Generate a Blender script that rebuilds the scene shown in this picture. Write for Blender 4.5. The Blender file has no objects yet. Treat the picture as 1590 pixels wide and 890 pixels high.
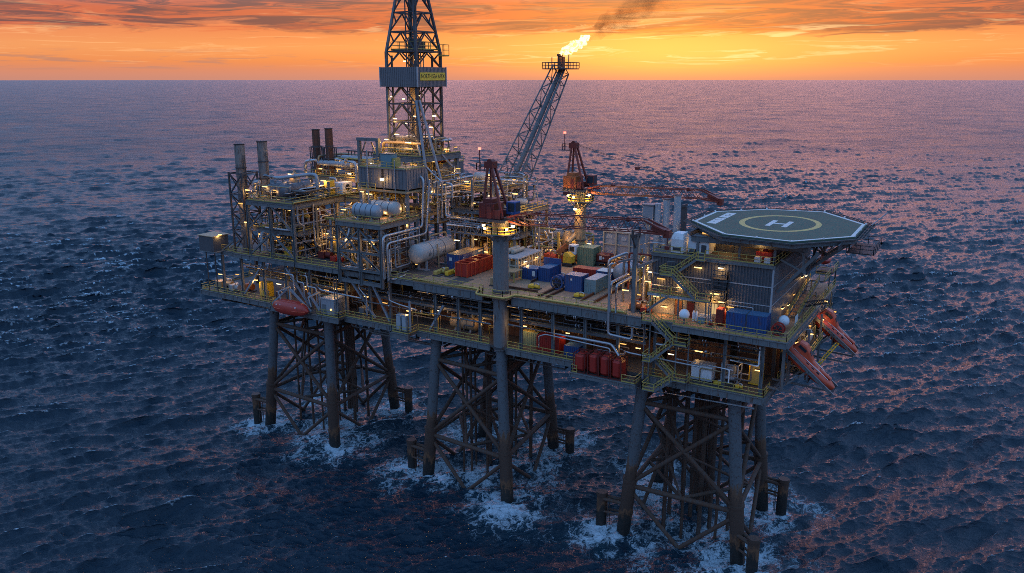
import bpy, bmesh, math, random
import numpy as np
from mathutils import Vector, Matrix
random.seed(7)
SC = bpy.context.scene
COL = SC.collection
PI = math.pi

# ------------------------------------------------------------------ helpers
ORG = {}          # world origin of unrotated parents (the meshes are written in world metres)

def tag(o, label=None, cat=None, group=None, kind=None):
    if label: o['label'] = label
    if cat: o['category'] = cat
    if group: o['group'] = group
    if kind: o['kind'] = kind
    return o

def thing(name, label, cat, loc, group=None, rot=None):
    o = bpy.data.objects.new(name, None); COL.objects.link(o)
    o.location = loc
    o.empty_display_size = 0.5
    if rot is not None:
        o.rotation_euler = rot
        ORG[o.name] = Vector((0, 0, 0))
    else:
        ORG[o.name] = Vector(loc)
    return tag(o, label, cat, group, 'thing')

def perp(d):
    d = d.normalized()
    up = Vector((0, 0, 1)) if abs(d.z) < 0.95 else Vector((1, 0, 0))
    x = d.cross(up).normalized(); y = x.cross(d).normalized()
    return x, y

class MB:
    def __init__(s): s.v = []; s.f = []; s.sm = []
    def add(s, verts, faces, smooth=False):
        n = len(s.v)
        s.v.extend([tuple(p) for p in verts])
        for f in faces: s.f.append(tuple(i + n for i in f)); s.sm.append(smooth)
        return s
    def box(s, x0, y0, z0, x1, y1, z1):
        v = [(x0,y0,z0),(x1,y0,z0),(x1,y1,z0),(x0,y1,z0),(x0,y0,z1),(x1,y0,z1),(x1,y1,z1),(x0,y1,z1)]
        return s.add(v, [(0,3,2,1),(4,5,6,7),(0,1,5,4),(1,2,6,5),(2,3,7,6),(3,0,4,7)])
    def obox(s, c, size, rz=0):
        hx, hy, hz = size[0]/2, size[1]/2, size[2]/2
        ca, sa = math.cos(rz), math.sin(rz)
        v = []
        for z in (-hz, hz):
            for x, y in ((-hx,-hy),(hx,-hy),(hx,hy),(-hx,hy)):
                v.append((c[0]+x*ca-y*sa, c[1]+x*sa+y*ca, c[2]+z))
        return s.add(v, [(0,3,2,1),(4,5,6,7),(0,1,5,4),(1,2,6,5),(2,3,7,6),(3,0,4,7)])
    def beam(s, p, q, w, h=None):
        p, q = Vector(p), Vector(q); h = h or w
        d = q - p
        if d.length < 1e-6: return s
        x, y = perp(d)
        v = []
        for c in (p, q):
            for a, b in ((-1,-1),(1,-1),(1,1),(-1,1)): v.append(c + x*(a*w/2) + y*(b*h/2))
        return s.add(v, [(0,3,2,1),(4,5,6,7),(0,1,5,4),(1,2,6,5),(2,3,7,6),(3,0,4,7)])
    def ibeam(s, p, q, w, h):
        p, q = Vector(p), Vector(q); x, y = perp(q - p)
        t = max(.06, h*.09)
        s.beam(p + y*(h/2-t/2), q + y*(h/2-t/2), w, t)
        s.beam(p - y*(h/2-t/2), q - y*(h/2-t/2), w, t)
        return s.beam(p, q, max(.05, w*.15), h-2*t)
    def tube(s, p, q, r, r2=None, n=8, caps=True):
        p, q = Vector(p), Vector(q); r2 = r if r2 is None else r2
        x, y = perp(q - p)
        v = []
        for c, rr in ((p, r), (q, r2)):
            for i in range(n):
                a = 2*PI*i/n; v.append(c + x*(rr*math.cos(a)) + y*(rr*math.sin(a)))
        s.add(v, [(i, (i+1) % n, n+(i+1) % n, n+i) for i in range(n)], True)
        if caps:
            s.add(v[:n], [tuple(reversed(range(n)))]); s.add(v[n:], [tuple(range(n))])
        return s
    def sweep(s, pts, r, n=8, caps=True):
        pts = [Vector(p) for p in pts]
        rings = []; x = None
        for i, p in enumerate(pts):
            if i == 0: d = pts[1]-pts[0]
            elif i == len(pts)-1: d = pts[-1]-pts[-2]
            else: d = (pts[i+1]-p).normalized() + (p-pts[i-1]).normalized()
            d.normalize()
            if x is None: x, y = perp(d)
            else:
                x = (x - d*x.dot(d))
                if x.length < 1e-4: x, y = perp(d)
                x.normalize(); y = d.cross(x)
            rings.append([p + x*(r*math.cos(2*PI*k/n)) + y*(r*math.sin(2*PI*k/n)) for k in range(n)])
        v = [q for ring in rings for q in ring]
        f = []
        for i in range(len(rings)-1):
            for k in range(n): f.append((i*n+k, i*n+(k+1) % n, (i+1)*n+(k+1) % n, (i+1)*n+k))
        s.add(v, f, True)
        if caps: s.add(rings[0], [tuple(reversed(range(n)))]); s.add(rings[-1], [tuple(range(n))])
        return s
    def pipe(s, pts, r, n=8, bend=None, flanges=False):
        pts = [Vector(p) for p in pts]; bend = bend or r*2.6
        out = [pts[0]]
        for i in range(1, len(pts)-1):
            a, p, b = pts[i-1], pts[i], pts[i+1]
            d1 = (p-a); d2 = (b-p); t = min(bend, d1.length*.45, d2.length*.45)
            d1.normalize(); d2.normalize()
            q0, q1 = p-d1*t, p+d2*t
            for k in range(4):
                u = k/3; out.append(q0*(1-u)**2 + p*2*u*(1-u) + q1*u*u)
        out.append(pts[-1])
        s.sweep(out, r, n)
        if flanges:
            for i in range(len(pts)-1):
                a, b = pts[i], pts[i+1]; L = (b-a).length; d = (b-a).normalized()
                if L > 2:
                    m = a + d*(L*.5); s.tube(m-d*.07, m+d*.07, r*1.5, n=n)
        return s
    def lathe(s, p, q, prof, n=16):
        """prof: list of (t metres along axis, radius)"""
        p, q = Vector(p), Vector(q); d = (q-p).normalized(); x, y = perp(d)
        v = []; m = len(prof)
        for t, r in prof:
            for k in range(n): v.append(p + d*t + x*(r*math.cos(2*PI*k/n)) + y*(r*math.sin(2*PI*k/n)))
        f = [(i*n+k, i*n+(k+1) % n, (i+1)*n+(k+1) % n, (i+1)*n+k) for i in range(m-1) for k in range(n)]
        s.add(v, f, True)
        s.add(v[:n], [tuple(reversed(range(n)))]); s.add(v[-n:], [tuple(range(n))])
        return s
    def vessel(s, p, q, r, n=18):
        p, q = Vector(p), Vector(q); L = (q-p).length; h = r*.55
        prof = [(h*(1-math.cos(a)), max(.02, r*math.sin(a))) for a in [PI/2*i/5 for i in range(6)]]
        prof += [(L-t, rr) for t, rr in reversed(prof)]
        return s.lathe(p, q, prof, n)
    def prism(s, poly, z0, z1):
        n = len(poly)
        v = [(x, y, z0) for x, y in poly] + [(x, y, z1) for x, y in poly]
        return s.add(v, [tuple(reversed(range(n))), tuple(range(n, 2*n))] + [(i, (i+1) % n, n+(i+1) % n, n+i) for i in range(n)])
    def loft(s, rings, smooth=True):
        n = len(rings[0]); v = [p for r in rings for p in r]
        f = [(i*n+k, i*n+(k+1) % n, (i+1)*n+(k+1) % n, (i+1)*n+k) for i in range(len(rings)-1) for k in range(n)]
        s.add(v, f, smooth)
        s.add(rings[0], [tuple(reversed(range(n)))]); s.add(rings[-1], [tuple(range(n))])
        return s
    def rail(s, pts, h=1.1, t=.075, step=2.0, bars=(1.0, .52), toe=True):
        pts = [Vector(p) for p in pts]; up = Vector((0, 0, 1))
        for a, b in zip(pts, pts[1:]):
            L = (b-a).length; n = max(1, round(L/step))
            for i in range(n+1): c = a.lerp(b, i/n); s.beam(c, c+up*h, t, t)
            for k in bars: s.beam(a+up*h*k, b+up*h*k, t, t)
            if toe: s.beam(a+up*.1, b+up*.1, .03, .18)
        return s
    def truss(s, p, q, w0, w1, n, rc, rb, side=None, tri=False):
        """four-chord lattice from p to q"""
        p, q = Vector(p), Vector(q); d = q-p
        x, y = perp(d)
        if side is not None:
            x = Vector(side); x = (x - d.normalized()*x.dot(d.normalized())).normalized(); y = x.cross(d).normalized()
        cs = ((-1,-1),(1,-1),(1,1),(-1,1))
        def pt(t, k):
            w = w0+(w1-w0)*t; return p + d*t + x*(cs[k][0]*w/2) + y*(cs[k][1]*w/2)
        for k in range(4): s.beam(pt(0,k), pt(1,k), rc)
        for i in range(n):
            t0, t1 = i/n, (i+1)/n
            for k in range(4):
                k2 = (k+1) % 4
                s.beam(pt(t0,k), pt(t0,k2), rb)
                a, b = ((k, k2) if (i+k) % 2 == 0 else (k2, k))
                s.beam(pt(t0,a), pt(t1,b), rb)
        for k in range(4): s.beam(pt(1,k), pt(1,(k+1) % 4), rb)
        return s
    def build(s, name, mat, parent=None, label=None, local=False, bevel=0):
        me = bpy.data.meshes.new(name)
        o = bpy.data.objects.new(name, me); COL.objects.link(o)
        org = Vector((0,0,0)) if parent is None else ORG.get(parent.name, Vector((0,0,0)))
        if local: org = Vector((0,0,0))
        me.from_pydata([(a-org.x, b-org.y, c-org.z) for a, b, c in s.v], [], s.f)
        me.polygons.foreach_set('use_smooth', s.sm)
        me.materials.append(mat); me.update()
        ORG[o.name] = org
        if parent is not None: o.parent = parent
        if label: o['label'] = label
        if bevel:
            m = o.modifiers.new('edge', 'BEVEL'); m.width = bevel; m.segments = 1; m.limit_method = 'ANGLE'
        return o

def split_build(mb, name, mat, parent, **kw):
    """each separate piece of mb becomes a part of its own"""
    p = list(range(len(mb.v)))
    def find(i):
        while p[i] != i: p[i] = p[p[i]]; i = p[i]
        return i
    key = {}
    for i, v in enumerate(mb.v):                       # pieces that share a corner stay together
        k = tuple(round(c, 4) for c in v)
        if k in key: p[find(i)] = find(key[k])
        else: key[k] = i
    for f in mb.f:
        for i in f[1:]: p[find(i)] = find(f[0])
    groups = {}
    for f, sm in zip(mb.f, mb.sm): groups.setdefault(find(f[0]), []).append((f, sm))
    out = []
    for fs in groups.values():
        m = MB(); mp = {}
        for f, sm in fs:
            nf = []
            for i in f:
                if i not in mp: mp[i] = len(m.v); m.v.append(mb.v[i])
                nf.append(mp[i])
            m.f.append(tuple(nf)); m.sm.append(sm)
        out.append(m.build(name, mat, parent, **kw))
    return out

def solo(name, mb, mat, label, cat, group=None, kind=None, bevel=0):
    """a thing that is one mesh: its origin goes to its base"""
    vs = mb.v; lo = Vector((min(v[0] for v in vs), min(v[1] for v in vs), min(v[2] for v in vs)))
    hi = Vector((max(v[0] for v in vs), max(v[1] for v in vs), lo.z)); c = (lo+hi)/2
    mb.v = [(a-c.x, b-c.y, z-c.z) for a, b, z in vs]
    o = mb.build(name, mat, None, bevel=bevel); o.location = c; ORG[o.name] = c
    return tag(o, label, cat, group, kind or 'thing')

# ------------------------------------------------------------------ materials
M = {}
def nn(nt, t, **kw):
    n = nt.nodes.new(t)
    for k, v in kw.items(): setattr(n, k, v)
    return n
def math_n(nt, op, a, b=None, clamp=False):
    n = nn(nt, 'ShaderNodeMath', operation=op, use_clamp=clamp)
    for i, v in enumerate((a, b)):
        if v is None: continue
        if isinstance(v, (int, float)): n.inputs[i].default_value = v
        else: nt.links.new(v, n.inputs[i])
    return n.outputs[0]
def mixc(nt, fac, a, b, mode='MIX'):
    n = nn(nt, 'ShaderNodeMix', data_type='RGBA', blend_type=mode)
    for s_, v in ((n.inputs[0], fac), (n.inputs[6], a), (n.inputs[7], b)):
        if isinstance(v, (int, float)): s_.default_value = v
        elif isinstance(v, (tuple, list)): s_.default_value = (*v[:3], 1)
        else: nt.links.new(v, s_)
    return n.outputs[2]
def ramp(nt, fac, stops, interp='LINEAR'):
    n = nn(nt, 'ShaderNodeValToRGB'); n.color_ramp.interpolation = interp
    el = n.color_ramp.elements
    while len(el) < len(stops): el.new(0.5)
    for e, (p, c) in zip(el, stops):
        e.position = p; e.color = (*c, 1) if isinstance(c, (tuple, list)) else (c, c, c, 1)
    nt.links.new(fac, n.inputs[0])
    return n.outputs[0]
def noise(nt, vec, scale, detail=4, rough=.55, dist=0):
    n = nn(nt, 'ShaderNodeTexNoise'); n.inputs['Scale'].default_value = scale
    n.inputs['Detail'].default_value = detail; n.inputs['Roughness'].default_value = rough
    n.inputs['Distortion'].default_value = dist
    if vec is not None: nt.links.new(vec, n.inputs['Vector'])
    return n.outputs['Fac']
def mapping(nt, vec, scale=(1,1,1), rot=(0,0,0), loc=(0,0,0)):
    n = nn(nt, 'ShaderNodeMapping'); n.inputs['Scale'].default_value = scale
    n.inputs['Rotation'].default_value = rot; n.inputs['Location'].default_value = loc
    nt.links.new(vec, n.inputs['Vector']); return n.outputs[0]

def mat(name, col, rough=.55, metal=0, var=.25, rust=0, rustcol=(.09,.035,.015), streak=.0, scale=1.0, bump=0):
    m = bpy.data.materials.new(name); m.use_nodes = True; nt = m.node_tree
    b = nt.nodes['Principled BSDF']
    geo = nn(nt, 'ShaderNodeNewGeometry'); pos = geo.outputs['Position']
    n1 = noise(nt, pos, .9*scale, 5, .6); n2 = noise(nt, pos, 5*scale, 4, .65)
    dark = tuple(c*(1-var) for c in col); lite = tuple(min(1, c*(1+var)) for c in col)
    c = mixc(nt, math_n(nt, 'ADD', math_n(nt, 'MULTIPLY', n1, .6), math_n(nt, 'MULTIPLY', n2, .4)), dark, lite)
    c = mixc(nt, 0.0, c, c) if False else c
    if rust:
        st = mapping(nt, pos, (2.2*scale, 2.2*scale, .35*scale))
        r1 = noise(nt, st, 1.3, 6, .7)
        msk = ramp(nt, r1, [(max(0, .62-rust*.35), 0.0), (min(1, .74-rust*.25), 1.0)])
        c = mixc(nt, msk, c, rustcol)
        rr = mixc(nt, msk, (rough,)*3, (.85,)*3); nt.links.new(rr, b.inputs['Roughness'])
    else:
        rv = nn(nt, 'ShaderNodeMapRange'); nt.links.new(n2, rv.inputs[0]); rv.inputs[1].default_value = .3; rv.inputs[2].default_value = .7
        rv.inputs[3].default_value = max(.05, rough-.1); rv.inputs[4].default_value = min(1, rough+.12); nt.links.new(rv.outputs[0], b.inputs['Roughness'])
    nt.links.new(c, b.inputs['Base Color'])
    b.inputs['Metallic'].default_value = metal
    if bump:
        bp = nn(nt, 'ShaderNodeBump'); bp.inputs['Strength'].default_value = bump; bp.inputs['Distance'].default_value = .05
        nt.links.new(n2, bp.inputs['Height']); nt.links.new(bp.outputs[0], b.inputs['Normal'])
    M[name] = m; return m

mat('steel', (.14,.15,.155), .5, 0, .35, .22)              # blue-grey structural paint
mat('steel_dark', (.05,.055,.062), .6, 0, .3, .3)
mat('steel_light', (.24,.26,.29), .45, 0, .3, .22)
mat('pipe_silver', (.4,.4,.41), .34, .55, .2, .06)
mat('pipe_dark', (.11,.1,.095), .5, .2, .3, .2)
mat('pipe_tan', (.34,.24,.13), .5, .1, .3, .15)
mat('yellow', (.42,.32,.085), .5, 0, .3, .14)
mat('yellow_bright', (.62,.4,.03), .45, 0, .2, .08)
mat('deck', (.36,.215,.125), .75, 0, .4, .25, (.13,.06,.03))
mat('deck_grey', (.075,.072,.068), .75, 0, .35, .25)
mat('rustwall', (.12,.055,.03), .8, 0, .45, .3, (.05,.025,.015))
mat('vessel_white', (.36,.35,.33), .4, 0, .15, .12)
mat('vessel_grey', (.3,.31,.33), .4, .1, .25, .15)
mat('vessel_insul', (.27,.3,.33), .4, .3, .25, .05)
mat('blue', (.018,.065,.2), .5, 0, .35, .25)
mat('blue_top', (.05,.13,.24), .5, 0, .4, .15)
mat('teal', (.14,.24,.27), .5, 0, .25, .12)
mat('green_box', (.17,.22,.13), .55, 0, .3, .18)
mat('red', (.34,.022,.013), .5, 0, .35, .25, (.14,.02,.01))
mat('red_dark', (.13,.018,.013), .5, 0, .35, .18, (.08,.02,.012))
mat('orange', (.56,.075,.03), .38, 0, .15, .05, (.3,.05,.02))
mat('lifeboat_red', (.4,.04,.025), .42, 0, .2, .08, (.2,.03,.02))
mat('crane_red', (.17,.03,.02), .5, 0, .3, .22, (.07,.02,.012))
mat('crane_orange', (.38,.11,.03), .5, 0, .3, .2)
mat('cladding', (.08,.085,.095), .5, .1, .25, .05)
mat('cladding_lit', (.15,.15,.16), .5, .1, .3, .1)  # paler grey cladding; also puts the light on the quarters' right wall into colour
mat('wall_cream', (.36,.32,.25), .6, 0, .2, .12)
mat('white', (.7,.71,.72), .5, 0, .12, .06)
mat('white_paint', (.58,.58,.55), .65, 0, .25, .12, (.3,.29,.26))
mat('trim', (.33,.35,.37), .5, 0, .2, .1)
mat('helideck', (.06,.1,.068), .85, 0, .45, .34, (.085,.072,.052), scale=.45)
mat('line_yellow', (.56,.39,.12), .65, 0, .25, .15, (.25,.2,.1))
mat('black', (.012,.012,.013), .6, 0, .3, 0)
mat('rubber', (.02,.02,.022), .8, 0, .3, 0)
mat('stack', (.2,.185,.17), .6, .1, .3, .35)
mat('stack_rust', (.11,.05,.032), .8, 0, .35, .4)
mat('jacket_brace', (.07,.052,.042), .8, 0, .45, .65, (.085,.04,.022))
mat('rope', (.08,.07,.065), .6, .3, .2, 0)
mat('door_brown', (.25,.1,.04), .55, 0, .25, 0)
mat('net', (.06,.06,.06), .8, 0, .2, 0)
mat('sign_yellow', (.72,.52,.05), .5, 0, .1, 0)
mat('concrete_grey', (.33,.33,.32), .7, 0, .2, .1)

def leg_material():
    m = bpy.data.materials.new('jacket_leg'); m.use_nodes = True; nt = m.node_tree; b = nt.nodes['Principled BSDF']
    pos = nn(nt, 'ShaderNodeNewGeometry').outputs['Position']
    sx = nn(nt, 'ShaderNodeSeparateXYZ'); nt.links.new(pos, sx.inputs[0])
    n1 = noise(nt, mapping(nt, pos, (1.2,1.2,.3)), 1.2, 6, .65)
    z = math_n(nt, 'ADD', sx.outputs[2], math_n(nt, 'MULTIPLY', math_n(nt, 'SUBTRACT', n1, .5), 7))
    zz = math_n(nt, 'DIVIDE', z, 30, True)
    c = ramp(nt, zz, [(0,(.008,.009,.008)), (.085,(.016,.016,.013)), (.115,(.16,.075,.035)), (.15,(.06,.035,.024)), (.36,(.085,.05,.034)), (.40,(.15,.08,.045)), (.43,(.1,.11,.118)), (1,(.115,.13,.145))])
    n2 = noise(nt, pos, 2.5, 6, .7)
    c = mixc(nt, ramp(nt, n2, [(.52,0.0),(.68,.85)]), c, (.05,.028,.02))
    nt.links.new(c, b.inputs['Base Color']); b.inputs['Roughness'].default_value = .65
    M['leg'] = m
leg_material()

def emit(name, col, strength):
    m = bpy.data.materials.new(name); m.use_nodes = True; nt = m.node_tree
    nt.nodes.clear(); e = nn(nt, 'ShaderNodeEmission'); o = nn(nt, 'ShaderNodeOutputMaterial')
    e.inputs[0].default_value = (*col, 1); e.inputs[1].default_value = strength
    nt.links.new(e.outputs[0], o.inputs[0]); M[name] = m
emit('lamp_warm', (1, .6, .2), 2.3)
emit('lamp_hot', (1, .68, .3), 5)
emit('lamp_dim', (1, .5, .13), 1.1)
emit('lamp_pale', (1, .84, .55), 2.2)
emit('lamp_red', (1, .12, .08), 4)
emit('screen_lit', (1, .66, .3), .5)
mat('tank_dark', (.1,.11,.13), .45, .1, .3, .25)

def glass_mat():
    m = mat('glass', (.02,.03,.04), .08, 0, .2, 0); return m
glass_mat()

# lamps: a housing with a lit lens, and the light it gives
LN = [0]
def lamp(parent, p, size=(1.1,.22,.2), energy=110, hot=False, off=(0,-.35,-.35), col=(1,.54,.17), light=True, nm='lamp', drop=True):
    k5 = (1,.7,.85,1.1,.6)[LN[0] % 5]; mb = MB(); mb.obox((p[0], p[1], p[2]), (size[0]*k5,size[1],size[2]))
    ln = mb.build(nm, M['lamp_hot' if hot else ('lamp_warm','lamp_dim','lamp_warm','lamp_pale','lamp_warm','lamp_dim','lamp_warm')[LN[0] % 7]], parent)
    energy *= (1,.55,.9,1.1,.75,.5,1.2)[LN[0] % 7]; size = (size[0]*k5, size[1], size[2])
    mh = MB(); mh.obox((p[0], p[1], p[2]+size[2]/2+.05), (size[0]+.1, size[1]+.12, .08))
    mh.build('housing', M['steel_dark'], ln)
    if light:
        L = bpy.data.lights.new('lamp_light', 'POINT'); L.energy = energy*LSC; L.color = col; L.shadow_soft_size = .25
        lo = bpy.data.objects.new('lamp_light', L); COL.objects.link(lo)
        org = ORG[ln.name]; lo.parent = ln
        lo.location = (p[0]+off[0]-org.x, p[1]+off[1]-org.y, p[2]+off[2]-org.z)
    LN[0] += 1
    return ln
LSC = 1.35
# ------------------------------------------------------------------ camera
CAM = Vector((65.198, -104.871, 70.0))
PITCH = math.radians(14.5313)
FWD = Vector((math.sin(math.radians(-31)), math.cos(math.radians(-31)), 0))   # level heading
cd = bpy.data.cameras.new('camera'); cam = bpy.data.objects.new('camera', cd); COL.objects.link(cam)
cam.location = CAM
cam.rotation_euler = (PI/2 - PITCH, 0, math.radians(31))
cd.sensor_width = 36; cd.lens = 36*1250/1590; cd.clip_end = 200000; cd.clip_start = 1
SC.camera = cam

# ------------------------------------------------------------------ sky: low sun behind broken cloud
SUN_DIR = Vector((FWD.x*.98 + FWD.y*.17, FWD.y*.98 - FWD.x*.17, 0)).normalized()
SUN_EL = 2.5
w = bpy.data.worlds.new('World'); SC.world = w; w.use_nodes = True; nt = w.node_tree
nt.nodes.clear()
out = nn(nt, 'ShaderNodeOutputWorld'); bg = nn(nt, 'ShaderNodeBackground')
tc = nn(nt, 'ShaderNodeTexCoord'); dirv = tc.outputs['Generated']
sep = nn(nt, 'ShaderNodeSeparateXYZ'); nt.links.new(dirv, sep.inputs[0])
el = sep.outputs[2]
dt = nn(nt, 'ShaderNodeVectorMath', operation='DOT_PRODUCT'); nt.links.new(dirv, dt.inputs[0]); dt.inputs[1].default_value = SUN_DIR
prox = dt.outputs['Value']
sd = nn(nt, 'ShaderNodeVectorMath', operation='DOT_PRODUCT'); nt.links.new(dirv, sd.inputs[0]); sd.inputs[1].default_value = (SUN_DIR.y, -SUN_DIR.x, 0)
side = sd.outputs['Value']                      # + to the right of the sun
elc = math_n(nt, 'MAXIMUM', el, 0.0)
es = math_n(nt, 'POWER', elc, .5)               # finer near the horizon: .1 = 0.57 deg, .2=2.3 deg, .3=5.2 deg
warm = ramp(nt, es, [(0,(.36,.13,.1)), (.06,(.5,.165,.09)), (.13,(.64,.2,.06)), (.185,(.68,.25,.078)), (.235,(.62,.17,.058)), (.29,(.64,.17,.1)), (.335,(2.7,1.0,.9)), (.42,(3.6,1.55,1.42)), (.485,(.95,.5,.6)), (.545,(.12,.2,.4)), (.72,(.05,.16,.34)), (.88,(.1,.22,.46)), (1,(.15,.32,.66))])  # bright pink band above the view is added to brighten the wave crests
cool = ramp(nt, es, [(0,(.26,.17,.2)), (.15,(.38,.26,.25)), (.27,(.3,.27,.37)), (.36,(.2,.31,.56)), (.55,(.22,.43,.84)), (.75,(.22,.46,.92)), (1,(.16,.34,.7))])
pf = math_n(nt, 'ADD', math_n(nt, 'MULTIPLY', prox, .5), .5)
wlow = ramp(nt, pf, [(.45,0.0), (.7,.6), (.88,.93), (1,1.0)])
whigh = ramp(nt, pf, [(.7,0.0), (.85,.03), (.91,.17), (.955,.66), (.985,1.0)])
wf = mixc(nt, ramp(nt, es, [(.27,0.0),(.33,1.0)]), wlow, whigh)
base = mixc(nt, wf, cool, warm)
# glow round the hidden sun
cv = nn(nt, 'ShaderNodeCombineXYZ')
nt.links.new(math_n(nt, 'MULTIPLY', side, 1.0), cv.inputs[0]); nt.links.new(math_n(nt, 'MULTIPLY', el, 8.0), cv.inputs[1]); nt.links.new(math_n(nt, 'MULTIPLY', prox, 1.0), cv.inputs[2])
cl = cv.outputs[0]
d2 = math_n(nt, 'ADD', math_n(nt, 'POWER', math_n(nt, 'MULTIPLY', math_n(nt, 'ADD', side, -.02), 4.8), 2.0), math_n(nt, 'POWER', math_n(nt, 'MULTIPLY', math_n(nt, 'SUBTRACT', el, .026), 34), 2.0))
front = math_n(nt, 'GREATER_THAN', prox, 0.0)
glow = math_n(nt, 'MULTIPLY', math_n(nt, 'POWER', 2.718, math_n(nt, 'MULTIPLY', d2, -1.0)), front)
base = mixc(nt, math_n(nt, 'MULTIPLY', glow, .85), base, (.8, .4, .11))
# upper broken cloud deck (orange undersides, mauve bodies), streaked along the horizon
warp = noise(nt, mapping(nt, cl, (2.5,5,2.5)), 2.0, 3, .5)
cw = nn(nt, 'ShaderNodeVectorMath', operation='ADD'); nt.links.new(mapping(nt, cl, (3.4,4.2,3.4), loc=(1.3,.4,2.2)), cw.inputs[0])
wv = nn(nt, 'ShaderNodeCombineXYZ'); nt.links.new(math_n(nt, 'MULTIPLY', warp, 1.2), wv.inputs[0]); nt.links.new(math_n(nt, 'MULTIPLY', warp, 1.6), wv.inputs[1]); nt.links.new(wv.outputs[0], cw.inputs[1])
n1 = noise(nt, cw.outputs[0], 1.25, 9, .62)
n2 = noise(nt, mapping(nt, cw.outputs[0], (1.6,1.2,1.6), loc=(5,3,1)), 1.15, 9, .62)
# more cloud above ~2.6 degrees, thinning again to clear sky higher up
band = ramp(nt, es, [(0,.12),(.17,.08),(.205,.26),(.235,.5),(.29,.62),(.36,.5),(.46,.22),(.54,.08),(1,.08)])
m1 = ramp(nt, math_n(nt, 'SUBTRACT', math_n(nt, 'ADD', n1, band), .62), [(.26,0.0),(.38,1.0)])
m2 = ramp(nt, math_n(nt, 'SUBTRACT', math_n(nt, 'ADD', n2, band), .66), [(.2,0.0),(.33,1.0)])
lit = mixc(nt, wf, (.3,.2,.24), (.56,.105,.042))
lit = mixc(nt, ramp(nt, es, [(.29,0.0),(.4,1.0)]), lit, mixc(nt, wf, (.3,.36,.54), (1.1,.5,.45)))
mau = mixc(nt, wf, (.15,.13,.18), (.115,.042,.053))
mau = mixc(nt, ramp(nt, es, [(.29,0.0),(.4,1.0)]), mau, (.2,.25,.4))
base = mixc(nt, math_n(nt, 'MULTIPLY', m2, .98), base, mau)
n5 = noise(nt, mapping(nt, cw.outputs[0], (1.0,2.2,1.0), loc=(2,8,5)), 1.7, 9, .66)
m5 = ramp(nt, math_n(nt, 'SUBTRACT', math_n(nt, 'ADD', n5, math_n(nt, 'MULTIPLY', band, .35)), .2), [(.44,0.0),(.56,1.0)])
base = mixc(nt, math_n(nt, 'MULTIPLY', math_n(nt, 'MULTIPLY', m1, m5), .8), base, lit)
# bright thin wisps near the glow
n3 = noise(nt, mapping(nt, cw.outputs[0], (1.2,2.6,1.2), loc=(9,1,4)), 1.9, 8, .6)
wisp = ramp(nt, n3, [(.56,0.0),(.66,1.0)])
wz = ramp(nt, es, [(.1,0.0),(.15,.7),(.24,.9),(.285,.25),(.33,0.0)])
base = mixc(nt, math_n(nt, 'MULTIPLY', math_n(nt, 'MULTIPLY', wisp, wz), math_n(nt, 'ADD', math_n(nt, 'MULTIPLY', glow, .6), math_n(nt, 'MULTIPLY', wf, .28))), base, (1.0,.7,.34))
# small dark fair-weather clouds low on the left, and a mauve bank on the horizon
n4 = noise(nt, mapping(nt, cl, (9,16,9), loc=(3,7,2)), 1.6, 7, .58)
lowz = ramp(nt, es, [(.085,0.0),(.115,1.0),(.15,.6),(.185,0.0)])
leftm = ramp(nt, math_n(nt, 'ADD', math_n(nt, 'MULTIPLY', side, .5), .5), [(.2,1.0),(.46,.15)])
base = mixc(nt, math_n(nt, 'MULTIPLY', math_n(nt, 'MULTIPLY', ramp(nt, n4, [(.53,0.0),(.6,1.0)]), lowz), math_n(nt, 'MULTIPLY', leftm, .8)), base, (.3,.16,.13))
bank = ramp(nt, es, [(0,.75),(.06,.62),(.1,.35),(.14,0.0)])
base = mixc(nt, math_n(nt, 'MULTIPLY', bank, math_n(nt, 'SUBTRACT', 1.0, glow)), base, mixc(nt, wf, (.22,.16,.19), (.5,.22,.15)))
# the physical sky adds its share of clear-sky light
sky = nn(nt, 'ShaderNodeTexSky', sky_type='NISHITA'); sky.sun_disc = False
sky.sun_elevation = math.radians(SUN_EL); sky.sun_rotation = math.atan2(SUN_DIR.x, SUN_DIR.y)
sky.air_density = 1.2; sky.dust_density = 2.0
add = mixc(nt, .015, base, sky.outputs[0], 'ADD')
# below the horizon: dark sea tone (the sea sheet hides it)
add = mixc(nt, math_n(nt, 'LESS_THAN', el, -.003), add, (.03,.04,.06))
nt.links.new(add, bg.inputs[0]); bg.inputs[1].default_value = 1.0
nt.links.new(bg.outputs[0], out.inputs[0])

sl = bpy.data.lights.new('sun', 'SUN'); sl.energy = .06; sl.angle = math.radians(110); sl.color = (1, .46, .25)
so = bpy.data.objects.new('sun', sl); COL.objects.link(so)
sv = Vector((SUN_DIR.x, SUN_DIR.y, math.tan(math.radians(SUN_EL)))).normalized()
so.rotation_euler = (-sv).to_track_quat('-Z', 'Y').to_euler(); so.location = (0, 0, 150)

# ------------------------------------------------------------------ sea: spectral waves on a sheet that reaches the horizon
LEGS0 = [(39.3,3.8),(21.1,3.3),(38.0,22.9),(20.0,22.4),(.9,.6),(-16.9,2.1),(-1.6,22.0),(-17.5,21.5),(-39.9,2.2),(-59.0,3.3),(-41.4,22.7),(-59.5,22.5)]
FENDERS = [(-62.6,3.2),(-37.2,22.4),(-21.2,2.6),(1.6,21.8),(17.3,3.2),(41.2,22.4),(41.2,1.8)]

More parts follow.
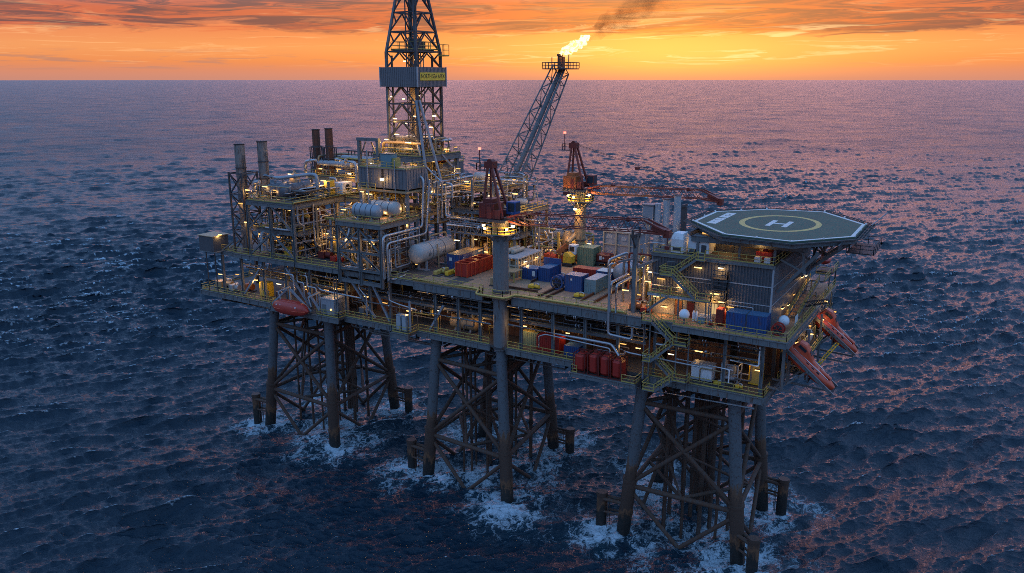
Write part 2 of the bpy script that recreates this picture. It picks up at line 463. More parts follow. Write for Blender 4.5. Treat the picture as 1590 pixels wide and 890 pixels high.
def ocean_tile(N, L, wind, wdir, lo, hi, seed, spread):
    rng = np.random.default_rng(seed)
    k1 = 2*np.pi*np.fft.fftfreq(N, L/N); kx, ky = np.meshgrid(k1, k1, indexing='xy')
    k = np.hypot(kx, ky); k[0,0] = 1
    Lw = wind**2/9.81
    P = np.exp(-1/(k*Lw)**2)/k**4
    c = (kx*np.cos(wdir)+ky*np.sin(wdir))/k
    P *= (np.abs(c)**spread*np.where(c > 0, 1, .15)+.02)
    lam = 2*np.pi/k
    P *= ((lam > lo) & (lam < hi)); P[0,0] = 0
    H = np.sqrt(P)*(rng.normal(size=k.shape)+1j*rng.normal(size=k.shape))
    h = np.fft.ifft2(H).real; sc = 1/h.std(); H = H*sc
    h = np.fft.ifft2(H).real
    dx = np.fft.ifft2(1j*kx/k*H).real; dy = np.fft.ifft2(1j*ky/k*H).real
    jxx = np.fft.ifft2(kx*kx/k*H).real; jyy = np.fft.ifft2(ky*ky/k*H).real; jxy = np.fft.ifft2(kx*ky/k*H).real
    return h, dx, dy, jxx, jyy, jxy

def sample(T, L, x, y, rot):
    N = T[0].shape[0]; c, s = np.cos(rot), np.sin(rot)
    u = (x*c+y*s)/L*N; v = (-x*s+y*c)/L*N
    i0 = np.floor(u).astype(int); j0 = np.floor(v).astype(int); fu = u-i0; fv = v-j0
    i0 %= N; j0 %= N; i1 = (i0+1) % N; j1 = (j0+1) % N
    o = [t[j0,i0]*(1-fu)*(1-fv)+t[j0,i1]*fu*(1-fv)+t[j1,i0]*(1-fu)*fv+t[j1,i1]*fu*fv for t in T]
    h, dx, dy, jxx, jyy, jxy = o
    return h, dx*c-dy*s, dx*s+dy*c, jxx+jyy, jxx*jyy-jxy**2

def make_sea():
    hd = math.atan2(FWD.y, FWD.x)
    na, nr = 1250, 1450
    az = hd + np.radians(np.linspace(44, -44, na))
    dep = np.concatenate([np.radians(np.linspace(40, 2.5, 1200)), np.radians(2.5*(0.14/2.5)**np.linspace(0, 1, nr-1200+1)[1:])])
    r = 70/np.tan(dep)
    A_, R_ = np.meshgrid(az, r)
    x = CAM.x+R_*np.cos(A_); y = CAM.y+R_*np.sin(A_)
    G = ocean_tile(256, 900., 14, .4, 60, 400, 77, 0)[0]*.0+ocean_tile(256, 900., 40, .4, 70, 420, 77, 0)[0]
    gust = np.clip(1+.2*sample([G]*6, 900., x, y, .7)[0], .35, 1.8)     # gusty and slack patches
    rs = np.gradient(r)[:,None]*np.ones_like(x)          # row spacing
    wd = hd + math.radians(200)                           # seas run towards the camera, a little to the left
    z = np.zeros_like(x); DX = z.copy(); DY = z.copy(); J = z.copy()
    for (N, L, wind, lo, hi, seed, amp, chop, rot, dw, spread) in (
            (512, 337., 12, 13, 110, 3, .50, .8, .25, 0.1, 8),
            (512, 139., 8., 4.5, 13.5, 5, .32, .9, -.3, -.12, 18),
            (512, 71., 7., 1.8, 4.7, 9, .16, .95, .45, .15, 14),
            (512, 23., 6., .6, 1.9, 12, .06, .8, .8, -.2, 6)):
        T = ocean_tile(N, L, wind, wd-rot+dw, lo, hi, seed, spread)
        h, dx, dy, tr, det = sample(T, L, x, y, rot)
        att = np.clip(1.5-rs/(lo*1.6), 0, 1) if lo < 5 else np.clip(1.6-rs/(lo*2.5), .0, 1)
        if lo < 10: att = att*gust
        z += amp*h*att; DX += chop*amp*dx*att; DY += chop*amp*dy*att
        J += chop*amp*tr*att
    xx = x+DX; yy = y+DY
    zz = z - (R_**2)*0
    verts = np.stack([xx, yy, zz], -1).reshape(-1, 3)
    idx = np.arange(na*nr).reshape(nr, na)
    q = np.stack([idx[:-1,:-1], idx[1:,:-1], idx[1:,1:], idx[:-1,1:]], -1).reshape(-1, 4)[:, ::-1]
    # coarse remainder of the sheet all round (behind and beside the fine sector)
    nb = 72; az2 = hd + np.radians(np.linspace(44, 316, nb)); r2 = np.array([.5, 20, 84, 200, 600, 2000, 28600.])
    A2, R2 = np.meshgrid(az2, r2)
    v2 = np.stack([CAM.x+R2*np.cos(A2), CAM.y+R2*np.sin(A2), -.25+0*A2], -1).reshape(-1, 3)
    id2 = np.arange(nb*len(r2)).reshape(len(r2), nb) + len(verts)
    q2 = np.stack([id2[:-1,:-1], id2[1:,:-1], id2[1:,1:], id2[:-1,1:]], -1).reshape(-1, 4)
    # under the camera inside the sector
    az3 = hd + np.radians(np.linspace(-44, 44, 24)); r3 = np.array([.5, 40, 84.])
    A3, R3 = np.meshgrid(az3, r3)
    v3 = np.stack([CAM.x+R3*np.cos(A3), CAM.y+R3*np.sin(A3), -.25+0*A3], -1).reshape(-1, 3)
    id3 = np.arange(24*3).reshape(3, 24) + len(verts)+len(v2)
    q3 = np.stack([id3[:-1,:-1], id3[1:,:-1], id3[1:,1:], id3[:-1,1:]], -1).reshape(-1, 4)
    V = np.concatenate([verts, v2, v3]); Q = np.concatenate([q, q2, q3])
    me = bpy.data.meshes.new('sea')
    me.vertices.add(len(V)); me.vertices.foreach_set('co', V.astype(np.float32).ravel())
    me.loops.add(Q.size); me.loops.foreach_set('vertex_index', Q.ravel().astype(np.int32))
    me.polygons.add(len(Q)); me.polygons.foreach_set('loop_start', np.arange(0, Q.size, 4, dtype=np.int32)); me.polygons.foreach_set('loop_total', np.full(len(Q), 4, np.int32))
    me.polygons.foreach_set('use_smooth', np.ones(len(Q), bool))
    me.update(calc_edges=True); me.validate()
    # foam: breaking crests and churned water round the legs
    jn = J[:850]; q1, q2 = np.quantile(jn, .94), np.quantile(jn, .994); crest = np.clip((J-q1)/(q2-q1), 0, 1)
    prox = np.zeros_like(x)
    for lx, ly in LEGS0:
        d = np.hypot((xx-lx)+.0, yy-ly); prox = np.maximum(prox, np.exp(-np.maximum(d-1.0, 0)/7.5))
    for lx, ly in FENDERS:
        d = np.hypot(xx-lx, yy-ly); prox = np.maximum(prox, .95*np.exp(-np.maximum(d-1.0, 0)/3.2))
    for (cx, cy) in ((30,13),(-8,12),(-49,12)):
        d = np.hypot((xx-cx-2), (yy-cy+1)); prox = np.maximum(prox, .66*np.exp(-(d/14.0)**2))
    lod = np.clip(np.log(np.maximum(rs,.05)/.12)/np.log(60), 0, 1)**1.5
    for nm, arr in (('crest', crest), ('churn', prox), ('lod', lod)):
        a = me.attributes.new(nm, 'FLOAT', 'POINT')
        full = np.full(len(V), .85 if nm == 'lod' else 0, np.float32); full[:arr.size] = arr.ravel(); a.data.foreach_set('value', full)
    o = bpy.data.objects.new('sea', me); COL.objects.link(o)
    tag(o, 'dark blue choppy sea reaching the horizon', None, None, 'structure')
    m = bpy.data.materials.new('sea_water'); m.use_nodes = True; nt = m.node_tree; b = nt.nodes['Principled BSDF']
    pos = nn(nt, 'ShaderNodeNewGeometry').outputs['Position']
    ac = nn(nt, 'ShaderNodeAttribute', attribute_name='crest').outputs['Fac']; ap = nn(nt, 'ShaderNodeAttribute', attribute_name='churn').outputs['Fac']
    # lacy foam pattern
    wn = nn(nt, 'ShaderNodeTexNoise'); wn.inputs['Scale'].default_value = .35; wn.inputs['Detail'].default_value = 4; nt.links.new(pos, wn.inputs['Vector'])
    wvec = nn(nt, 'ShaderNodeVectorMath', operation='MULTIPLY_ADD'); nt.links.new(wn.outputs['Color'], wvec.inputs[0]); wvec.inputs[1].default_value = (5,5,0); nt.links.new(pos, wvec.inputs[2])
    def ridge(scale, det):
        v = noise(nt, mapping(nt, wvec.outputs[0], (1.0,.62,1.0), rot=(0,0,-hd)), scale, det, .6); return math_n(nt, 'SUBTRACT', 1.0, math_n(nt, 'MULTIPLY', math_n(nt, 'ABSOLUTE', math_n(nt, 'SUBTRACT', v, .5)), 7.0), True)
    lace = math_n(nt, 'MAXIMUM', ridge(.42, 6), math_n(nt, 'MULTIPLY', ridge(1.1, 5), .85))
    patch = noise(nt, pos, .1, 5, .65)
    fm = math_n(nt, 'MULTIPLY', math_n(nt, 'ADD', ap, -.1, True), ramp(nt, patch, [(.36,.1),(.62,1.15)]))
    fmask = ramp(nt, math_n(nt, 'ADD', math_n(nt, 'MULTIPLY', lace, .62), math_n(nt, 'MULTIPLY', fm, .82)), [(.66,0.0),(.78,.5),(.96,.92)])
    fmask = math_n(nt, 'MULTIPLY', fmask, ramp(nt, fm, [(.02,0.0),(.12,1.0)]))
    gr = noise(nt, pos, 1.8, 5, .7)
    cm = math_n(nt, 'MULTIPLY', ramp(nt, ac, [(.2,0.0),(.7,1.0)]), ramp(nt, gr, [(.36,0.0),(.56,1.0)]))
    cpatch = ramp(nt, noise(nt, pos, .045, 3, .5), [(.47,0.0),(.56,1.0)])
    cm = math_n(nt, 'MULTIPLY', cm, cpatch)
    foam = math_n(nt, 'MAXIMUM', math_n(nt, 'MULTIPLY', fmask, .95), math_n(nt, 'MULTIPLY', cm, .95), True)
    aer = math_n(nt, 'MULTIPLY', math_n(nt, 'ADD', ap, -.2, True), math_n(nt, 'MULTIPLY', ramp(nt, patch, [(.38,0.0),(.66,1.0)]), 1.1), True)
    wc = mixc(nt, aer, (.0012,.015,.028), (.02,.09,.115))
    c = mixc(nt, foam, wc, (.5,.6,.66))
    nt.links.new(c, b.inputs['Base Color'])
    lodn = nn(nt, 'ShaderNodeAttribute', attribute_name='lod').outputs['Fac']     # waves too fine for the sheet out there become roughness
    nt.links.new(math_n(nt, 'ADD', math_n(nt, 'ADD', .05, math_n(nt, 'MULTIPLY', lodn, math_n(nt, 'MULTIPLY', noise(nt, mapping(nt, pos, (1,1,1), rot=(0,0,-hd)), .012, 6, .7), .5))), math_n(nt, 'MULTIPLY', foam, .5)), b.inputs['Roughness'])
    b.inputs['IOR'].default_value = 1.333
    # wind ripples finer than the mesh
    wdv = mapping(nt, pos, (1.0,1.0,1.0), rot=(0,0,-(hd+math.radians(200))))
    st = mapping(nt, wdv, (1.0,.4,1.0))
    r1 = noise(nt, st, .8, 7, .7); r2_ = noise(nt, st, 3.4, 4, .6)
    hgt = math_n(nt, 'ADD', math_n(nt, 'MULTIPLY', r1, .75), math_n(nt, 'MULTIPLY', r2_, .16))
    far1 = noise(nt, mapping(nt, wdv, (1.0,.3,1.0)), .09, 7, .7)
    hgt = math_n(nt, 'ADD', hgt, math_n(nt, 'MULTIPLY', math_n(nt, 'MULTIPLY', far1, math_n(nt, 'POWER', lodn, 2.6)), 10.0))
    hgt = math_n(nt, 'ADD', hgt, math_n(nt, 'MULTIPLY', foam, .12))
    bp = nn(nt, 'ShaderNodeBump'); bp.inputs['Strength'].default_value = .75; bp.inputs['Distance'].default_value = .9
    nt.links.new(hgt, bp.inputs['Height']); nt.links.new(bp.outputs[0], b.inputs['Normal'])
    me.materials.append(m)
make_sea()

SC.view_settings.view_transform = 'Standard'; SC.view_settings.look = 'None'; SC.view_settings.exposure = .42; SC.view_settings.gamma = 1
SC.render.engine = 'CYCLES'
SC.cycles.use_denoising = False
SC.cycles.max_bounces = 5; SC.cycles.diffuse_bounces = 2; SC.cycles.glossy_bounces = 3; SC.cycles.transparent_max_bounces = 8
SC.cycles.sample_clamp_indirect = 3; SC.cycles.caustics_reflective = False; SC.cycles.caustics_refractive = False
SC.cycles.use_light_tree = True
SC.cycles.filter_width = .9
# ================================================================== jackets
def jacket(label, b, t, fend, cond_seed, ncond, pedestal=None):
    """b,t: bottom / top (x,y) of legs in the order front-right, front-left, back-left, back-right"""
    cx = sum(p[0] for p in b)/4; cy = sum(p[1] for p in b)/4
    J = thing('platform_jacket', label, 'platform legs', (cx, cy, 0), 'lattice leg towers under the platform')
    ZT = 27.5
    def at(i, z):
        k = z/27.0; return Vector((b[i][0]+(t[i][0]-b[i][0])*k, b[i][1]+(t[i][1]-b[i][1])*k, z))
    for i in range(4):
        m = MB(); m.tube(at(i,-8), at(i,9.2), 1.08, n=18); m.tube(at(i,9.2), at(i,ZT), .9, n=18)
        m.tube(at(i,9.0), at(i,9.4), 1.2, n=18); m.tube(at(i,ZT-2.2), at(i,ZT-1.8), 1.02, n=18); m.tube(at(i,3.0), at(i,3.25), 1.16, n=18)
        m.build('leg', M['leg'], J)
    for i in range(4):
        j = (i+1) % 4
        for z, r in ((22.6,.36),(8.0,.38)):
            m = MB(); m.tube(at(i,z), at(j,z), r, n=10); m.build('horizontal_brace', M['jacket_brace'], J)
        m = MB(); m.tube(at(i,22.3), at(j,8.4), .34, n=10); m.build('diagonal_brace', M['jacket_brace'], J)
        m = MB(); m.tube(at(j,22.3), at(i,8.4), .34, n=10); m.build('diagonal_brace', M['jacket_brace'], J)
        mid = (at(i,0)+at(j,0))/2; mid.z = -.8
        m = MB(); m.tube(at(i,7.4), mid+(mid-at(i,7.4)).normalized()*3.2, .33, n=10); m.build('diagonal_brace', M['jacket_brace'], J)
        m = MB(); m.tube(at(j,7.4), mid+(mid-at(j,7.4)).normalized()*1.0, .33, n=10); m.build('diagonal_brace', M['jacket_brace'], J)
    # plan braces between mid-points
    for z in (8.0, 22.6):
        mids = [(at(i,z)+at((i+1)%4,z))/2 for i in range(4)]
        for i in range(4):
            m = MB(); m.tube(mids[i], mids[(i+1)%4], .3, n=8); m.build('plan_brace', M['jacket_brace'], J)
    m = MB(); m.tube(at(0,8), at(2,8), .3, n=8); m.build('plan_brace', M['jacket_brace'], J)
    m = MB(); m.tube(at(1,22.6), at(3,22.6), .3, n=8); m.build('plan_brace', M['jacket_brace'], J)
    for z0, z1 in ((8.0,15.5),(15.5,22.6)):
        for i in (0,2):
            q0 = (at(i,z0)+at((i+1)%4,z0))/2; q1 = (at((i+2)%4,z1)+at((i+1)%4,z1))/2
            m = MB(); m.tube(q0, q1, .22, n=8); m.build('inner_brace', M['jacket_brace'], J)
            q0 = (at(i,z0)+at((i+3)%4,z0))/2; q1 = (at(i,z1)+at((i+1)%4,z1))/2
            m = MB(); m.tube(q0, q1, .22, n=8); m.build('inner_brace', M['jacket_brace'], J)
    # conductors and risers inside the tower
    rg = random.Random(cond_seed)
    x0 = min(b[1][0], t[1][0])+3.2; x1 = max(b[0][0], t[0][0])-3.0; y0 = b[0][1]+3; y1 = b[2][1]-3
    n = 0
    for ix in range(ncond):
        for iy in range(3):
            if rg.random() < .2: continue
            x = x0+(x1-x0)*(ix+.5)/ncond+rg.uniform(-.4,.4); y = y0+(y1-y0)*(iy+.5)/3+rg.uniform(-.9,.9)
            r = rg.choice((.2,.24,.28,.33)); m = MB(); m.tube((x,y,-6), (x,y,27.6), r, n=10)
            m.tube((x,y,7.2), (x,y,7.9), r*1.4, n=10)
            m.build('conductor', M['jacket_brace'], J); n += 1
    # dense conductor bundle in the rear half
    for k in range(3):
        x = (x0+x1)/2-2.6+k*1.0; y = y1-.5+rg.uniform(-.8,.8); m = MB(); m.tube((x,y,-6), (x,y,27.6), .42, n=10); m.build('conductor', M['jacket_brace'], J)
    # crossing framing under the deck
    m = MB()
    for z in (25.2, 26.6):
        for k in range(4):
            f = (k+.5)/4
            m.beam(at(0,z)*(1-f)+at(1,z)*f, at(3,z)*(1-f)+at(2,z)*f, .28)
            m.beam(at(0,z)*(1-f)+at(3,z)*f, at(1,z)*(1-f)+at(2,z)*f, .24)
    m.build('deck_support', M['steel_dark'], J)
    # boat fender posts stood off the legs
    for (i, fx, fy) in fend:
        a = at(i, 4.8); a2 = at(i, 2.6)
        f = MB(); f.tube((fx,fy,-4), (fx,fy,5.6), .85, n=14); f.tube((fx,fy,5.1), (fx,fy,5.5), .95, n=14)
        fo = f.build('fender_post', M['leg'], J)
        d = (Vector((fx,fy,0))-Vector((a.x,a.y,0))).normalized(); s = Vector((-d.y,d.x,0))*.55
        for sg in (-1, 1):
            g = MB(); g.tube(a+s*sg, Vector((fx,fy,4.6))+s*sg*.8, .3, n=8); g.build('stand_off_arm', M['jacket_brace'], fo)
            g = MB(); g.tube(a2+s*sg, Vector((fx,fy,2.4))+s*sg*.8, .18, n=8); g.build('stand_off_arm', M['jacket_brace'], fo)
        g = MB()
        for sg in (-.9,.9): g.beam((fx-d.x*1.2+s.x*sg, fy-d.y*1.2+s.y*sg, -2), (fx-d.x*1.2+s.x*sg, fy-d.y*1.2+s.y*sg, 5), .08)
        for k in range(6): g.beam((fx-d.x*1.2+s.x, fy-d.y*1.2+s.y, -.5+k), (fx-d.x*1.2-s.x, fy-d.y*1.2-s.y, -.5+k), .07)
        g.build('ladder', M['jacket_brace'], fo)
    return J

jacket('rightmost lattice leg tower standing in foam under the accommodation block', [(39.3,3.8),(21.1,3.3),(20.0,22.4),(38.0,22.9)], [(37.3,2.6),(23.9,2.2),(23.6,20.4),(36.2,20.4)],
       [(1,17.3,3.0),(3,41.4,22.4),(0,41.9,1.9)], 3, 4)
jacket('middle lattice leg tower whose front leg carries on up as the crane post', [(.9,.6),(-16.9,2.1),(-17.5,21.5),(-1.6,22.0)], [(-.5,1),(-14.2,2),(-14.4,20.5),(-3.2,20.5)],
       [(1,-20.9,2.5),(3,2.0,21.8)], 5, 4)
jacket('leftmost lattice leg tower beneath the red lifeboat and grey cabin', [(-39.9,2.2),(-59.0,3.3),(-59.5,22.5),(-41.4,22.7)], [(-39.4,2),(-54,2.4),(-54.2,20.4),(-42.5,20.4)],
       [(1,-62.7,3.2),(3,-37.3,22.4)], 8, 4)

# ================================================================== lower deck (28 m)
LD = thing('lower_deck', 'lowest open deck of the platform, yellow railed, holding pipes and red tanks', 'deck', (0, 0, 27.6))
m = MB()
m.box(-60,0,27.55,42,26,28); m.build('deck_plate', M['deck_grey'], LD)
m = MB(); m.box(-72,-.5,27.55,-60.01,14,28); m.build('deck_plate', M['deck_grey'], LD)
m = MB(); m.box(-50.5,-1.8,27.55,-33.2,-.01,28); m.build('deck_plate', M['deck_grey'], LD)
m = MB(); m.box(-20.3,-2.8,27.55,-16.6,-.01,28); m.build('deck_plate', M['deck_grey'], LD)
m = MB(); m.box(14.2,-3.0,27.0,24.6,-.01,27.4); m.build('deck_plate', M['deck_grey'], LD)
def edge(p, q, z, dep=.95, mat_='steel'):
    m = MB(); m.ibeam((p[0],p[1],z-dep/2-.06), (q[0],q[1],z-dep/2-.06), .35, dep)
    L = math.hypot(q[0]-p[0], q[1]-p[1]); n = max(1, int(L/2.2))
    for i in range(n+1):
        x = p[0]+(q[0]-p[0])*i/n; y = p[1]+(q[1]-p[1])*i/n; m.beam((x,y,z-dep), (x,y,z-.1), .3, .12)
    return m
E0 = [((-72,-.6),(-50.5,-.6)),((-50.5,-1.9),(-33.2,-1.9)),((-33.2,-.1),(-20.3,-.1)),((-20.3,-2.9),(-16.6,-2.9)),((-16.6,-.1),(-2,-.1)),((1.2,-.1),(14.2,-.1)),((24.6,-.1),(42,-.1)),((42.1,0),(42.1,20)),((-72.1,-.5),(-72.1,14))]
for p, q in E0: edge(p, q, 27.98).build('edge_beam', M['steel'], LD)
edge((14.2,-3.1),(24.6,-3.1), 27.4, .6, 'steel').build('edge_beam', M['steel'], LD)
for i in range(10):
    y = 2+i*2.4; m = MB(); m.ibeam((-60,y,27.1), (41.8,y,27.1), .3, .8); m.build('floor_girder', M['steel_dark'], LD)
for i in range(18):
    x = -58+i*5.8; m = MB(); m.ibeam((x,.3,26.6), (x,25.5,26.6), .3, .7); m.build('floor_girder', M['steel_dark'], LD)
# hangers and pipes slung beneath the plate
rg = random.Random(4)
for k in range(16):
    x = rg.uniform(-58,38); L = rg.uniform(5,16); y = rg.uniform(.8,18); z = rg.uniform(25.2,26.2); r = rg.choice((.12,.18,.25))
    m = MB(); m.pipe([(x,y,26.9),(x,y,z),(min(x+L,41),y,z),(min(x+L,41),y,26.9)], r, 8); m.build('slung_pipe', M['pipe_dark'], LD)
m = MB(); m.pipe([(15,-2.6,26.6),(41,-.6,26.4)], .16, 8); m.build('slung_pipe', M['pipe_silver'], LD)
m = MB(); m.pipe([(-66,-.2,26.6),(-52,-.2,26.6),(-52,-.2,25.6)], .3, 8); m.build('slung_pipe', M['pipe_dark'], LD)
# railings
R0 = [[(-72,14,28),(-72,-.4,28),(-50.6,-.4,28)],[(-50.4,-.5,28),(-50.4,-1.7,28),(-49.5,-1.7,28)],[(-38.6,-1.7,28),(-33.3,-1.7,28),(-33.3,-.2,28)],[(-33.2,.05,28),(-20.4,.05,28)],
      [(-20.2,-.2,28),(-20.2,-2.7,28),(-16.7,-2.7,28),(-16.7,-.2,28)],[(-16.6,.05,28),(-2.2,.05,28)],[(1.3,.05,28),(14.1,.05,28)],[(14.3,-.2,27.4),(14.3,-2.9,27.4),(15.2,-2.9,27.4)],[(22.4,-2.9,27.4),(24.5,-2.9,27.4),(24.5,-.2,27.4)],
      [(24.7,.05,28),(27.6,.05,28)],[(31.6,.05,28),(41.9,.05,28),(41.9,3.4,28)],[(41.9,8,28),(41.9,15,28)]]
for r in R0:
    m = MB(); m.rail(r); m.build('railing', M['yellow'], LD)
# columns up to the main deck
for x in (-66,-60.5,-54.2,-48.2,-42,-33.2,-27.5,-23,-13.2,-8.5,-4.2,3.6,9.3,14.8,20.2,26.0,36.2,41.3):
    m = MB(); m.ibeam((x,.55,28), (x,.55,35.6), .45, .42); m.build('column', M['steel'], LD)
for x in (-66,-54,-42,-30,-18,-6,6,18,30,41):
    for y in (9, 17, 25):
        if y == 25 and x < -60: continue
        m = MB(); m.box(x-.25,y-.25,28,x+.25,y+.25,35.6); m.build('column', M['steel_dark'], LD)
# diagonals seen between the decks
for a, b_ in (((-33,.5,36),(-26.5,.5,28.6)),((-23.2,.5,28.4),(-27.2,.5,35.2)),((-60.2,.5,28.3),(-54.6,.5,35)),((-14.6,.6,28.2),(-11.6,.6,33)),((-48,.4,35.2),(-42.4,.4,28.4)),((-45,-1.7,31.8),(-39.6,-2.2,28.4)),((-50,-1.7,28.4),(-46,-1.7,31.6)),((-40.5,-1.6,31.8),(-37.9,-1.6,28.8))):
    m = MB(); m.beam(a, b_, .34); m.build('diagonal', M['steel_light'], LD)
# intermediate mezzanine strip with its fascia
m = MB(); m.box(-31.5,2.2,32.15,24,16,32.4); m.build('mezzanine_plate', M['deck_grey'], LD)
m = MB(); m.ibeam((-31.5,2.05,32.1), (24,2.05,32.1), .25, .5); m.build('mezzanine_beam', M['steel'], LD)
m = MB(); m.rail([(-31,2.2,32.4),(24,2.2,32.4)], t=.06); m.build('railing', M['steel_dark'], LD)
m = MB(); m.box(-60,1.8,32.0,-33.5,14,32.25); m.build('mezzanine_plate', M['deck_grey'], LD)
m = MB(); m.rail([(-60,1.9,32.25),(-33.6,1.9,32.25)], t=.06); m.build('railing', M['yellow'], LD)
# rust-red bulkheads at the back of the open bays
for x0, x1, y in ((-40,-31,8.6),(-31,-20.5,6.2),(-20,-9,7.2),(-8.6,2,6.0),(2.4,13,7.0),(13.4,25,6.4),(25.4,35,7.4),(35.3,41.5,10)):
    m = MB(); m.box(x0,y,28,x1,y+.2,32.1)
    for k in range(int((x1-x0)/1.2)): m.box(x0+k*1.2+.3,y-.08,28,x0+k*1.2+.42,y,32.05)
    m.build('bulkhead', M['rustwall'], LD)
for x0, x1, y in ((-60,-44,13),(-44,-31,12),(-31,-6,11),(-5.6,24,11.5),(24.4,41,12.5)):
    m = MB(); m.box(x0,y,32.5,x1,y+.2,36.0)
    for k in range(int((x1-x0)/1.0)): m.box(x0+k+.3,y-.1,32.5,x0+k+.45,y,36)
    m.build('bulkhead', M['steel_dark'], LD)
m = MB(); m.box(-60,25.6,28,42,25.9,36.0); m.build('bulkhead', M['steel_dark'], LD)
# long pipe runs along the face
runs = [(-16.4,-1.9,.1,35.0,.24,'pipe_silver'),(1.4,25,.1,35.0,.24,'pipe_silver'),(-31,-2,1.0,34.2,.14,'pipe_dark'),(1.4,24.5,1.0,34.1,.14,'pipe_dark'),(-31,-2,1.2,33.4,.2,'steel_light'),(1.4,24.5,1.2,33.3,.2,'steel_light'),
        (-31,-2,.9,32.7,.12,'pipe_dark'),(2,24,.9,32.8,.12,'pipe_tan'),(-30,-2,.2,31.4,.18,'pipe_silver'),(26,41,.2,34.6,.14,'pipe_silver'),(26,41,.9,33.8,.2,'pipe_dark'),(26.4,40.8,.4,33.0,.14,'pipe_silver'),(26,41,1.0,32.2,.18,'steel'),
        (-60,-34,.6,34.6,.2,'pipe_silver'),(-60,-34,1.3,33.7,.16,'pipe_dark'),(-58,-36,.5,32.9,.13,'pipe_silver'),(-20,-2,4,30.9,.3,'vessel_grey'),(-30,-6,5.2,31.4,.22,'pipe_silver'),(2,22,4.4,31.0,.26,'pipe_tan'),(26,40,5,31.2,.22,'pipe_silver')]
for x0, x1, y, z, r, mt in runs:
    m = MB(); m.pipe([(x0,y,z),(x1,y,z)], r, 8, flanges=True)
    for k in range(int((x1-x0)/5)): m.tube((x0+2+k*5,y,z), (x0+2.14+k*5,y,z), r*1.5, n=8)
    m.build('pipe', M[mt], LD)
# zig-zag exposed lines
for pts, r, mt in (([(1.6,-.2,32.0),(13.6,-.3,31.9),(19.6,-.4,31.9),(21.2,-1.2,30.6)], .2, 'pipe_silver'),
                   ([(7.2,-.2,29.2),(7.2,-.2,31.0),(8.4,-.2,31.5),(19.4,-.5,31.2),(19.4,-.5,29.4)], .12, 'pipe_silver'),
                   ([(21.3,-1.0,31.6),(22.6,-.8,31.2),(33,-.4,30.9)], .14, 'pipe_silver'),
                   ([(24.8,-.8,36),(24.8,-.8,27.6)], .2, 'steel_light'), ([(22.2,-.6,35.2),(28.0,-.6,34.8),(28.0,-.6,33.2),(26.6,-.6,33.2)], .16, 'pipe_silver'),
                   ([(19.9,-.5,44.2),(19.0,-.5,44.0),(19.0,-.5,33.4),(22.8,-.5,33.2),(22.8,-.5,35)], .2, 'pipe_silver'),
                   ([(-44.6,-.2,35.4),(-44.6,-.2,33),(-43,-.2,33),(-43,-.2,30.4)], .15, 'pipe_silver'), ([(-44,-.1,34.4),(-42.2,-.1,34.4),(-42.2,-.1,32.4),(-40,-.1,32.4),(-40,-.1,29)], .15, 'pipe_silver'),
                   ([(-57,-.2,34.4),(-45.6,-.2,34.2),(-45.6,-.2,31)], .16, 'pipe_silver'), ([(-40,-.2,33),(-38.6,-.2,32.2),(-29,-.2,32)], .16, 'pipe_silver'),
                   ([(-29.4,-.2,36),(-29.4,-.2,33.8),(-27.8,-.2,32.4),(-27.8,-.2,29)], .13, 'pipe_silver'), ([(-22.4,-.4,36),(-22.4,-.4,32.6),(-20.4,-.4,32.2),(-16.5,-.4,31.8)], .13, 'pipe_silver'),
                   ([(29.4,.3,31.2),(37,.3,31.0),(37,.3,29)], .1, 'white'), ([(37,.3,32.4),(40.9,.3,32.2),(40.9,.3,35)], .12, 'white'),
                   ([(-35,-.6,28.4),(-35,-.6,35.4)], .13, 'pipe_silver'), ([(-34.4,-.6,28.4),(-34.4,-.6,35.4)], .13, 'pipe_silver'), ([(-38,-1.6,31.4),(-37.4,-1.6,31.8),(-34,-1,31.8)], .08, 'pipe_tan')):
    m = MB(); m.pipe(pts, r, 8); m.build('exposed_pipe', M[mt], LD)
# thin clutter of small-bore pipes and cable trays inside the bays
rg = random.Random(11)
for k in range(99):
    x = rg.uniform(-58,40); y = rg.uniform(.9,5); z0 = rg.choice((28,32.4)); z1 = z0+rg.uniform(2,3.7); dx = rg.uniform(-5,5)
    r = rg.choice((.06,.08,.1,.14)); zc = z0+rg.uniform(1,3); x2 = max(-59, min(41, x+dx))
    m = MB(); m.pipe([(x,y,z0),(x,y,zc),(x2,y,zc),(x2,y,z1)], r, 6)
    m.build('small_pipe', M[rg.choice(('pipe_silver','pipe_dark','pipe_tan','steel','steel_light','yellow'))], LD)
m = MB()
for k in range(26):
    x = -58+k*3.8; m.beam((x,1.6,35.4), (x,10,35.4), .25, .5)
split_build(m, 'deck_head_beam', M['steel_dark'], LD)
# lit strip lamps in the bays
for (x, y, z, e) in ((-69.5,2.5,30.8,55),(-65,3.0,31.2,90),(-57.5,1.2,31.4,85),(-51.5,1.5,31.3,75),(-45.5,2.4,31.4,60),(-39.5,2.0,31.6,70),(-36.5,1.2,32.4,40),(-30.5,2.8,31.4,60),(-25.2,1.6,31.3,35),(-18.2,-.6,31.4,40),(-13.4,1.4,31.7,75),(-6.0,3.2,31.5,60),(-4,1.2,31.2,50),
                     (3.4,1.6,31.6,65),(10.6,3.0,31.2,30),(20.6,1.5,31.6,30),(23.0,1.6,31.3,40),(27.8,2.4,31.0,26),(31.2,4.6,31.4,20),(38.2,3.6,31.2,30),(40.8,1.0,31.4,22),(-34.8,4.4,35.2,30),(-20,4,35.2,10),(6,4,35.2,10),(33,5,35.0,14),(-52,5,35.0,34),(-62,4,35,40)):
    lamp(LD, (x,y,z), (1.0,.22,.16), e)
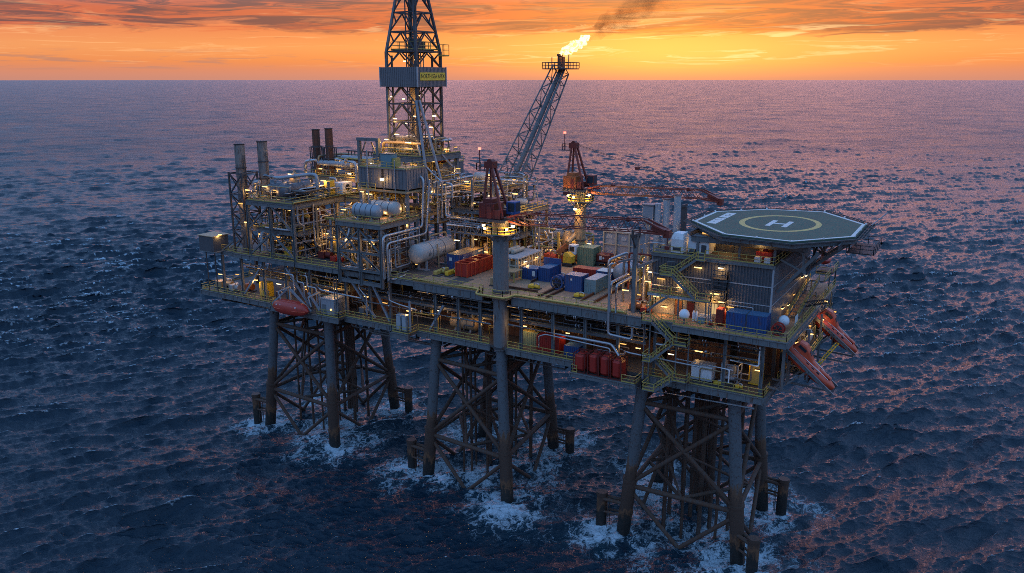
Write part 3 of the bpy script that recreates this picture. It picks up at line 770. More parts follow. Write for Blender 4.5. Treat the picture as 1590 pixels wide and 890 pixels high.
# ================================================================== main deck (36.7 m)
MD = thing('main_deck', 'rust-brown main deck with yellow railed edge carrying the modules', 'deck', (0, 0, 36.3))
m = MB(); m.prism([(-17.2,0),(-3.2,0),(-3.2,-1.6),(2.2,-1.6),(2.2,0),(24,0),(24,34),(-17.2,34)], 36.35, 36.7); m.build('deck_plate', M['deck'], MD)
m = MB(); m.box(24.01,-.2,36.35,29,34,36.7); m.build('deck_plate', M['deck'], MD)
m = MB(); m.box(29.01,-1.2,36.35,44.6,34,36.7); m.build('deck_plate', M['deck'], MD)
m = MB(); m.box(-62,0,36.35,-17.21,30,36.7); m.build('deck_plate', M['deck_grey'], MD)
m = MB(); m.box(-66,.5,36.35,-62.01,10,36.7); m.build('deck_plate', M['deck_grey'], MD)
for p, q in (((-17.2,-.1),(-3.3,-.1)),((2.3,-.1),(24,-.1))):
    edge(p, q, 36.68, 1.35).build('edge_girder', M['steel'], MD)
for p, q in (((24,-.3),(29,-.3)),((29,-1.3),(44.6,-1.3)),((44.7,-1.2),(44.7,33)),((-66,.4),(-62,.4)),((-62,-.1),(-45.3,-.1)),((-44.8,-.1),(-33.4,-.1)),((-32.8,-.1),(-23.6,-.1)),((-22.8,-.1),(-17.3,-.1))):
    edge(p, q, 36.68, .85).build('edge_girder', M['steel'], MD)
m = MB()
for k in range(14): m.ibeam((24.5+k*1.5,-.9 if k > 3 else .1,35.9), (24.5+k*1.5,30,35.9), .2, .6)
split_build(m, 'floor_joist', M['steel_dark'], MD)
for r in ([(-17.1,.1,36.7),(-3.3,.1,36.7)],[(-3.3,.1,36.7),(-3.3,-1.0,36.7),(-2.3,-1.6,36.7),(1.4,-1.6,36.7),(2.4,-.8,36.7),(3.2,.1,36.7),(21.6,.1,36.7)],[(29.1,-1.1,36.7),(44.5,-1.1,36.7),(44.5,7,36.7)],
          [(44.5,9,36.7),(44.5,33.8,36.7)],[(27,-.1,36.7),(29,-.1,36.7)],[(-65.9,.6,36.7),(-62.1,.6,36.7)],[(-61.9,.1,36.7),(-45.4,.1,36.7)],[(-44.7,.1,36.7),(-33.4,.1,36.7)],[(-22.6,.1,36.7),(-17.4,.1,36.7)]):
    m = MB(); m.rail(r); m.build('railing', M['yellow'], MD)
m = MB(); m.pipe([(-17.2,-.35,37.15),(-3.7,-.35,37.15),(-3.6,-1.9,36.75),(2.2,-1.9,36.75),(2.8,-.35,37.1),(21.5,-.35,37.1)], .17, 8, bend=.8); m.build('edge_pipe', M['yellow'], MD)
# skid beams and rails laid across the pipe deck
for p, q in (((6.0,1.5),(6.0,22)),((7.4,1.5),(7.4,22)),((-1.2,4),(4.6,4)),((12.8,3),(12.8,16)),((15,3),(15,16)),((0.5,9),(0.5,16))):
    m = MB(); m.ibeam((p[0],p[1],36.92), (q[0],q[1],36.92), .3, .4); m.build('skid_beam', M['rustwall'], MD)
m = MB(); m.box(-12,1.0,36.71,-9,6,36.76); m.build('deck_hatch', M['deck_grey'], MD)
m = MB(); m.box(9,11,36.71,11,15,36.76); m.build('deck_hatch', M['steel_dark'], MD)
# deck boom rest: tall post with a fork
BR = thing('boom_rest', 'tall dark steel post with forked head propping up the red crane boom', 'post', (22.0, 1.6, 36.7))
m = MB(); m.box(21.7,1.3,36.7,22.3,1.9,48.2); m.build('post', M['steel'], BR)
m = MB(); m.beam((22,.2,48.2),(22,3,48.2),.4); m.beam((22,.3,48.2),(22,.3,49.2),.3); m.beam((22,2.9,48.2),(22,2.9,49.2),.3); m.beam((22,1.6,46),(22,.3,48),.2); m.beam((22,1.6,46),(22,2.9,48),.2); m.build('fork', M['steel_dark'], BR)
m = MB(); m.beam((22,1.6,43.4),(26,3.6,45.2),.3); m.beam((22,1.6,44.8),(19.8,.6,44.2),.25); m.build('arm', M['steel'], BR)

# ================================================================== left process module
PM = thing('process_module', 'tall three-storey pipework tower at the left end with yellow top deck', 'process module', (-53, 9, 36.7))
for x in (-57,-51,-45):
    for y in (0.2, 6, 12, 18):
        m = MB(); m.ibeam((x,y,36.7), (x,y,47.2), .55, .5); m.build('column', M['steel'], PM)
def floor(T, x0, y0, x1, y1, z, mt='deck_grey', bm='steel', dep=.7, t=.22):
    m = MB(); m.box(x0,y0,z-t,x1,y1,z); m.build('floor_plate', M[mt], T)
    for p, q in (((x0,y0),(x1,y0)),((x1,y0),(x1,y1)),((x1,y1),(x0,y1)),((x0,y1),(x0,y0))):
        m = MB(); m.ibeam((*p,z-t-dep/2), (*q,z-t-dep/2), .3, dep); m.build('floor_beam', M[bm], T)
floor(PM,-57.2,0,-44.8,18.2,47.5)
floor(PM,-57,1.2,-45.2,17.8,42.2)
for a, b_ in (((-57,.2,42),(-51,.2,47)),((-51,.2,47),(-45,.2,42)),((-57,.2,36.9),(-51,.2,41.6)),((-51,.2,41.6),(-45,.2,37)),((-45,.2,41.8),(-45,6,37)),((-45,6,47),(-45,12,42.4)),((-45,18,47),(-45,12,42.4)),((-45,6,37),(-45,.4,41.6))):
    m = MB(); m.beam(a, b_, .3); m.build('brace', M['steel'], PM)
for z in (38.6,40.2,43.6,45.4):
    m = MB(); m.beam((-44.9,.2,z), (-44.9,18,z), .18); m.build('side_rail', M['steel_light'], PM)
for r in ([(-57,.2,47.5),(-45,.2,47.5)],[(-45,.2,47.5),(-45,18,47.5)],[(-57,.2,47.5),(-57,18,47.5)],[(-57,1.3,42.2),(-45.3,1.3,42.2)],[(-45.3,1.3,42.2),(-45.3,17,42.2)]):
    m = MB(); m.rail(r); m.build('railing', M['yellow'], PM)
m = MB(); m.pipe([(-44.7,.2,47.75),(-44.7,18,47.75)], .22, 8); m.build('edge_pipe', M['yellow'], PM)
m = MB(); m.pipe([(-44.6,1,46.4),(-44.6,18,46.4)], .12, 8); m.build('edge_pipe', M['pipe_tan'], PM)
# slender braced frame round the exhaust stack
for x in (-62,-58.4):
    for y in (.6,4.4):
        m = MB(); m.beam((x,y,36.7),(x,y,52.4),.3); m.build('stack_frame_post', M['steel_dark'], PM)
for z0, z1 in ((36.9,41),(41,44.6),(44.6,48.2),(48.2,52.2)):
    m = MB()
    for y in (.6,4.4): m.beam((-62,y,z0),(-58.4,y,z1),.18); m.beam((-58.4,y,z0),(-62,y,z1),.18); m.beam((-62,y,z1),(-58.4,y,z1),.2)
    for x in (-62,-58.4): m.beam((x,.6,z0),(x,4.4,z1),.18); m.beam((x,4.4,z0),(x,.6,z1),.18); m.beam((x,.6,z1),(x,4.4,z1),.2)
    m.build('stack_frame_bracing', M['steel_dark'], PM)
# piping inside and on top
def maze(T, x0, x1, y0, y1, z0, z1, n, seed, mats, rs=(.08,.12,.16,.22,.3), nm='pipe'):
    rg = random.Random(seed)
    for k in range(n):
        p = Vector((rg.uniform(x0,x1), rg.uniform(y0,y1), rg.choice((z0, rg.uniform(z0,z1))))); pts = [p.copy()]
        ax = rg.choice((0,1,2))
        for j in range(rg.choice((2,3,3,4))):
            lo, hi = ((x0,x1),(y0,y1),(z0,z1))[ax]
            v = rg.uniform(lo,hi); q = pts[-1].copy(); q[ax] = v
            if abs(q[ax]-pts[-1][ax]) > .8: pts.append(q)
            ax = rg.choice([a for a in (0,1,2) if a != ax])
        if len(pts) < 2: continue
        r = rg.choice(rs); m = MB(); m.pipe(pts, r, 7, flanges=rg.random() < .5)
        m.build(nm, M[rg.choice(mats)], T)
MIX = ('pipe_silver','pipe_silver','pipe_dark','pipe_tan','steel','steel_light','vessel_grey','yellow')
maze(PM,-56.5,-45.4,.4,8,37,41.6,44,21,MIX,nm='process_pipe')
maze(PM,-56.5,-45.4,.4,8,42.4,47,46,22,MIX,nm='process_pipe')
maze(PM,-45.4,-44.4,1,17.5,37,47,24,23,('pipe_silver','steel_light','pipe_tan'),(.08,.12,.18))
maze(PM,-56.5,-45.4,1,17,47.7,50.6,34,24,('pipe_silver','pipe_silver','pipe_dark','pipe_tan','steel'))
m = MB()
for i in range(7): m.box(-56.8+i*1.7,8.9,36.9,-55.6+i*1.7,9.1,47)
split_build(m, 'wall_panel', M['rustwall'], PM)
for pts, r, mt in (([(-57,5,51.6),(-51.4,3.4,51.6),(-48.4,8.5,52.0),(-46.6,8.5,52.0),(-46.6,8.5,48)], .34, 'vessel_insul'), ([(-56.4,1.6,47.6),(-56.4,1.6,50.6),(-54.8,1.6,50.9)], .42, 'pipe_silver'),
                   ([(-48.6,16,54.2),(-43.2,16,53.8),(-43.2,16,50)], .34, 'pipe_silver'), ([(-54,13,50.5),(-54,13,53.8),(-51,13,54.2)], .3, 'pipe_silver'), ([(-44.2,.6,47),(-44.2,.6,44),(-44.2,2,43.2)], .2, 'pipe_silver'), ([(-44.4,4.8,47),(-44.4,4.8,39.4),(-44.4,6.2,38.4)], .2, 'pipe_silver')):
    m = MB(); m.pipe(pts, r, 10, flanges=True); m.build('large_pipe', M[mt], PM)
for (x, y, z, e) in ((-57.6,1,49.2,60),(-55,3,49.8,50),(-51.6,2.4,49.4,70),(-48.4,12,50.4,90),(-46,17,51.4,80),(-56,2,40.6,60),(-52,2.4,40.4,80),(-47,2.0,40.2,90),(-45.6,9,40.6,80),(-45.8,13.4,40.8,90),(-45.6,16.4,46.4,60),(-54,3,46,45),(-47.6,3,46.2,45),(-60,1.2,46.4,50),(-58,.4,43,60),(-45.4,6.6,45.8,35)):
    lamp(PM, (x,y,z), (1.1,.24,.18), e)

# exhaust stacks
def stack(x, y, z0, z1, r, mt, label, grp, rings=(.35,.7), guard=False):
    T = thing('exhaust_stack', label, 'exhaust stack', (x, y, z0), grp)
    m = MB(); m.tube((x,y,z0), (x,y,z1), r, n=20); m.build('flue', M[mt], T)
    m = MB(); m.tube((x,y,z1-.05), (x,y,z1+.12), r*1.06, n=20); m.tube((x,y,z1+.12), (x,y,z1+.14), r*.9, n=20); m.build('rim', M['black'], T)
    for f in rings:
        z = z0+(z1-z0)*f; m = MB(); m.tube((x,y,z), (x,y,z+.22), r*1.09, n=20); m.build('band', M['steel_dark'], T)
    if guard:
        m = MB()
        for k in range(6):
            a = k*PI/3; c, s = math.cos(a)*r*1.75, math.sin(a)*r*1.75; m.beam((x+c,y+s,z0),(x+c,y+s,z0+5.6),.16)
        for z in (1.2,3.4,5.6):
            for k in range(6):
                a, b_ = k*PI/3, (k+1)*PI/3; m.beam((x+math.cos(a)*r*1.75,y+math.sin(a)*r*1.75,z0+z),(x+math.cos(b_)*r*1.75,y+math.sin(b_)*r*1.75,z0+z),.14)
        m.build('guard_frame', M['steel_dark'], T)
    else:
        m = MB(); m.beam((x+r+.15,y-.3,z0),(x+r+.15,y-.3,z1-2),.07); m.beam((x+r+.15,y+.1,z0),(x+r+.15,y+.1,z1-2),.07)
        for k in range(int((z1-z0-2)/.5)): m.beam((x+r+.15,y-.3,z0+k*.5),(x+r+.15,y+.1,z0+k*.5),.05)
        m.build('ladder', M['steel_dark'], T)
G = 'exhaust stacks of the process module'
stack(-60.6,2.5,37.0,57.6,.98,'stack','tall grey exhaust stack at the far left end, inside a braced frame',G,(.25,.47,.78))
stack(-58.2,6.0,47.7,58.0,.98,'stack','short grey exhaust stack just right of the tallest one',G,(.3,.62))
stack(-57.0,19.5,50.5,59.6,.8,'stack_rust','rust-brown exhaust stack, left one of the caged pair',G,(.62,),True)
stack(-53.4,19.5,50.5,59.9,.8,'stack_rust','rust-brown exhaust stack, right one of the caged pair',G,(.62,),True)

# upper rear platform of the process side
UP = thing('upper_platform', 'raised lit platform with grey ducts behind the left process tower', 'platform', (-49, 22, 47))
floor(UP,-58,17.5,-39,26,50.5,'deck_grey','pipe_tan',.6)
floor(UP,-44.6,14,-37.5,26,47.2,'deck_grey','pipe_tan',.6)
for x in (-57.6,-52,-46.5,-39.4):
    for y in (17.8,25.7):
        m = MB(); m.box(x-.2,y-.2,36.7,x+.2,y+.2,50.2); m.build('column', M['pipe_tan'], UP)
for r in ([(-58,17.6,50.5),(-39.1,17.6,50.5)],[(-39.1,17.6,50.5),(-39.1,25.9,50.5)],[(-44.5,14.1,47.2),(-37.6,14.1,47.2),(-37.6,25.9,47.2)]):
    m = MB(); m.rail(r); m.build('railing', M['yellow'], UP)
for p, q, r, mt in (((-56,18.6,53.0),(-46.5,18.6,53.0),.62,'vessel_grey'),((-52,21.5,53.6),(-42.6,21.5,53.6),.95,'vessel_grey'),((-56,23.4,53.6),(-44,23.4,53.6),.5,'pipe_dark')):
    m = MB(); m.vessel(p, q, r, 14); m.build('duct', M[mt], UP)
m = MB(); m.beam((-51,22,55.4),(-40,22,55.4),.5,.25)
for k in range(12): m.beam((-50.6+k*.9,22,53.8),(-50.6+k*.9,22,55.4),.14)
m.build('cooler_rack', M['steel_dark'], UP)
maze(UP,-57,-39.5,18,25,50.7,54.4,26,31,('pipe_silver','pipe_dark','pipe_tan','steel','yellow'))
maze(UP,-44,-38,14.4,24,37,47,30,32,('pipe_silver','pipe_dark','pipe_tan','steel','yellow'))
for (x, y, z, e) in ((-50,18.2,52.0,90),(-44.6,18.2,52.6,90),(-41,18.4,53.6,100),(-55,18.2,51.8,60),(-42.6,14.6,49,90),(-39,15,49.2,80),(-40.6,14.6,45.8,70),(-43.6,15,45,60),(-47,19,49.6,60)):
    lamp(UP, (x,y,z), (1.1,.24,.18), e)

def tank(name, label, cat, p, q, r, mt, grp=None, saddles=True, nozzle=True, bands=2, z0=None):
    p, q = Vector(p), Vector(q); c = (p+q)/2; zb = z0 if z0 is not None else p.z-r-.35
    T = thing(name, label, cat, (c.x,c.y,zb), grp)
    m = MB(); m.vessel(p, q, r, 24); m.build('shell', M[mt], T)
    d = (q-p).normalized(); L = (q-p).length
    for k in range(bands):
        a = p+d*(L*(k+1)/(bands+1)); m = MB(); m.tube(a-d*.06, a+d*.06, r*1.015, n=24); m.build('band', M['steel_dark'], T)
    if saddles:
        s = Vector((-d.y,d.x,0))
        for f in (.24,.76):
            a = p+d*(L*f); m = MB(); m.beam(Vector((a.x,a.y,zb+.1))-s*r*.8, Vector((a.x,a.y,zb+.1))+s*r*.8, .5, .2)
            m.beam((a.x-s.x*r*.5,a.y-s.y*r*.5,zb+.1),(a.x-s.x*r*.5,a.y-s.y*r*.5,p.z-r*.6),.3); m.beam((a.x+s.x*r*.5,a.y+s.y*r*.5,zb+.1),(a.x+s.x*r*.5,a.y+s.y*r*.5,p.z-r*.6),.3)
            m.build('saddle', M['steel_light'], T)
    if nozzle:
        for f in (.3,.62):
            a = p+d*(L*f); m = MB(); m.tube((a.x,a.y,a.z+r*.9),(a.x,a.y,a.z+r+.4),.18,n=10); m.tube((a.x,a.y,a.z+r+.38),(a.x,a.y,a.z+r+.5),.3,n=10); m.build('nozzle', M['steel_light'], T)
    return T
tank('storage_tank','dark grey horizontal tank on the left tower roof, right one of two','tank',(-50.4,2.2,49.2),(-50.4,10.5,49.2),1.25,'tank_dark','dark tanks on the process tower roof',z0=47.5)
tank('storage_tank','dark grey horizontal tank on the left tower roof, left one, half hidden','tank',(-54.3,3.2,49.2),(-54.3,9.5,49.2),1.15,'tank_dark','dark tanks on the process tower roof',z0=47.5)
T = thing('dome_vessel','lit cream dome-topped vessel beside the short grey stack','vessel',(-54.6,10.5,47.5))
m = MB(); m.lathe((-54.6,10.5,47.5),(-54.6,10.5,53),[(0,1.1),(2.6,1.1),(3.4,1.0),(4.0,.7),(4.3,.3)],18); m.build('shell', M['pipe_tan'], T); m = MB(); m.tube((-54.6,10.5,51.7),(-54.6,10.5,52.4),.25,n=10); m.build('nozzle', M['steel'], T)
lamp(T,(-54.6,9.2,51.6),(.9,.2,.16),60)
T = thing('pump_cabinet','bright yellow upright cabinet on the left tower roof','cabinet',(-47.6,12.8,47.5))
m = MB(); m.box(-48.5,12.2,47.6,-46.9,13.6,50.4); m.build('body', M['yellow_bright'], T, bevel=.05); m = MB(); m.box(-48.6,12.1,47.5,-46.8,13.7,47.62); m.build('base', M['steel_dark'], T); m = MB(); m.box(-48.2,12.15,47.9,-47.2,12.19,50); m.build('door', M['yellow'], T)
T = thing('fan_unit','white box with a round dark fan inlet on the left tower roof','fan unit',(-46.4,15,47.5))
m = MB(); m.box(-47.6,14.2,47.7,-45.4,17,49.9); m.build('casing', M['white'], T, bevel=.06); m = MB(); m.tube((-45.4,15.6,48.9),(-45.28,15.6,48.9),.62,n=18); m.build('fan_inlet', M['black'], T); m = MB(); m.box(-45.35,15.1,48.8,-45.2,16.1,48.98); m.build('fan_guard', M['white'], T); m = MB(); m.box(-47.7,14.1,47.5,-45.3,17.1,47.72); m.build('skid', M['steel_dark'], T)

# overhanging control cabin at the far left
CB = thing('overhang_cabin','dark steel box cabin hanging off the far left deck corner','cabin',(-67.3,.6,36.3))
m = MB(); m.box(-70.4,-1.2,36.5,-66.2,2.6,39.5); m.build('body', M['cladding'], CB, bevel=.05); m = MB(); m.box(-70.6,-1.4,39.5,-66.0,2.8,39.62); m.build('roof', M['pipe_tan'], CB)
for x in (-69.6,-67.0): m = MB(); m.beam((x,-.4,28),(x,-.4,36.4),.16); m.build('leg', M['steel_dark'], CB)
m = MB(); m.box(-70.5,-1.25,36.3,-65.4,2.7,36.5); m.build('base_frame', M['steel'], CB); m = MB(); m.beam((-66,.5,36.4),(-62.2,.5,38.8),.25); m.beam((-66,2.2,36.4),(-62.2,2.2,38.8),.25); split_build(m, 'bracket', M['steel'], CB)
lamp(CB,(-65.9,.4,39.8),(.6,.3,.2),80)

# ================================================================== tank module
TM = thing('tank_module','square steel frame tower left of the vessel carrying two pale tanks','process module',(-28,4,36.5))
for x in (-33,-28,-23.3):
    for y in (-1,3.8,8.8):
        if x == -28 and y == 3.8: continue
        m = MB(); m.ibeam((x,y,35.4 if y > 0 else 34.6), (x,y,45.6), .5, .46); m.build('column', M['steel'], TM)
floor(TM,-33.2,-1.2,-23.1,9.2,46.0,'deck','steel',.75)
for z in (40.6,37.4):
    for p, q in (((-33,-1),(-23.3,-1)),((-23.3,-1),(-23.3,8.8)),((-33,-1),(-33,8.8))):
        m = MB(); m.ibeam((*p,z),(*q,z),.26,.45); m.build('beam', M['steel'], TM)
m = MB(); m.ibeam((-33,-1,35.2),(-23.3,-1,35.2),.3,.7); m.build('beam', M['steel'], TM)
m = MB(); m.box(-32.8,-.8,37.2,-23.6,8.6,37.4); m.build('floor_plate', M['deck_grey'], TM)
for a, b_ in (((-28,-1,44.6),(-32.6,-1,41)),((-28,-1,44.6),(-23.7,-1,41)),((-32.6,-1,40.2),(-28,-1,37.6)),((-28,-1,40.3),(-23.6,-1,37.6)),((-23.3,-.8,44.8),(-23.3,3.8,41)),((-23.3,3.8,40.4),(-23.3,8.6,37.5)),((-32.7,-1,45),(-29,-1,41)),((-28,-1,41),(-24,-1,37.6))):
    m = MB(); m.beam(a, b_, .24); m.build('brace', M['steel'], TM)
m = MB(); m.rail([(-33,-1,46),(-23.3,-1,46),(-23.3,9,46)]); m.build('railing', M['yellow'], TM)
m = MB(); m.rail([(-33,9,46),(-33,-1,46)]); m.build('railing', M['yellow'], TM)
m = MB(); m.pipe([(-22.95,-1,46.1),(-22.95,9.2,46.1)], .16, 8); m.build('edge_pipe', M['yellow'], TM)
maze(TM,-32.6,-23.8,-.6,8.4,37.6,45.4,64,41,MIX)
maze(TM,-23.0,-22.2,-.6,9,36.8,44.6,14,42,('pipe_silver','steel_light','pipe_silver','pipe_tan'),(.08,.1,.14))
maze(TM,-32.6,-29.6,-.6,8,46.2,47.2,8,43,('pipe_silver','white'),(.06,.1))
m = MB(); m.box(-32.5,6,37.4,-23.8,6.15,45); m.build('inner_wall', M['rustwall'], TM)
for pts, r in (([(-22.5,-1.3,36.6),(-22.5,-1.3,44.0),(-22.5,9.6,44.0),(-22.5,10.4,52.6),(-24.2,10.4,53.2)], .24), ([(-21.9,-1.0,36.4),(-21.9,-1.0,42.8),(-21.9,10.0,42.8),(-21.6,11.0,52.4)], .2), ([(-22.3,-.4,36.5),(-21.0,-.4,36.5),(-20.6,2,36.9)], .14)):
    m = MB(); m.pipe(pts, r, 10, bend=.8); m.build('riser_pipe', M['pipe_silver'], TM)
for (x, y, z, e) in ((-31.5,-.3,42.6,60),(-26,-.2,42.2,45),(-29,1,39.4,70),(-24,2,39,40),(-26.5,4.6,47.2,50),(-23.8,7,44.9,45),(-33.6,1,40.2,60)):
    lamp(TM, (x,y,z), (1.0,.22,.16), e)
tank('storage_tank','pale insulated tank in front on top of the square frame tower','tank',(-31,1.3,47.6),(-25,1.3,47.6),1.3,'vessel_insul','pale tanks on the frame tower',bands=4,z0=46)
tank('storage_tank','pale insulated tank behind its twin on top of the square frame tower','tank',(-30.6,5.4,47.6),(-24.2,5.4,47.6),1.3,'vessel_white','pale tanks on the frame tower',bands=3,z0=46)
T = tank('pressure_vessel','big grey-white horizontal vessel lying on the deck beside the blue container','vessel',(-20.8,4.6,39.9),(-20.8,15.6,39.9),1.75,'vessel_white',None,bands=2,z0=36.7)
for pts, r in (([(-20.8,6,41.7),(-20.8,6,42.4),(-22.4,6,42.4),(-22.4,6,38)],.13),([(-20.8,9.5,41.7),(-20.8,9.5,42.5),(-20.8,14.5,42.5),(-20.8,14.5,41.6)],.16),([(-19.1,9.4,41.2),(-18.8,9.4,40),(-18.8,9.4,37)],.12)):
    m = MB(); m.pipe(pts, r, 8); m.build('vessel_pipe', M['pipe_tan'], T)
m = MB(); m.tube((-18.95,7.2,39.8),(-19.2,7.2,39.8),.3,n=12); m.build('manway', M['steel'], T); m = MB(); m.tube((-18.95,11.4,39.6),(-19.2,11.4,39.6),.25,n=12); m.build('manway', M['steel'], T)
lamp(T,(-19.4,3.6,38.6),(.5,.2,.16),35)
# ================================================================== drilling package
DM = thing('drilling_module', 'big windowless grey steel box on columns below the derrick', 'drilling module', (-28.6,9.3,36.7))
m = MB(); m.box(-34,6.5,50.9,-23.2,12.2,54.35)
m.build('body', M['cladding_lit'], DM, bevel=.05)
m = MB()
for k in range(14): x = -33.6+k*.78; m.box(x,6.42,51.1,x+.1,6.5,54.2)
for k in range(7): y = 6.9+k*.78; m.box(-23.2,y,51.1,-23.12,y+.1,54.2)
split_build(m, 'cladding_rib', M['cladding_lit'], DM)
m = MB(); m.box(-34.1,6.3,54.35,-23.1,12.3,54.5); m.build('roof_edge', M['steel'], DM)
m = MB(); m.rail([(-34,12,54.5),(-34,6.5,54.5),(-23.3,6.5,54.5),(-23.3,12,54.5)]); m.build('railing', M['yellow'], DM)
for x in (-33.6,-28.6,-23.6):
    for y in (7,11.8): m = MB(); m.box(x-.25,y-.25,36.7,x+.25,y+.25,50.9); m.build('column', M['steel'], DM)
m = MB(); m.tube((-31.8,6.2,36.9),(-31.8,6.2,57.6),.13,n=8); m.tube((-25.6,6.2,49),(-25.6,6.2,56),.09,n=8); split_build(m, 'vent_pipe', M['steel_light'], DM)
m = MB(); m.box(-28.7,6.3,54.2,-28.4,6.45,52.8); m.box(-28.6,6.36,51,-28.5,6.42,54.3); m.build('cable_run', M['black'], DM)
lamp(DM,(-28.5,6.1,52.5),(.7,.3,.5),70,hot=True,off=(0,-.6,0))
m = MB(); m.box(-34.2,6.0,50.3,-23,12.4,50.6); m.build('catwalk', M['pipe_tan'], DM)
m = MB(); m.rail([(-34.2,6.05,50.6),(-30,6.05,50.6)]); m.build('railing', M['yellow'], DM)
maze(DM,-33.4,-23.6,7,14,46.5,50,22,51,('pipe_silver','pipe_tan','steel','yellow'))
floor(DM,-34,6.4,-23,20,46.2,'deck_grey','pipe_tan',.5)
for (x, y, z, e) in ((-32,6.6,49.6,70),(-29.4,7,48.2,100),(-26.5,7,48.4,90),(-24,7.4,47.8,80),(-33.4,6.8,47.6,80),(-30.6,6.2,45.4,50),(-33.4,6.2,50.0,50)):
    lamp(DM, (x,y,z), (1.1,.24,.18), e)
# machinery on its roof
T = thing('winch_cabinet','blue-grey machinery cabinet on the roof of the big grey box','cabinet',(-28.2,8,54.5))
m = MB(); m.box(-29.6,7.2,54.5,-27.2,9,56.9); m.build('body', M['teal'], T, bevel=.05); m = MB(); m.box(-27.15,7.5,54.7,-26.3,8.8,56.2); m.build('side_box', M['yellow'], T); m = MB(); m.box(-29.7,7.1,56.9,-27.1,9.1,57); m.build('lid', M['steel'], T)
T = thing('gantry_frame','goalpost steel frame standing at the left of the derrick foot','gantry',(-38.2,14,46))
for x in (-40.4,-35.8): m = MB(); m.box(x-.3,13.7,46.2,x+.3,14.3,58.4); m.build('post', M['steel'], T)
m = MB(); m.box(-40.8,13.6,58.4,-35.4,14.4,59); m.build('crossbeam', M['steel'], T)
m = MB(); m.beam((-40.1,14,55.6),(-38.8,14,58.2),.2); m.beam((-36.1,14,55.6),(-37.4,14,58.2),.2); split_build(m, 'brace', M['steel'], T)
DS = thing('drill_floor', 'brightly lit drill floor structure crowded with machinery under the derrick', 'drill floor', (-31.2,20,36.7))
for x in (-36.4,-31.2,-26):
    for y in (14.2,25.8):
        m = MB(); m.box(x-.35,y-.35,36.7,x+.35,y+.35,56); m.build('column', M['steel'], DS)
floor(DS,-37,13.8,-25.4,26.4,56.0,'deck_grey','steel',.9)
floor(DS,-37,13.8,-25.4,26.4,51.4,'deck_grey','pipe_tan',.6)
m = MB(); m.rail([(-37,26.3,56),(-37,13.9,56),(-25.5,13.9,56),(-25.5,26.3,56)]); m.build('railing', M['yellow'], DS)
m = MB(); m.rail([(-25.5,13.9,51.4),(-25.5,26.3,51.4)]); m.build('railing', M['yellow'], DS)
for a, b_ in (((-25.4,14.2,51),(-25.4,20,44)),((-25.4,20,56),(-25.4,25.8,51.6)),((-25.6,15,51.6),(-23,13,45)),((-36.4,14.1,51),(-31.2,14.1,46.4)),((-27.6,15.6,66),(-23.6,13.2,50.8)),((-27.2,16,66),(-21.6,15.4,49.6)),((-27.4,15.4,58),(-24.2,14.6,50))):
    m = MB(); m.beam(a, b_, .34); m.build('brace', M['steel_light'], DS)
maze(DS,-36.6,-26,14.2,25,51.6,55.6,32,52,('pipe_silver','pipe_tan','steel','yellow','pipe_dark'))
maze(DS,-36.6,-26,14.4,25,56.2,59.4,26,53,('pipe_silver','pipe_tan','steel','yellow','white'))
maze(DS,-25.2,-21.5,13.4,26,44,53.6,34,54,('pipe_silver','pipe_silver','pipe_tan','steel_light','yellow'),(.1,.14,.2,.26))
m = MB(); m.box(-34.8,16.8,56,-31.6,19.6,59.2); m.build('drillers_cabin', M['wall_cream'], DS, bevel=.05)
m = MB(); m.box(-30.8,18,56,-29.2,21,58.2); m.build('drawworks', M['pipe_tan'], DS, bevel=.05)
for p in (((-24.6,17,48.5),(-24.6,17,51.4)),((-23.4,21,47),(-23.4,21,51))):
    m = MB(); m.vessel(p[0], p[1], .8, 14); m.build('separator', M['vessel_white'], DS)
for (x, y, z, e, h) in ((-36.2,14.6,58.2,110,0),(-34,14.4,58.8,130,1),(-31.6,14.6,59.8,150,1),(-29,14.6,58.4,150,1),(-33,16,62.6,120,1),(-30,18,63,130,1),(-27.6,21,63,110,1),(-26.6,15,55.2,120,0),(-27.6,14.2,54.4,110,0),(-26,18,54.8,90,0),(-24.9,15.4,49.6,80,0),(-24,19,50.6,80,0),(-24.4,24,53,70,0),(-35.4,14.2,53.6,90,0),(-32.4,14.2,53.8,90,0),(-29.4,14.2,54.2,90,0),(-31,14.6,49.6,70,0),(-36,14.5,48.6,70,0)):
    lamp(DS, (x,y,z), (1.0,.24,.18), e, hot=bool(h))
T = thing('mud_cabin','plain grey box cabin to the right of the derrick foot','cabin',(-28.6,24.6,50.6))
m = MB(); m.box(-31,21.4,50.7,-26.1,28.4,53.9); m.build('body', M['cladding_lit'], T, bevel=.05); m = MB(); m.box(-31.1,21.3,53.9,-26,28.5,54.02); m.build('roof', M['steel'], T)
m = MB(); m.rail([(-26.1,21.4,54.02),(-26.1,28.3,54.02)]); m.rail([(-31,21.4,54.02),(-26.1,21.4,54.02)]); m.build('railing', M['yellow'], T); m = MB(); m.box(-26.08,22.2,51,-26.02,23.4,53.2); m.build('door', M['cladding'], T)
m = MB(); m.box(-31,21.4,50.45,-25.8,28.5,50.68); m.build('base', M['pipe_tan'], T)
for x in (-30.6,-26.5):
    for y in (21.8,28): m = MB(); m.box(x-.2,y-.2,36.7,x+.2,y+.2,50.45); m.build('column', M['steel'], T)
T = thing('crew_basket','orange-red machinery skid on the roof of the plain grey cabin','machine',(-28.6,24,54.1))
m = MB(); m.box(-30,22.6,54.1,-27,25.2,55.0); m.box(-29.6,23,55,-28,24.6,56); m.build('body', M['red'], T, bevel=.05); m = MB(); m.rail([(-30,22.5,55),(-27,22.5,55),(-27,25.2,55)], t=.1, toe=False); m.build('frame', M['orange'], T)
lamp(T,(-27,24,56.6),(.9,.24,.18),60); lamp(T,(-27,27,56.8),(.9,.24,.18),60)

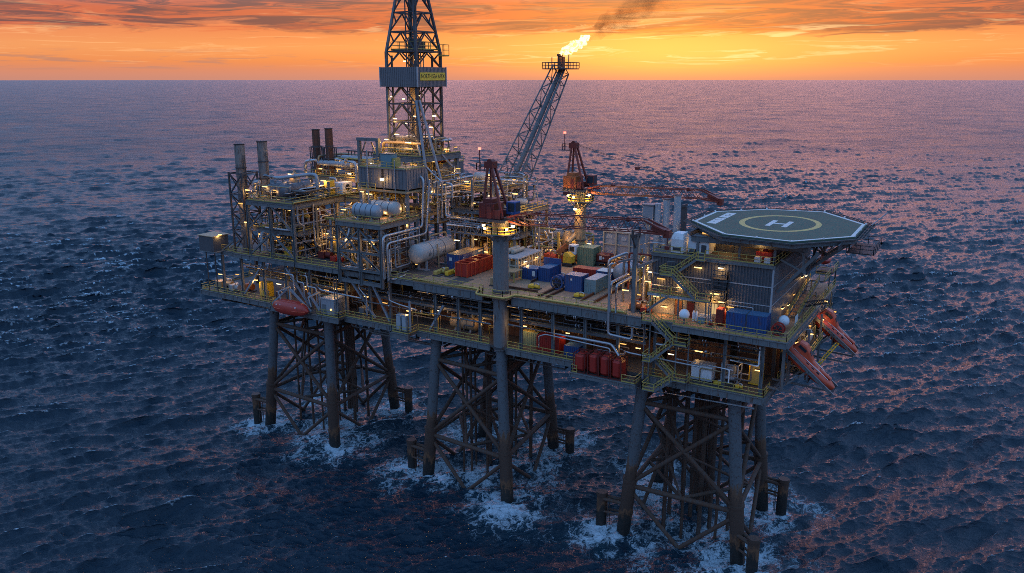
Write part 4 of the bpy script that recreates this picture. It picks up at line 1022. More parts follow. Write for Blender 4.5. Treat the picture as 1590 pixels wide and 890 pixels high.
# derrick
DK = thing('drilling_derrick', 'tall dark lattice drilling derrick with a grey wind wall and yellow sign', 'derrick', (-31.15,19.75,56))
HX, HY_ = 3.45, 3.75; CX, CY = -31.15, 19.75
def dk(i, z):
    k = 1.0 if z <= 74.6 else 1-(z-74.6)/9.0*.39
    s = ((-1,-1),(1,-1),(1,1),(-1,1))[i % 4]
    return Vector((CX+s[0]*HX*k, CY+s[1]*HY_*k, z))
for i in range(4):
    m = MB(); m.beam(dk(i,56),dk(i,74.7),.46); m.beam(dk(i,74.5),dk(i,92),.42); m.build('leg', M['steel_dark' if i else 'steel'], DK)
LV = [56,59,62,65.3,68.4,71.8,74.7,78.2,81.6,85,88.5,92]
for a, b_ in zip(LV, LV[1:]):
    for i in range(4):
        m = MB(); m.beam(dk(i,b_),dk(i+1,b_),.26)
        mid = (dk(i,b_)+dk(i+1,b_))/2
        if int(a) % 2 == 0 or True:
            m.beam(dk(i,a),mid,.2); m.beam(dk(i+1,a),mid,.2)
            q1 = dk(i,a).lerp(mid,.5); m.beam(q1, dk(i,b_), .13); q2 = dk(i+1,a).lerp(mid,.5); m.beam(q2, dk(i+1,b_), .13)
        m.build('bracing', M['steel_dark'], DK)
WW = MB()
x0, x1, y0, y1, z0, z1 = -35.6,-26.9,15.2,24.1,68.4,71.9
for a, b_ in (((x0,y0),(x1,y0)),((x1,y0),(x1,y1)),((x1,y1),(x0,y1)),((x0,y1),(x0,y0))):
    L = math.hypot(b_[0]-a[0],b_[1]-a[1]); n = int(L/.42)
    d = Vector((b_[0]-a[0],b_[1]-a[1],0)).normalized(); o_ = Vector((d.y,-d.x,0))
    pts = []
    for k in range(n+1):
        for f, dd in ((0,0),(.45,0),(.5,.07),(.95,.07)):
            t = min(1,(k+f)/n); p = Vector((a[0],a[1],0))+d*L*t+o_*dd; pts.append(p)
    v = [(p.x,p.y,z0) for p in pts]+[(p.x,p.y,z1) for p in pts]; nn_ = len(pts)
    WW.add(v, [(k,k+1,nn_+k+1,nn_+k) for k in range(nn_-1)])
    WW.add([(q[0]-o_.x*.1,q[1]-o_.y*.1,q[2]) for q in v], [(k,nn_+k,nn_+k+1,k+1) for k in range(nn_-1)])
ww = WW.build('wind_wall', M['cladding_lit'], DK)
m = MB()
for x, y in ((x0,y0),(x1,y0),(x1,y1),(x0,y1)): m.box(x-.1,y-.1,z0-.05,x+.1,y+.1,z1+.05)
m.build('corner_trim', M['trim'], ww)
sg = MB(); sg.box(x1+.09,15.9,69.55,x1+.15,23.6,70.95); sgo = sg.build('name_sign', M['sign_yellow'], DK)
def text(s, size, loc, rot, mt, parent, name='lettering', sx=1.0, extr=.01):
    cu = bpy.data.curves.new(name, 'FONT'); cu.body = s; cu.size = size; cu.align_x = 'CENTER'; cu.align_y = 'CENTER'; cu.extrude = extr
    t = bpy.data.objects.new('tmp', cu); COL.objects.link(t)
    me = bpy.data.meshes.new_from_object(t.evaluated_get(bpy.context.evaluated_depsgraph_get()))
    bpy.data.objects.remove(t); bpy.data.curves.remove(cu)
    me.materials.clear(); me.materials.append(mt)
    o = bpy.data.objects.new(name, me); COL.objects.link(o); o.parent = parent
    org = ORG.get(parent.name, Vector((0,0,0)))
    o.location = Vector(loc)-org; o.rotation_euler = rot; o.scale = (sx,1,1); ORG[o.name] = Vector((0,0,0))
    return o
text('NORTH SEA APEX', 1.05, (x1+.165,19.75,70.25), (PI/2,0,PI/2), M['black'], sgo, sx=.86)
# inside: racked pipe, monkey board, travelling block, crown
m = MB()
for k in range(6):
    for j in range(3): m.tube((-33.6+k*.34,21.3+j*.5,56.2),(-33.6+k*.34,21.3+j*.5,75.6),.085,n=6)
split_build(m, 'racked_pipe', M['pipe_dark'], DK)
m = MB()
for k in range(4): m.tube((-29.6+k*.4,18.2+.3*k,56.2),(-29.6+k*.4,18.2+.3*k,75.4),.1,n=6)
split_build(m, 'racked_pipe', M['pipe_dark'], DK)
m = MB(); m.box(-34.2,17,74.9,-28.8,23,75.05); m.box(-33.4,21,75.05,-30.6,22.8,76.6); m.box(-30.4,17.6,75.05,-28.9,19.4,77); m.build('monkey_board', M['steel_dark'], DK)
m = MB(); m.rail([(-34.2,17,75.05),(-28.2,17,75.05),(-28.2,23.2,75.05),(-34.2,23.2,75.05),(-34.2,17,75.05)], h=1.4, t=.09); m.build('railing', M['yellow'], DK)
m = MB(); m.box(-27.6,22.6,73.9,-26.2,24.2,74.0); m.rail([(-27.6,22.6,74),(-26.2,22.6,74),(-26.2,24.2,74),(-27.6,24.2,74)],h=2.0,t=.09); m.build('side_basket', M['yellow'], DK)
m = MB(); m.box(-31.8,19.2,66,-30.5,20.3,68.2); m.lathe((-31.15,19.75,64),(-31.15,19.75,66),[(0,.2),(.4,.5),(1.6,.5),(2,.3)],12); m.tube((-31.15,19.75,56),(-31.15,19.75,64),.14,n=8); m.build('travelling_block', M['pipe_tan'], DK)
m = MB()
for k in range(4): m.tube((-31.5+k*.24,19.75,68.2),(-31.4+k*.16,19.75,92),.045,n=5)
m.build('drill_line', M['rope'], DK)
for x, y, r in ((-33.8,16.6,.2),(-28.4,17.2,.16),(-29.0,22.6,.22),(-34.2,22.6,.14),(-30.2,16.4,.12)):
    m = MB(); m.tube((x,y,56),(x,y,86 if r < .17 else 74),r,n=8); m.build('standpipe', M['steel_dark'], DK)
m = MB()
for k in range(60): m.beam((-34.6,22.9,56+k*.6),(-34.1,22.9,56+k*.6),.05)
m.beam((-34.6,22.9,56),(-34.0,22.4,80),.08); m.build('ladder', M['yellow'], DK)
m = MB(); m.box(-32.5,18.2,91.9,-29.8,21.3,92.6); m.build('crown_block', M['steel_dark'], DK)
for (x, y, z, e) in ((-34.4,17,66.6,60),(-32,17.4,66.2,70),(-28.6,17.4,66.8,80),(-29.2,22,60.8,100),(-33.6,20,61.6,90),(-29,17.6,73.2,60),(-32.4,18.6,73,50)):
    lamp(DK, (x,y,z), (.6,.24,.18), e, hot=True)

# ================================================================== central pipe rack
PR = thing('pipe_rack', 'central multi-level pipe rack crowded with silver pipes behind the dark red crane', 'pipe rack', (-14,20,36.7))
for x in (-21,-16.5,-12,-7.5):
    for y in (17,23,29):
        zt = 52 if x < -9 else 46; m = MB(); m.box(x-.2,y-.2,36.7,x+.2,y+.2,zt); m.build('column', M['steel' if y == 17 else 'pipe_tan'], PR)
floor(PR,-21.3,16.8,-7.2,29.2,42.6,'deck_grey','steel',.5)
floor(PR,-21.3,16.8,-7.2,29.2,46.6,'deck_grey','steel',.5)
floor(PR,-21.3,17.8,-11.7,29.2,50.6,'deck_grey','pipe_tan',.45)
m = MB(); m.rail([(-21.3,17.9,50.6),(-11.8,17.9,50.6),(-11.8,29,50.6)]); m.rail([(-7.3,17,46.6),(-7.3,29,46.6)]); m.build('railing', M['yellow'], PR)
m = MB(); m.truss((-20.6,16.4,43.2),(-6.6,16.4,43.2),1.7,1.7,12,.16,.11,side=(0,1,0)); m.build('bridge_truss', M['steel_light'], PR)
m = MB(); m.rail([(-20.6,15.6,44.3),(-6.6,15.6,44.3)],t=.08); m.build('railing', M['steel_light'], PR)
for x0, x1, y, z, r, mt in ((-21,-6.6,15.9,44.9,.2,'vessel_grey'),(-21,-6.6,16.5,44.9,.22,'pipe_silver'),(-21,-6.6,17.1,44.8,.18,'pipe_silver'),(-21,-7,15.2,43.7,.24,'white'),(-21,-7.4,17.6,45,.16,'pipe_dark')):
    m = MB(); m.pipe([(x0,y,z),(x1,y,z)], r, 8, flanges=True); m.build('pipe', M[mt], PR)
for pts, r in (([(-22.4,12,52.2),(-22.4,12,49.6),(-20,12,49.6),(-20,18,49.6),(-17,18,49.6)], .26), ([(-22,13,50.8),(-20,13,50.8),(-20,22,50.8),(-19,24,50.8)], .24), ([(-19.4,11.6,52),(-19.4,11.6,45.6)], .22), ([(-20.4,11.6,52),(-20.4,11.6,44.6)], .22), ([(-18.6,11.6,51.4),(-18.6,11.6,46),(-17.6,11.6,46)], .2), ([(-20,11.8,52),(-20,22,52),(-16,24,52)], .26),
               ([(-19,12.4,49.2),(-15,20,49.2),(-10,20,49.2)], .24), ([(-24,13.4,54.2),(-20.5,13.4,51.6),(-18.4,13.4,51.6),(-18.4,13.4,49)], .2), ([(-16,17,48),(-14.6,17,48),(-14.6,17,45.6)], .2), ([(-14,23,53),(-9,23,53),(-9,23,47)], .22), ([(-13.6,17.2,51.4),(-11.2,17.2,51.4),(-10.6,17.2,49.4)], .18)):
    m = MB(); m.pipe(pts, r, 9, bend=.6, flanges=True); m.build('large_pipe', M['pipe_silver'], PR)
maze(PR,-20.8,-7.6,17.2,28.6,47,53,44,61,('pipe_silver','pipe_silver','pipe_tan','steel_light','pipe_dark','yellow'))
maze(PR,-20.8,-7.6,17.0,24,37,46,30,62,('pipe_silver','pipe_tan','steel_light','pipe_dark','yellow'))
maze(PR,-11,-2,20,29,37,47.6,24,63,('pipe_silver','pipe_tan','steel_light','yellow','white'))
for p, q, r, mt in (((-18,20,52.4),(-14,20,52.4),.7,'vessel_white'),((-10.4,22,48),(-7.8,22,48),.6,'vessel_white'),((-14.5,19,37.2),(-14.5,19,40.4),.8,'pipe_tan'),((-12,18.4,37),(-12,18.4,40),.7,'vessel_grey')):
    m = MB(); m.vessel(p, q, r, 14); m.build('vessel', M[mt], PR)
for (x, y, z, e) in ((-18,17.4,51.6,80),(-13.5,18,53,90),(-9.4,20,52.2,80),(-8,18,50.0,80),(-12.6,17,49.4,70),(-16.4,17.2,47.8,60),(-19.6,17.2,46.0,50),(-15.6,16.6,41.2,60),(-11.4,16.6,41.4,60),(-8.2,17,40.2,60),(-13.6,17,39,60),(-19.8,16.6,40.6,50),(-9.4,17,45.6,50),(-6,20,47,60),(-10,19,37.8,50)):
    lamp(PR, (x,y,z), (.9,.22,.18), e)
m = MB(); m.box(-20.8,24,37,-7.6,24.2,46); m.build('inner_wall', M['rustwall'], PR)

# ================================================================== flare boom, flame and smoke
FB = thing('flare_boom', 'long leaning lattice flare boom rising over the sea behind the deck', 'flare boom', (-15.6,28.5,46.6))
p0, p1 = Vector((-16.2,27.6,46.9)), Vector((-10.7,40,71.6))
m = MB(); m.truss(p0, p1, 5.0, 2.7, 11, .2, .12, side=(1,.2,0)); m.build('lattice', M['steel'], FB)
m = MB(); m.tube(p0, p1+(p1-p0)*.01, .5, .42, n=12); m.build('flare_line', M['steel'], FB); m = MB(); m.tube(p0+Vector((1.1,.3,0)), p1+Vector((.6,.2,0)), .16, n=8); m.build('flare_line', M['steel'], FB)
m = MB(); m.box(-13.4,37.4,71.6,-8.0,42.6,71.8); m.build('platform', M['steel_dark'], FB)
m = MB(); m.rail([(-13.4,37.4,71.8),(-8,37.4,71.8),(-8,42.6,71.8),(-13.4,42.6,71.8),(-13.4,37.4,71.8)], t=.11, toe=False, step=1.4); m.build('railing', M['steel_dark'], FB)
m = MB(); m.tube((-10.9,40,71.8),(-10.9,40,74.2),.5,n=12); m.tube((-10.3,40.2,71.8),(-10.3,40.2,74.0),.36,n=10); m.tube((-10.9,40,74.1),(-10.9,40,74.5),.6,n=12); m.build('flare_tip', M['stack_rust'], FB)
m = MB()
for x, h in ((-12.7,73.9),(-9.0,74.3)): m.beam((x,40,71.8),(x,40,h),.14)
split_build(m, 'pilot_mast', M['steel_dark'], FB)
for a, b_ in (((-19,26,46.8),(-17,30,52)),((-13.2,26,46.8),(-12.6,29.5,51)),((-18.6,30,41),(-17.6,29,47)),((-13,31,39),(-12.4,30.4,48)),((-14.6,31,40),(-13.6,30.6,48.4))):
    m = MB(); m.beam(a, b_, .28); m.build('foot_strut', M['steel_light'], FB)

def flame_mesh(name, pts, rads, mt, label, cat, kind=None, n=20, jag=.35, seed=1, loc=None):
    rg = random.Random(seed); P = [Vector(p) for p in pts]
    # dense resample
    out = []; R = []
    for i in range(len(P)-1):
        for k in range(8):
            t = k/8; out.append(P[i].lerp(P[i+1], t)); R.append(rads[i]*(1-t)+rads[i+1]*t)
    out.append(P[-1]); R.append(rads[-1])
    m = MB(); rings = []
    ph = [rg.uniform(0,6.28) for _ in range(6)]
    for i, p in enumerate(out):
        d = (out[min(i+1,len(out)-1)]-out[max(i-1,0)]).normalized(); x, y = perp(d)
        ring = []
        for k in range(n):
            a = 2*PI*k/n
            w = 1+jag*(.5*math.sin(3*a+ph[0]+i*.55)+.35*math.sin(5*a+ph[1]-i*.8)+.3*math.sin(2*a+ph[2]+i*.3))
            ring.append(p+x*(R[i]*w*math.cos(a))+y*(R[i]*w*math.sin(a)))
        rings.append(ring)
    m.loft(rings)
    o = solo(name, m, mt, label, cat, None, kind)
    bm = bmesh.new(); bm.from_mesh(o.data); bmesh.ops.recalc_face_normals(bm, faces=bm.faces[:]); bm.to_mesh(o.data); bm.free()
    return o
fm = bpy.data.materials.new('flame'); fm.use_nodes = True; nt = fm.node_tree; nt.nodes.clear()
o_ = nn(nt,'ShaderNodeOutputMaterial'); e_ = nn(nt,'ShaderNodeEmission'); tr = nn(nt,'ShaderNodeBsdfTransparent'); mx = nn(nt,'ShaderNodeMixShader')
ps = nn(nt,'ShaderNodeNewGeometry').outputs['Position']
fn = noise(nt, mapping(nt, ps, (1,1,1.5)), .9, 6, .65, .8)
nt.links.new(ramp(nt, fn, [(.32,(1,.3,.03)),(.42,(1,.56,.13)),(.52,(1,.8,.38))]), e_.inputs[0]); nt.links.new(ramp(nt, fn, [(.3,.06),(.55,.16)]), e_.inputs[1])
nt.links.new(math_n(nt,'MULTIPLY', ramp(nt, fn, [(.3,.45),(.55,1.0)]), 1.9), e_.inputs[1])
lw = nn(nt,'ShaderNodeLayerWeight'); lw.inputs[0].default_value = .5
tfac = math_n(nt,'MULTIPLY', ramp(nt, lw.outputs['Facing'], [(.3,1.0),(.9,.0)]), ramp(nt, fn, [(.34,.0),(.44,1.0)]))
nt.links.new(tfac, mx.inputs[0]); nt.links.new(tr.outputs[0], mx.inputs[1]); nt.links.new(e_.outputs[0], mx.inputs[2]); nt.links.new(mx.outputs[0], o_.inputs[0])
flame_mesh('flare_flame', [(-10.9,40,74.3),(-9.6,40,75.2),(-7.8,40,75.9),(-6.0,40,76.8),(-4.6,40,77.8)], [.3,.65,.9,.85,.15], fm, 'bright yellow gas flame blowing from the tip of the flare boom', 'flame', None, 18, .7, 4)
fl = bpy.data.lights.new('flame_light','POINT'); fl.energy = 2600; fl.color = (1,.5,.16); fl.shadow_soft_size = 1.2
flo = bpy.data.objects.new('flame_light', fl); COL.objects.link(flo); flo.location = (-8.5,39.8,76)
sm = bpy.data.materials.new('smoke'); sm.use_nodes = True; nt = sm.node_tree; nt.nodes.clear()
o_ = nn(nt,'ShaderNodeOutputMaterial'); pv = nn(nt,'ShaderNodeVolumePrincipled'); pv.inputs['Color'].default_value = (.3,.14,.07,1); pv.inputs['Anisotropy'].default_value = .3
ps = nn(nt,'ShaderNodeNewGeometry').outputs['Position']
fn = noise(nt, ps, .28, 6, .62, .4)
ds = nn(nt,'ShaderNodeVectorMath', operation='DISTANCE'); nt.links.new(ps, ds.inputs[0]); ds.inputs[1].default_value = (-6,40.2,76.8)
thin = ramp(nt, math_n(nt,'DIVIDE', ds.outputs['Value'], 24.0, True), [(0,1.0),(.2,.9),(.5,.5),(.95,0.0)])
nt.links.new(math_n(nt,'MULTIPLY', math_n(nt,'MULTIPLY', ramp(nt, fn, [(.4,0.0),(.62,1.0)]), thin), .34), pv.inputs['Density']); nt.links.new(pv.outputs[0], o_.inputs['Volume'])
flame_mesh('flare_smoke', [(-6.0,40.2,76.8),(-3.4,41,78.6),(0,42,80.4),(4,43,82.8),(9,44,86),(16,46,90)], [.6,1.5,2.2,3.0,4.0,5.2], sm, 'brown smoke trailing up and right from the flare flame', 'smoke', 'stuff', 18, .4, 9)
SC.cycles.volume_step_rate = .5; SC.cycles.volume_bounces = 0

# ================================================================== cranes
def crane(label, px, py, zbase, zplat, r, body, boomz, blen, tipdrop, bh, ped_mat, apex, wh, post_labels=None, S=1.0):
    T = thing('pedestal_crane', label, 'crane', (px,py,zbase))
    m = MB(); m.tube((px,py,zbase),(px,py,zplat),r,n=24); m.build('pedestal', M[ped_mat], T)
    for z in (zbase+.3, zbase+9.6 if zbase < 30 else zbase+4, zplat-.35): m = MB(); m.tube((px,py,z),(px,py,z+.28),r*1.13,n=24); m.build('collar', M['steel_dark'], T)
    R = r+1.5*S; m = MB(); m.tube((px,py,zplat),(px,py,zplat+.18),R,n=20)
    for k in range(8): a = k*PI/4+.2; m.beam((px+math.cos(a)*R*.95,py+math.sin(a)*R*.95,zplat),(px+math.cos(a)*r,py+math.sin(a)*r,zplat-1.2*S),.14)
    m.build('access_platform', M['steel'], T)
    m = MB(); m.rail([(px+math.cos(k*PI/8)*R*.97,py+math.sin(k*PI/8)*R*.97,zplat+.18) for k in range(17)], t=.09, step=1.2); m.build('railing', M['yellow_bright'], T)
    zs = zplat+1.9*S; m = MB(); m.tube((px,py,zplat+.18),(px,py,zs),r*.95,r*1.15,n=24); m.build('slew_ring', M['steel_dark'], T)
    m = MB(); m.box(px-3.3*S,py-1.7*S,zs,px+1.9*S,py+1.7*S,zs+.4*S); m.build('slew_platform', M['steel_dark'], T)
    zf = zs+.4*S
    m = MB(); m.box(px-3.1*S,py-1.5*S,zf,px-.3*S,py+1.5*S,zf+2.5*S); m.box(px-2.5*S,py-1.2*S,zf+2.5*S,px-.8*S,py+1.0*S,zf+3.1*S)
    for k in range(6): m.box(px-2.95*S+k*.45*S,py-1.56*S,zf+.2,px-2.75*S+k*.45*S,py-1.5*S,zf+2.3*S)
    h = m.build('machinery_house', M[body], T, bevel=.04)
    m = MB(); m.box(px-1.5*S,py-1.58*S,zf+.1,px-.7*S,py-1.52*S,zf+2.0*S); m.build('door', M['crane_red'], h)
    m = MB(); m.box(px-.2*S,py-1.5*S,zf+.1,px+.8*S,py-.4*S,zf+1.5*S); m.tube((px+.3*S,py+.2,zf+.8*S),(px+.3*S,py+1.2*S,zf+.8*S),.6*S,n=14); m.build('winch', M['crane_red'], T)
    m = MB(); m.box(px+.9*S,py+.2*S,zf+.7*S,px+2.5*S,py+1.9*S,zf+2.7*S); cb = m.build('cab', M['blue' if body == 'red_dark' else 'crane_red'], T, bevel=.06)
    m = MB(); m.box(px+2.5*S,py+.4*S,zf+1.2*S,px+2.53*S,py+1.7*S,zf+2.5*S); m.box(px+1.2*S,py+.17*S,zf+1.2*S,px+2.4*S,py+.2*S,zf+2.5*S); m.build('cab_window', M['glass'], cb)
    ax = Vector(apex)
    for sy in (-1,1):
        m = MB(); m.beam((px-2.6*S,py+sy*1.2*S,zf+.3),ax+Vector((-.3,sy*.45,0)),.3*S); m.build('gantry_leg', M['crane_red'], T)
        m = MB(); m.beam((px+1.1*S,py+sy*1.2*S,zf+.3),ax+Vector((.3,sy*.45,0)),.34*S); m.build('gantry_leg', M['crane_red'], T)
    m = MB()
    for f in (.3,.55,.78):
        for sx, xx in ((-1,-2.6),(1,1.1)):
            a = Vector((px+xx*S,py-1.2*S,zf)).lerp(ax+Vector((0,-.45,0)),f); b_ = Vector((px+xx*S,py+1.2*S,zf)).lerp(ax+Vector((0,.45,0)),f); m.beam(a,b_,.16*S)
    m.build('gantry_rung', M['crane_red'], T)
    m = MB(); m.box(ax.x-.8*S,ax.y-.75*S,ax.z-.5*S,ax.x+.7*S,ax.y+.75*S,ax.z+.5*S); m.tube((ax.x,ax.y-.5*S,ax.z+.4*S),(ax.x,ax.y+.5*S,ax.z+.4*S),.5*S,n=12); m.build('gantry_head', M['red_dark'], T)
    m = MB(); m.box(ax.x-2.3*S,ax.y-.6*S,ax.z-1.0*S,ax.x-.8*S,ax.y+.6*S,ax.z-.9*S); m.rail([(ax.x-.8*S,ax.y-.6*S,ax.z-.9*S),(ax.x-2.3*S,ax.y-.6*S,ax.z-.9*S),(ax.x-2.3*S,ax.y+.6*S,ax.z-.9*S)],t=.1,toe=False); m.build('head_platform', M['steel_dark'], T)
    m = MB(); m.beam((ax.x-2.1*S,ax.y,ax.z-.9*S),(ax.x-2.1*S,ax.y,ax.z+2.2*S),.1); mo = m.build('mast', M['red_dark'], T)
    m = MB(); m.obox((ax.x-2.1*S,ax.y,ax.z+2.35*S),(.34,.34,.34)); m.build('beacon', M['lamp_red'], mo)
    # boom
    b0 = Vector((px+1.6*S,py,boomz)); b1 = Vector((px+blen,py,boomz+tipdrop[0]))
    d = b1-b0; q = b0+d*.09
    def chords(a, b_, ha, hb):
        return [(a+Vector((0,sy*wh/2,sz*ha/2)), b_+Vector((0,sy*wh/2,sz*hb/2))) for sy in (-1,1) for sz in (-1,1)]
    m = MB()
    for a, b_ in chords(b0, b0+d*.1, .5, bh): m.beam(a,b_,.26)
    for k in range(3): m.beam(b0+d*(.02+.03*k)+Vector((0,-wh/2,.2)), b0+d*(.04+.03*k)+Vector((0,wh/2,.3)), .16)
    m.build('boom_foot', M['crane_red'], T)
    for s0, s1, mt in ((.1,.5,'crane_orange' if body == 'crane_orange' else 'crane_red'),(.5,.88,'crane_red')):
        m = MB(); a0, a1 = b0+d*s0, b0+d*s1
        for a, b_ in chords(a0,a1,bh,bh): m.beam(a,b_,.14)
        n = int((a1-a0).length/(bh*.62))
        for k in range(n):
            u0, u1 = a0.lerp(a1,k/n), a0.lerp(a1,(k+1)/n)
            for sy in (-1,1):
                s = 1 if k % 2 else -1; m.beam(u0+Vector((0,sy*wh/2,-s*bh/2)), u1+Vector((0,sy*wh/2,s*bh/2)), .075)
            for sz in (-1,1):
                s = 1 if k % 2 else -1; m.beam(u0+Vector((0,-s*wh/2,sz*bh/2)), u1+Vector((0,s*wh/2,sz*bh/2)), .07)
        m.build('boom_lattice', M[mt], T)
    a0 = b0+d*.88; a1 = b1+Vector((0,0,tipdrop[1]))
    m = MB()
    for a, b_ in chords(a0, a1, bh, .5): m.beam(a,b_,.26)
    m.beam(a0+d*.04+Vector((0,0,-.1)), a1, wh*.7, .7); m.box(a1.x-.3,a1.y-.5,a1.z-.8,a1.x+.6,a1.y+.5,a1.z+.3); m.build('boom_head', M['crane_red'], T)
    m = MB(); m.tube((a1.x+.2,a1.y,a1.z-.8),(a1.x+.2,a1.y,a1.z-2.0),.05,n=5); m.box(a1.x-.1,a1.y-.2,a1.z-2.5,a1.x+.5,a1.y+.2,a1.z-2.0); m.build('hook_block', M['red_dark'], T)
    m = MB()
    for sy in (-.42,.42):
        m.tube(ax+Vector((.4,sy,.2)), b0+d*.9+Vector((0,sy,bh/2+.1)), .035, n=5)
    m.build('luffing_rope', M['rope'], T)
    m = MB(); mid = (ax+b0+d*.9)/2; m.box(mid.x-.3,mid.y-.5,mid.z-.1,mid.x+.3,mid.y+.5,mid.z+.35); m.tube(b0+d*.78+Vector((0,-.5,bh/2)),b0+d*.78+Vector((0,.5,bh/2)),.35,n=10); m.tube(b0+d*.2+Vector((0,-.5,bh/2+.2)),b0+d*.2+Vector((0,.5,bh/2+.2)),.25,n=10); m.build('rope_sheave', M['red_dark'], T)
    m = MB(); m.rail([b0+d*.1+Vector((0,wh/2,bh/2)), b0+d*.6+Vector((0,wh/2,bh/2))], h=.5, t=.05, toe=False); m.build('boom_handrail', M['crane_red'], T)
    return T, zplat
C1, z = crane('dark red crane in front, on a thick blue-grey post rising from the middle leg tower', -.5,1.0,27.2,46.4,1.25,'red_dark',48.9,27.2,(1.0,-.7),1.7,'steel',(-2.2,1.0,57.0),1.5)
for (x, y, zz, e) in ((-2.9,-.2,47.6,120),(-1.8,-1.4,47.4,120),(1.6,-.6,47.4,300),(2.1,.4,47.8,450)): lamp(C1,(x,y,zz),(.4,.4,.34),e,hot=True,off=(0,-.4,-.1))
C2, z = crane('orange crane at the back with its boom laid out towards the helideck', .1,28,36.7,48.1,1.05,'crane_orange',50.3,25.8,(.75,-.9),1.45,'crane_orange' if False else 'pipe_tan',(-1.4,28,58.1),1.3,S=.95)
for (x, y, zz, e) in ((-1.6,26.2,49.2,300),(-.2,25.8,49.0,200),(.0,26.0,46.8,450),(2.3,27,49.4,350)): lamp(C2,(x,y,zz),(.4,.4,.34),e,hot=True,off=(0,-.4,-.1))
T = thing('boom_rest', 'short dark post by the helideck propping up the orange crane boom', 'post', (19.9,28,36.7))
m = MB(); m.box(19.5,27.6,36.7,20.3,28.4,48.6); m.build('post', M['steel_dark'], T); m = MB(); m.beam((19.9,27,48.8),(19.9,29,48.8),.4); m.build('fork', M['steel_dark'], T)
# ================================================================== accommodation block
AB = thing('accommodation_block', 'dark corrugated living quarters block under the green helicopter deck', 'building', (32.8,15,36.7))
WX0, WX1, WY0, WY1, ZB, ZR = 24.2, 41.2, 3.0, 27.5, 36.7, 45.4
def corr(a, b_, z0, z1, pitch=.42, dep=.09, close=None):
    """one corrugated sheet with thickness from a to b_ (outside on the right-hand side)"""
    a, b_ = Vector((*a,0)), Vector((*b_,0)); L = (b_-a).length; d = (b_-a).normalized(); o_ = Vector((d.y,-d.x,0))
    n = max(1,round(L/pitch)); pts = []
    for k in range(n):
        for f, dd in ((0,0),(.42,0),(.5,dep),(.92,dep)): pts.append(a+d*L*((k+f)/n)+o_*dd)
    pts.append(b_)
    m = MB(); v = [(p.x,p.y,z0) for p in pts]+[(p.x,p.y,z1) for p in pts]; N = len(pts)
    m.add(v, [(k,k+1,N+k+1,N+k) for k in range(N-1)])
    bk = [(p[0]-o_.x*.12,p[1]-o_.y*.12,p[2]) for p in v]; m.add(bk, [(k,N+k,N+k+1,k+1) for k in range(N-1)])
    m.add([v[0],v[N-1],bk[N-1],bk[0]],[(0,1,2,3)]); m.add([v[N],v[2*N-1],bk[2*N-1],bk[N]],[(3,2,1,0)])
    return m
corr((WX0,WY0),(WX1,WY0),42.75,ZR).build('front_wall', M['cladding'], AB)
corr((WX0,WY0),(WX1,WY0),40.1,42.6).build('front_wall', M['cladding'], AB)
corr((34.4,WY0),(WX1,WY0),37.4,40.0).build('front_wall', M['cladding'], AB)
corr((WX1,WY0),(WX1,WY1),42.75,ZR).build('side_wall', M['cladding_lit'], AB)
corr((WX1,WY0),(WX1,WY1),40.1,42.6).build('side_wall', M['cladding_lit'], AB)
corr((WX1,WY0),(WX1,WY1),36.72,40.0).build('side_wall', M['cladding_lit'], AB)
corr((WX0,WY1),(WX0,WY0),36.72,ZR).build('side_wall', M['cladding'], AB)
corr((WX1,WY1),(WX0,WY1),36.72,ZR).build('rear_wall', M['cladding'], AB)
m = MB(); m.box(WX0,WY0-.14,42.6,WX1,WY0-.02,42.74); m.box(WX1+.02,WY0,42.6,WX1+.14,WY1,42.74); m.box(WX0,WY0-.12,40.0,WX1,WY0-.02,40.1); m.box(WX1+.02,WY0,40.0,WX1+.14,WY1,40.1); split_build(m, 'wall_trim', M['trim'], AB)
m = MB(); m.box(WX1-.05,WY0-.2,36.7,WX1+.18,WY0+.02,ZR); m.build('corner_trim', M['trim'], AB)
m = MB(); m.box(WX0,3.15,36.7,34.4,3.3,40.0); m.build('ground_wall', M['wall_cream'], AB)
m = MB(); m.box(34.4,3.1,36.7,WX1,3.3,37.38); m.build('plinth', M['wall_cream'], AB)
m = MB(); m.box(WX0-.2,WY0-.25,ZR,WX1+.25,WY1+.1,ZR+.3); m.build('roof', M['deck_grey'], AB)
m = MB(); m.ibeam((WX0-.2,WY0-.3,ZR+.1),(WX1+.3,WY0-.3,ZR+.1),.2,.5); m.build('roof_edge', M['steel'], AB)
for r in ([(WX0,WY0-.1,ZR+.3),(30.2,WY0-.1,ZR+.3)],[(31.8,WY0-.1,ZR+.3),(WX1+.1,WY0-.1,ZR+.3)],[(WX1+.1,WY0-.1,ZR+.3),(WX1+.1,WY1,ZR+.3)]):
    m = MB(); m.rail(r); m.build('railing', M['yellow'], AB)
# walkway halfway up the left part
m = MB(); m.box(24.2,1.4,40.0,33.0,2.84,40.12); m.build('walkway', M['deck_grey'], AB)
m = MB(); m.ibeam((24.2,1.3,39.9),(33,1.3,39.9),.15,.35); m.build('walkway_edge', M['trim'], AB)
m = MB(); m.rail([(24.2,1.45,40.12),(31.2,1.45,40.12)]); m.build('railing', M['yellow'], AB)
for x in (24.6,28.8,32.8): m = MB(); m.box(x-.1,1.45,36.7,x+.1,1.65,40); m.build('walkway_post', M['steel'], AB)
